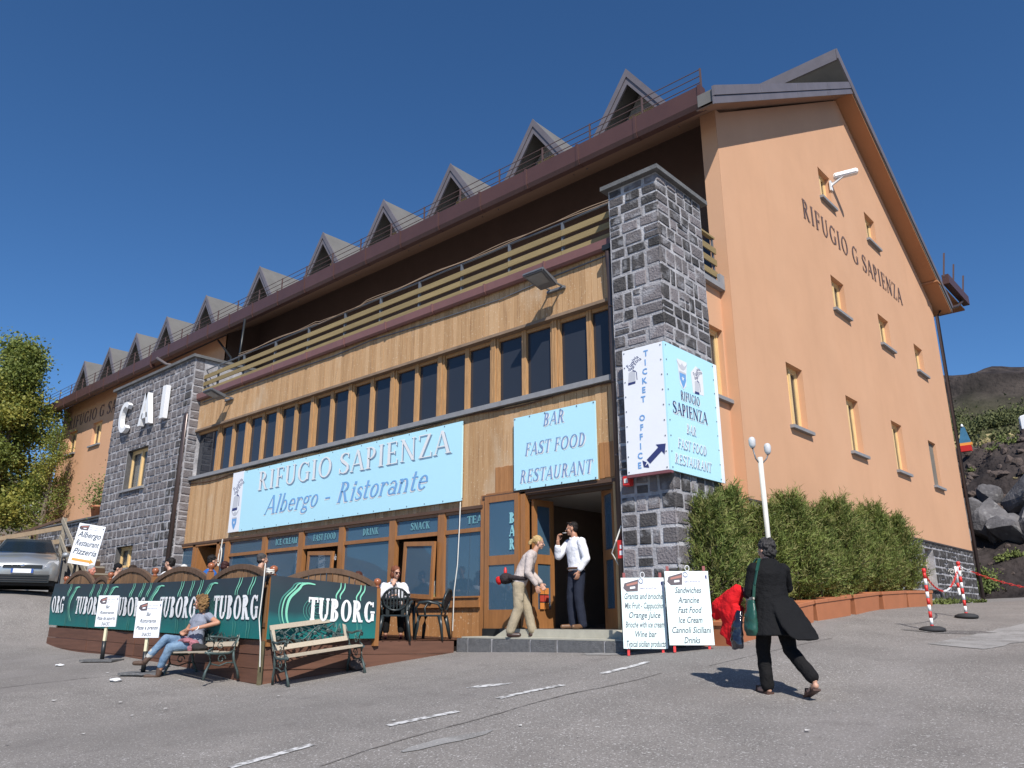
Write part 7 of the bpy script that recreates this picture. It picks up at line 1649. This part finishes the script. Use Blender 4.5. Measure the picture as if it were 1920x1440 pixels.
bm = BM(); prism(bm, [(-.42, .35), (.48, .35), (.17, 1.7), (-.1, 1.7)], 1, -.05, .05); lobj("sail", bm, mat("banner_blue", (.06, .20, .33), .6, .2, 4), t); lobj("hem", bx(BM(), -.46, .56, -.07, .07, .12, .35), orangep, t); bm = BM(); lathe(bm, [(.1, 1.72), (.12, 1.8), (.05, 1.98)], n=10); lobj("tip", bm, white, t); lobj("foot", bx(BM(), -.4, .45, -.2, .2, -.4, .1), redp, t); t.scale = (.6, .6, .6)
# ---------------------------------------------------------------- far left: hill, walls, stairs, fence, car, tree
def lh_z(X, Y): d = -X - 47; return np.interp(d, [0, 6, 14, 26, 45, 70, 120], [2.5, 3.6, 5.6, 8.8, 13.5, 17.0, 18]) + (vnoise(X, Y, 3, 22) - .5) * 1.2 + (vnoise(X, Y, .9, 23) - .5) * .4 - np.clip(-(Y - 4) / 20, 0, 6)
lhm = mat("brown_slope", (.12, .095, .075), .95, .3, .3, .5, 2, col2=(.20, .165, .12))
grid_mesh("hillside", np.concatenate([np.arange(-170, -90, 4.), np.arange(-90, -46.5, .6)]), np.arange(-30, 110, 1.2), lh_z, lhm)
clumps("slope_scrub", 260, (-100, -58, 5, 60), lh_z, 1.3, broom, 24, .22, 80)
# low stone retaining wall left of the tower, with pots on top
tw = thing("terrace_wall", "low basalt terrace wall carrying plant pots, left of the far stone tower", "wall", (-33, 11.6, .5))
obj("core", bx(BM(), -37.6, -28.9, 11.62, 12.1, -.2, 3.66), mortar, tw); stones(tw, front_M(-37.6, 11.62, 0.2), courses(8.7, 3.4, .20, .28, .25, .42, rs), 0, rs); obj("coping", bx(BM(), -37.7, -28.87, 11.5, 12.2, 3.66, 3.72), capm, tw)
def pot(x, y, z, s, lab, seed):
    t = thing("potted_plant", lab, "potted plant", (x, y, z), 0, "potted plants on the terrace wall"); bm = BM(); lathe(bm, [(.14 * s, 0), (.2 * s, .3 * s), (.22 * s, .31 * s), (.22 * s, .36 * s), (.19 * s, .36 * s)], n=14); lobj("pot", bm, terra, t)
    rg = np.random.default_rng(seed); n = 700; P = rg.normal(size=(n, 3)) * .22 * s * np.array([1.1, 1, 1.2]) + (0, 0, .68 * s); d = rg.normal(size=(n, 3)); d /= np.linalg.norm(d, axis=1)[:, None]; q = np.cross(d, rg.normal(size=(n, 3))); q /= np.linalg.norm(q, axis=1)[:, None]
    lobj("foliage", faces_mesh("foliage", np.stack([P - q * .03, P + q * .03, P + d * .09], 1), None, [broom]), None, t)
pot(-30.6, 11.85, 3.72, 1.5, "bushy plant in a terracotta pot next to the tower", 1); pot(-32.2, 11.85, 3.72, 1.3, "smaller potted plant to the left on the terrace wall", 2)
cw = thing("concrete_wall", "sloping stained concrete ramp wall behind the silver car", "wall", (-31, 9.9, .7))
bm = BM(); v = []
for p, zt in (((-29.75, 10.05), 2.02), ((-31.5, 9.8), 1.88), ((-36.5, 8.6), 1.8)):
    for off in (0, .35):
        for z in (-.4, zt): v.append(bm.verts.new((p[0] - off * .3, p[1] + off, z)))
for i in (0, 4):
    a = v[i:i + 8]; bm.faces.new((a[0], a[4], a[5], a[1])); bm.faces.new((a[2], a[3], a[7], a[6])); bm.faces.new((a[1], a[5], a[7], a[3]))
bm.faces.new((v[0], v[1], v[3], v[2])); bmesh.ops.recalc_face_normals(bm, faces=bm.faces); obj("ramp_wall", bm, concr, cw)
rw = thing("rubble_wall", "upper basalt rubble wall left of the orange building behind the handrails", "wall", (-40, 12, 2)); obj("core", bx(BM(), -47, -36.5, 12.3, 12.7, .8, 3.15), mortar, rw); stones(rw, front_M(-47, 12.3, .8), courses(10.5, 2.3, .22, .34, .3, .55, rs), 0, rs)
sw = thing("wooden_stairs", "weathered wooden staircase with a pale handrail climbing beside the tower", "stairs", (-27, 10.2, .5)); pale = mat("grey_timber", (.30, .26, .20), .8, .2, 5, stretch=(1, 1, 5)); tan_ = mat("tan_timber", (.36, .26, .16), .8, .15, 4)
for k in range(9):
    f = k / 8; bm = BM(); x = -25.0 - 3.9 * f; z = .15 + 1.95 * f; bx(bm, x - .28, x + .22, 9.7, 10.9, z, z + .05); obj("tread", bm, pale, sw); bm = BM(); bx(bm, x - .30, x - .24, 9.72, 10.9, z + .05, z + .24); obj("riser", bm, MATS["dark_gap"], sw)
for off in (0., .52):
    bm = BM(); bar(bm, (-28.95, 9.58, 2.64 + off * 1.1), (-25.4, 9.50, .22 + off * 1.3), .035, .15); obj("handrail", bm, pale, sw)
for f in (0, .5, 1): x = -28.95 + 3.3 * f; z = 2.5 - 2.2 * f; bm = BM(); bx(bm, x - .05, x + .05, 9.62, 9.72, z - .9, z + .75); obj("post", bm, pale, sw)
hr = thing("ramp_railing", "brown wooden two bar handrail on posts above the concrete wall", "railing", (-31, 9.5, 1.9))
for off in (0., .45): bm = BM(); bar(bm, (-29.3, 9.78, 2.53 + off), (-36.2, 8.5, 2.25 + off), .04, .15); obj("rail_board", bm, tan_, hr)
bm = BM(); bar(bm, (-29.5, 9.85, 3.32), (-36.4, 9.2, 2.7), .07, .09); obj("top_rail", bm, MATS["fence_rail"], hr)
for f in (0.02, .3, .6, .95): p = Vector((-29.4 - 6.9 * f, 9.86 - 1.1 * f)); bm = BM(); bx(bm, p.x - .04, p.x + .04, p.y - .04, p.y + .04, 1.2, 3.25 - .4 * f); obj("post", bm, MATS["fence_rail"], hr)
mf = thing("metal_fence", "grey metal grid railing standing left of the orange wall", "fence", (-52, 16, 5.6))
for z in (5.75, 6.2, 6.6, 7.0): bm = BM(); bar(bm, (-53.8, 15.6, z), (-49.0, 18.4, z), .05, .05); obj("rail", bm, mat("pale_steel", (.42, .44, .46), .5), mf)
for f in (0, .33, .66, 1): bm = BM(); bar(bm, (-53.8 + 4.8 * f, 15.6 + 2.8 * f, 5.4), (-53.8 + 4.8 * f, 15.6 + 2.8 * f, 7.05), .06, .06, up=Vector((1, 0, 0))); obj("post", bm, MATS["pale_steel"], mf)
for k in range(3): bm = BM(); tube(bm, [(-44.4, 13.9, 8.9 - k * .45), (-50, 15, 8.2 - .45 * k), (-58, 17, 8.0 - .5 * k)], .025, 5); tag(obj("overhead_wire", bm, wirem, None), "%s overhead wire running from the building corner into the tree" % ("top", "middle", "lowest")[k], "wire", "overhead wires at the far corner")
# silver car
silver = mat("silver_paint", (.42, .43, .43), .28, .04, 1, metal=.55, coat=.6)
CX, CY = -26.46, 7.95
car = thing("parked_car", "silver estate car parked nose on at the left edge of the car park", "car", (CX, CY, gz(CX + .6, CY) - .02), rad(-36) + math.pi)
car.rotation_euler.z = rad(72)      # nose (local -y) towards the camera
secs = []      # (y, list of (half width, z)) cross sections front to back
def sec(y, pts): secs.append((y, pts))
sec(-2.12, [(.62, .30), (.66, .42), (.64, .58), (.56, .66)]); sec(-2.02, [(.80, .26), (.84, .45), (.82, .66), (.70, .74)]); sec(-1.75, [(.87, .24), (.89, .5), (.86, .74), (.74, .85)]); sec(-1.2, [(.88, .24), (.90, .55), (.87, .84), (.74, .95)]); sec(-.85, [(.88, .24), (.90, .6), (.87, .92), (.73, 1.02)]); sec(-.1, [(.88, .24), (.90, .6), (.86, .96), (.62, 1.44)]); sec(.4, [(.88, .24), (.90, .6), (.86, .97), (.60, 1.52)]); sec(1.4, [(.88, .24), (.9, .6), (.86, .98), (.60, 1.50)]); sec(2.1, [(.84, .3), (.87, .6), (.84, .98), (.62, 1.35)]); sec(2.3, [(.70, .35), (.76, .6), (.74, .95), (.66, 1.0)])
bm = BM(); rings = []
for y, p in secs:
    cr_ = [(-w_, z) for w_, z in p] + [(0, p[-1][1] + .035)] + [(w_, z) for w_, z in p[::-1]]; rings.append([bm.verts.new((a, y, z)) for a, z in cr_])
for a, b_ in zip(rings, rings[1:]):
    for k in range(len(a) - 1): bm.faces.new((a[k], b_[k], b_[k + 1], a[k + 1])).smooth = True
    bm.faces.new((a[0], a[-1], b_[-1], b_[0]))
bm.faces.new(rings[0]); bm.faces.new(rings[-1][::-1]); bmesh.ops.recalc_face_normals(bm, faces=bm.faces); lobj("body", bm, silver, car, smooth=True)
def quadp(name, pts, m, off=0.): b_ = BM(); b_.faces.new([b_.verts.new(p) for p in pts]); bmesh.ops.solidify(b_, geom=b_.faces[:], thickness=.012); bmesh.ops.recalc_face_normals(b_, faces=b_.faces); return lobj(name, b_, m, car)
ws = quadp("windscreen", [(-.74, -.82, 1.045), (.74, -.82, 1.045), (.56, -.20, 1.45), (-.56, -.20, 1.45)], glass_car); ws.location.y = -.035; ws.location.z = .035
for s in (-1, 1):
    quadp("side_window", [(s * .885, -.45, 1.0), (s * .885, 1.5, 1.02), (s * .665, 1.25, 1.42), (s * .665, .0, 1.42)], glass_car)
    hl = quadp("headlight", [(s * .50, -2.085, .60), (s * .83, -1.93, .62), (s * .84, -1.82, .80), (s * .60, -1.98, .78)], mat("headlamp", (.75, .76, .78), .1, coat=1.)); hl.location = (0, -.07, .0)
    m_ = BM(); bmesh.ops.create_icosphere(m_, subdivisions=2, radius=1, matrix=Matrix.Translation((s * 1.0, -.62, 1.05)) @ Matrix.Diagonal((.11, .07, .08, 1))); lobj("wing_mirror", m_, silver, car)
    for y in (-1.32, 1.40):
        wh = BM(); tube(wh, [(s * .70, y, .31), (s * .90, y, .31)], .31, 22); w_ = lobj("wheel", wh, rubber, car); rm = BM(); tube(rm, [(s * .71, y, .31), (s * .905, y, .31)], .19, 14); lobj("rim", rm, greym, w_)
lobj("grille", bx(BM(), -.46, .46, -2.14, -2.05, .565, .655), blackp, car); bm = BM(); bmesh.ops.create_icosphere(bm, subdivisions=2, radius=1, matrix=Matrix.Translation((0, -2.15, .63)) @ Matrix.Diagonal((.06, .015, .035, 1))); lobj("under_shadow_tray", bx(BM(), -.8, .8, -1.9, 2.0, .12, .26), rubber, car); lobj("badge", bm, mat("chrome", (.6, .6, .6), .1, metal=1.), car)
npl = lobj("number_plate", bx(BM(), -.26, .26, -2.165, -2.15, .44, .55), white, car); 
for s in (-1, 1): lobj("plate_band", bx(BM(), s * .26 - (.05 if s > 0 else 0), s * .26 + (.05 if s < 0 else 0), -2.168, -2.1655, .44, .55), mat("plate_blue", (.03, .09, .35), .5), npl)
for k, z in enumerate((.25, .31, .37)): lobj("bumper_slat", bx(BM(), -.62, .62, -2.165, -2.06, z - .012, z + .010), rubber, car)
lobj("lower_grille", bx(BM(), -.66, .66, -2.145, -2.02, .19, .40), blackp, car); lobj("seats", bx(BM(), -.55, .55, .1, .5, .5, 1.15), mat("seat_grey", (.08, .08, .09), .9), car)
# the yellow-green tree
def leafy_tree(lab, x, y, zb, zt, wr, seed, mats_, n=26000, leaf=.085, name="leafy_tree"):
    h = zt - zb; t = thing(name, lab, "tree", (x, y, zb)); rr = random.Random(seed); rg = np.random.default_rng(seed); bm = BM()
    tube(bm, [(0, 0, 0), (.1, 0, h * .3), (-.05, .1, h * .6), (0, 0, h * .95)], [.16, .12, .07, .02], 8); lobj("trunk", bm, barkm, t); bm = BM(); C_ = []
    for k in range(46):
        z = h * (.14 + .80 * k / 46); a = rr.uniform(0, 6.28); r_ = wr * (math.sin(math.pi * min(1, (z / h) * .80 + .17)) ** .8) * rr.uniform(.45, 1.12); e = Vector((math.cos(a) * r_, math.sin(a) * r_, z + rr.uniform(.25, .9))); m1 = Vector((e.x * .5, e.y * .5, z + .25)); tube(bm, [(0, 0, z), m1, e], [.035, .022, .008], 5)
        for q in range(5): f = rr.uniform(.35, 1.05); C_.append(Vector((e.x * f, e.y * f, z + (e.z - z) * f + rr.uniform(-.2, .3))))
    lobj("limbs", bm, barkm, t)["kind"] = "stuff"; C_ = np.array(C_); idx = rg.integers(0, len(C_), n); P = C_[idx] + rg.normal(size=(n, 3)) * np.array([.26, .26, .24]) * (.5 + rg.random((n, 1))) * (h / 9.5)
    d = rg.normal(size=(n, 3)); d /= np.linalg.norm(d, axis=1)[:, None]; s = np.cross(d, rg.normal(size=(n, 3))); s /= np.linalg.norm(s, axis=1)[:, None]; L = leaf * (.6 + .7 * rg.random((n, 1)))
    V = np.stack([P - s * L * .35, P + d * L * .5, P + s * L * .35, P - d * L * .5], 1); mi = (np.sin(C_[idx, 0] * 2.1 + C_[idx, 2] * 1.7) + rg.normal(size=n) * .7 > .5).astype(int)
    lobj("crown", faces_mesh("crown", V, None, mats_, mi), None, t); return t
lf1 = mat("leaf_green", (.14, .18, .035), .6, .2, .8, col2=(.22, .26, .06)); lf2 = mat("leaf_yellow", (.38, .35, .07), .6, .2, .8, col2=(.30, .31, .07))
leafy(lf1); leafy(lf2)
leafy_tree("tall yellowing birch-like tree rising behind the silver car at the left edge", -43.9, 11.4, 2.6, 13.7, 2.15, 5, [lf1, lf2], 66000, .15)
leafy_tree("second greener tree partly outside the left edge beside the yellowing one", -43.6, 8.6, 2.4, 11.0, 2.2, 6, [lf1, lf2], 44000, .14)
for i, (x, y, zt) in enumerate(((-41.7, 12.9, 7.4),)): leafy_tree("small leafy tree branch group in front of the orange wall's far corner", x, y, 2.8, zt + 1.4, 1.1, 9, [lf1, lf2], 9000)
# ---------------------------------------------------------------- painted lines and repairs on the asphalt
def mark(name, lab, cat, a, b, wd, m, **k):
    bm = BM(); drape(bm, ray_ground(*a), ray_ground(*b), wd, **k); return tag(obj(name, bm, m, None), lab, cat)
for a, b_, lb in (((1128, 1264), (1214, 1243), "worn white parking dash nearest the menu easels"), ((934, 1310), (1056, 1286), "worn white parking dash in the middle of the row"), ((726, 1363), (858, 1335), "very worn white parking dash, third from the entrance"), ((430, 1440), (585, 1398), "faint white parking dash at the bottom edge")):
    o = mark("parking_line", lb, "road marking", a, b_, .11, roadpaint, rag=.008); o["group"] = "dashed parking line"
mark("asphalt_repair", "long pale patched crack in the asphalt below the dashes", "road patch", (752, 1412), (925, 1372), .20, roadpatch, rag=.03, lift=.006, taper=.7, seg=.12)
mark("asphalt_repair", "broad pale concrete strip across the asphalt at the right edge", "road patch", (1790, 1214), (1990, 1168), .95, roadpatch, rag=.05, lift=.006, taper=.3)
bm = BM(); blob_patch(bm, ray_ground(917, 1285), .26, .10, rad(40)); tag(obj("paint_spot", bm, roadpaint, None), "oval white paint spot on the asphalt", "road marking")
bm = BM(); blob_patch(bm, ray_ground(1140, 1228), .42, .12, rad(5)); tag(obj("cement_spill", bm, roadpatch, None), "grey cement spill at the foot of the entrance steps", "road patch")
m_ = mat("seam_line", (.155, .140, .130), .95, .2, 3)
def seam(pts, wd, lab):
    bm = BM(); P = [ray_ground(*p) for p in pts]
    for a, b_ in zip(P, P[1:]): drape(bm, a, b_, wd, lift=.005, rag=wd * .45, seg=.08)
    o = obj("asphalt_seam", bm, m_, None); tag(o, lab, "crack")
seam([(1240, 1262), (1130, 1290), (1010, 1318), (900, 1350), (800, 1376), (690, 1408), (600, 1440)], .020, "dark seam crossing the asphalt below the dashed line")
seam([(1560, 1198), (1440, 1225), (1330, 1250)], .012, "thin dark crack before the walking woman")
seam([(0, 1290), (150, 1272), (270, 1262)], .016, "thin dark crack at the left edge of the asphalt")
bm = BM(); blob_patch(bm, ray_ground(1800, 1188), .75, .22, rad(25)); tag(obj("oil_stain", bm, asphalt2, None), "dark damp stain beside the barrier posts", "stain")
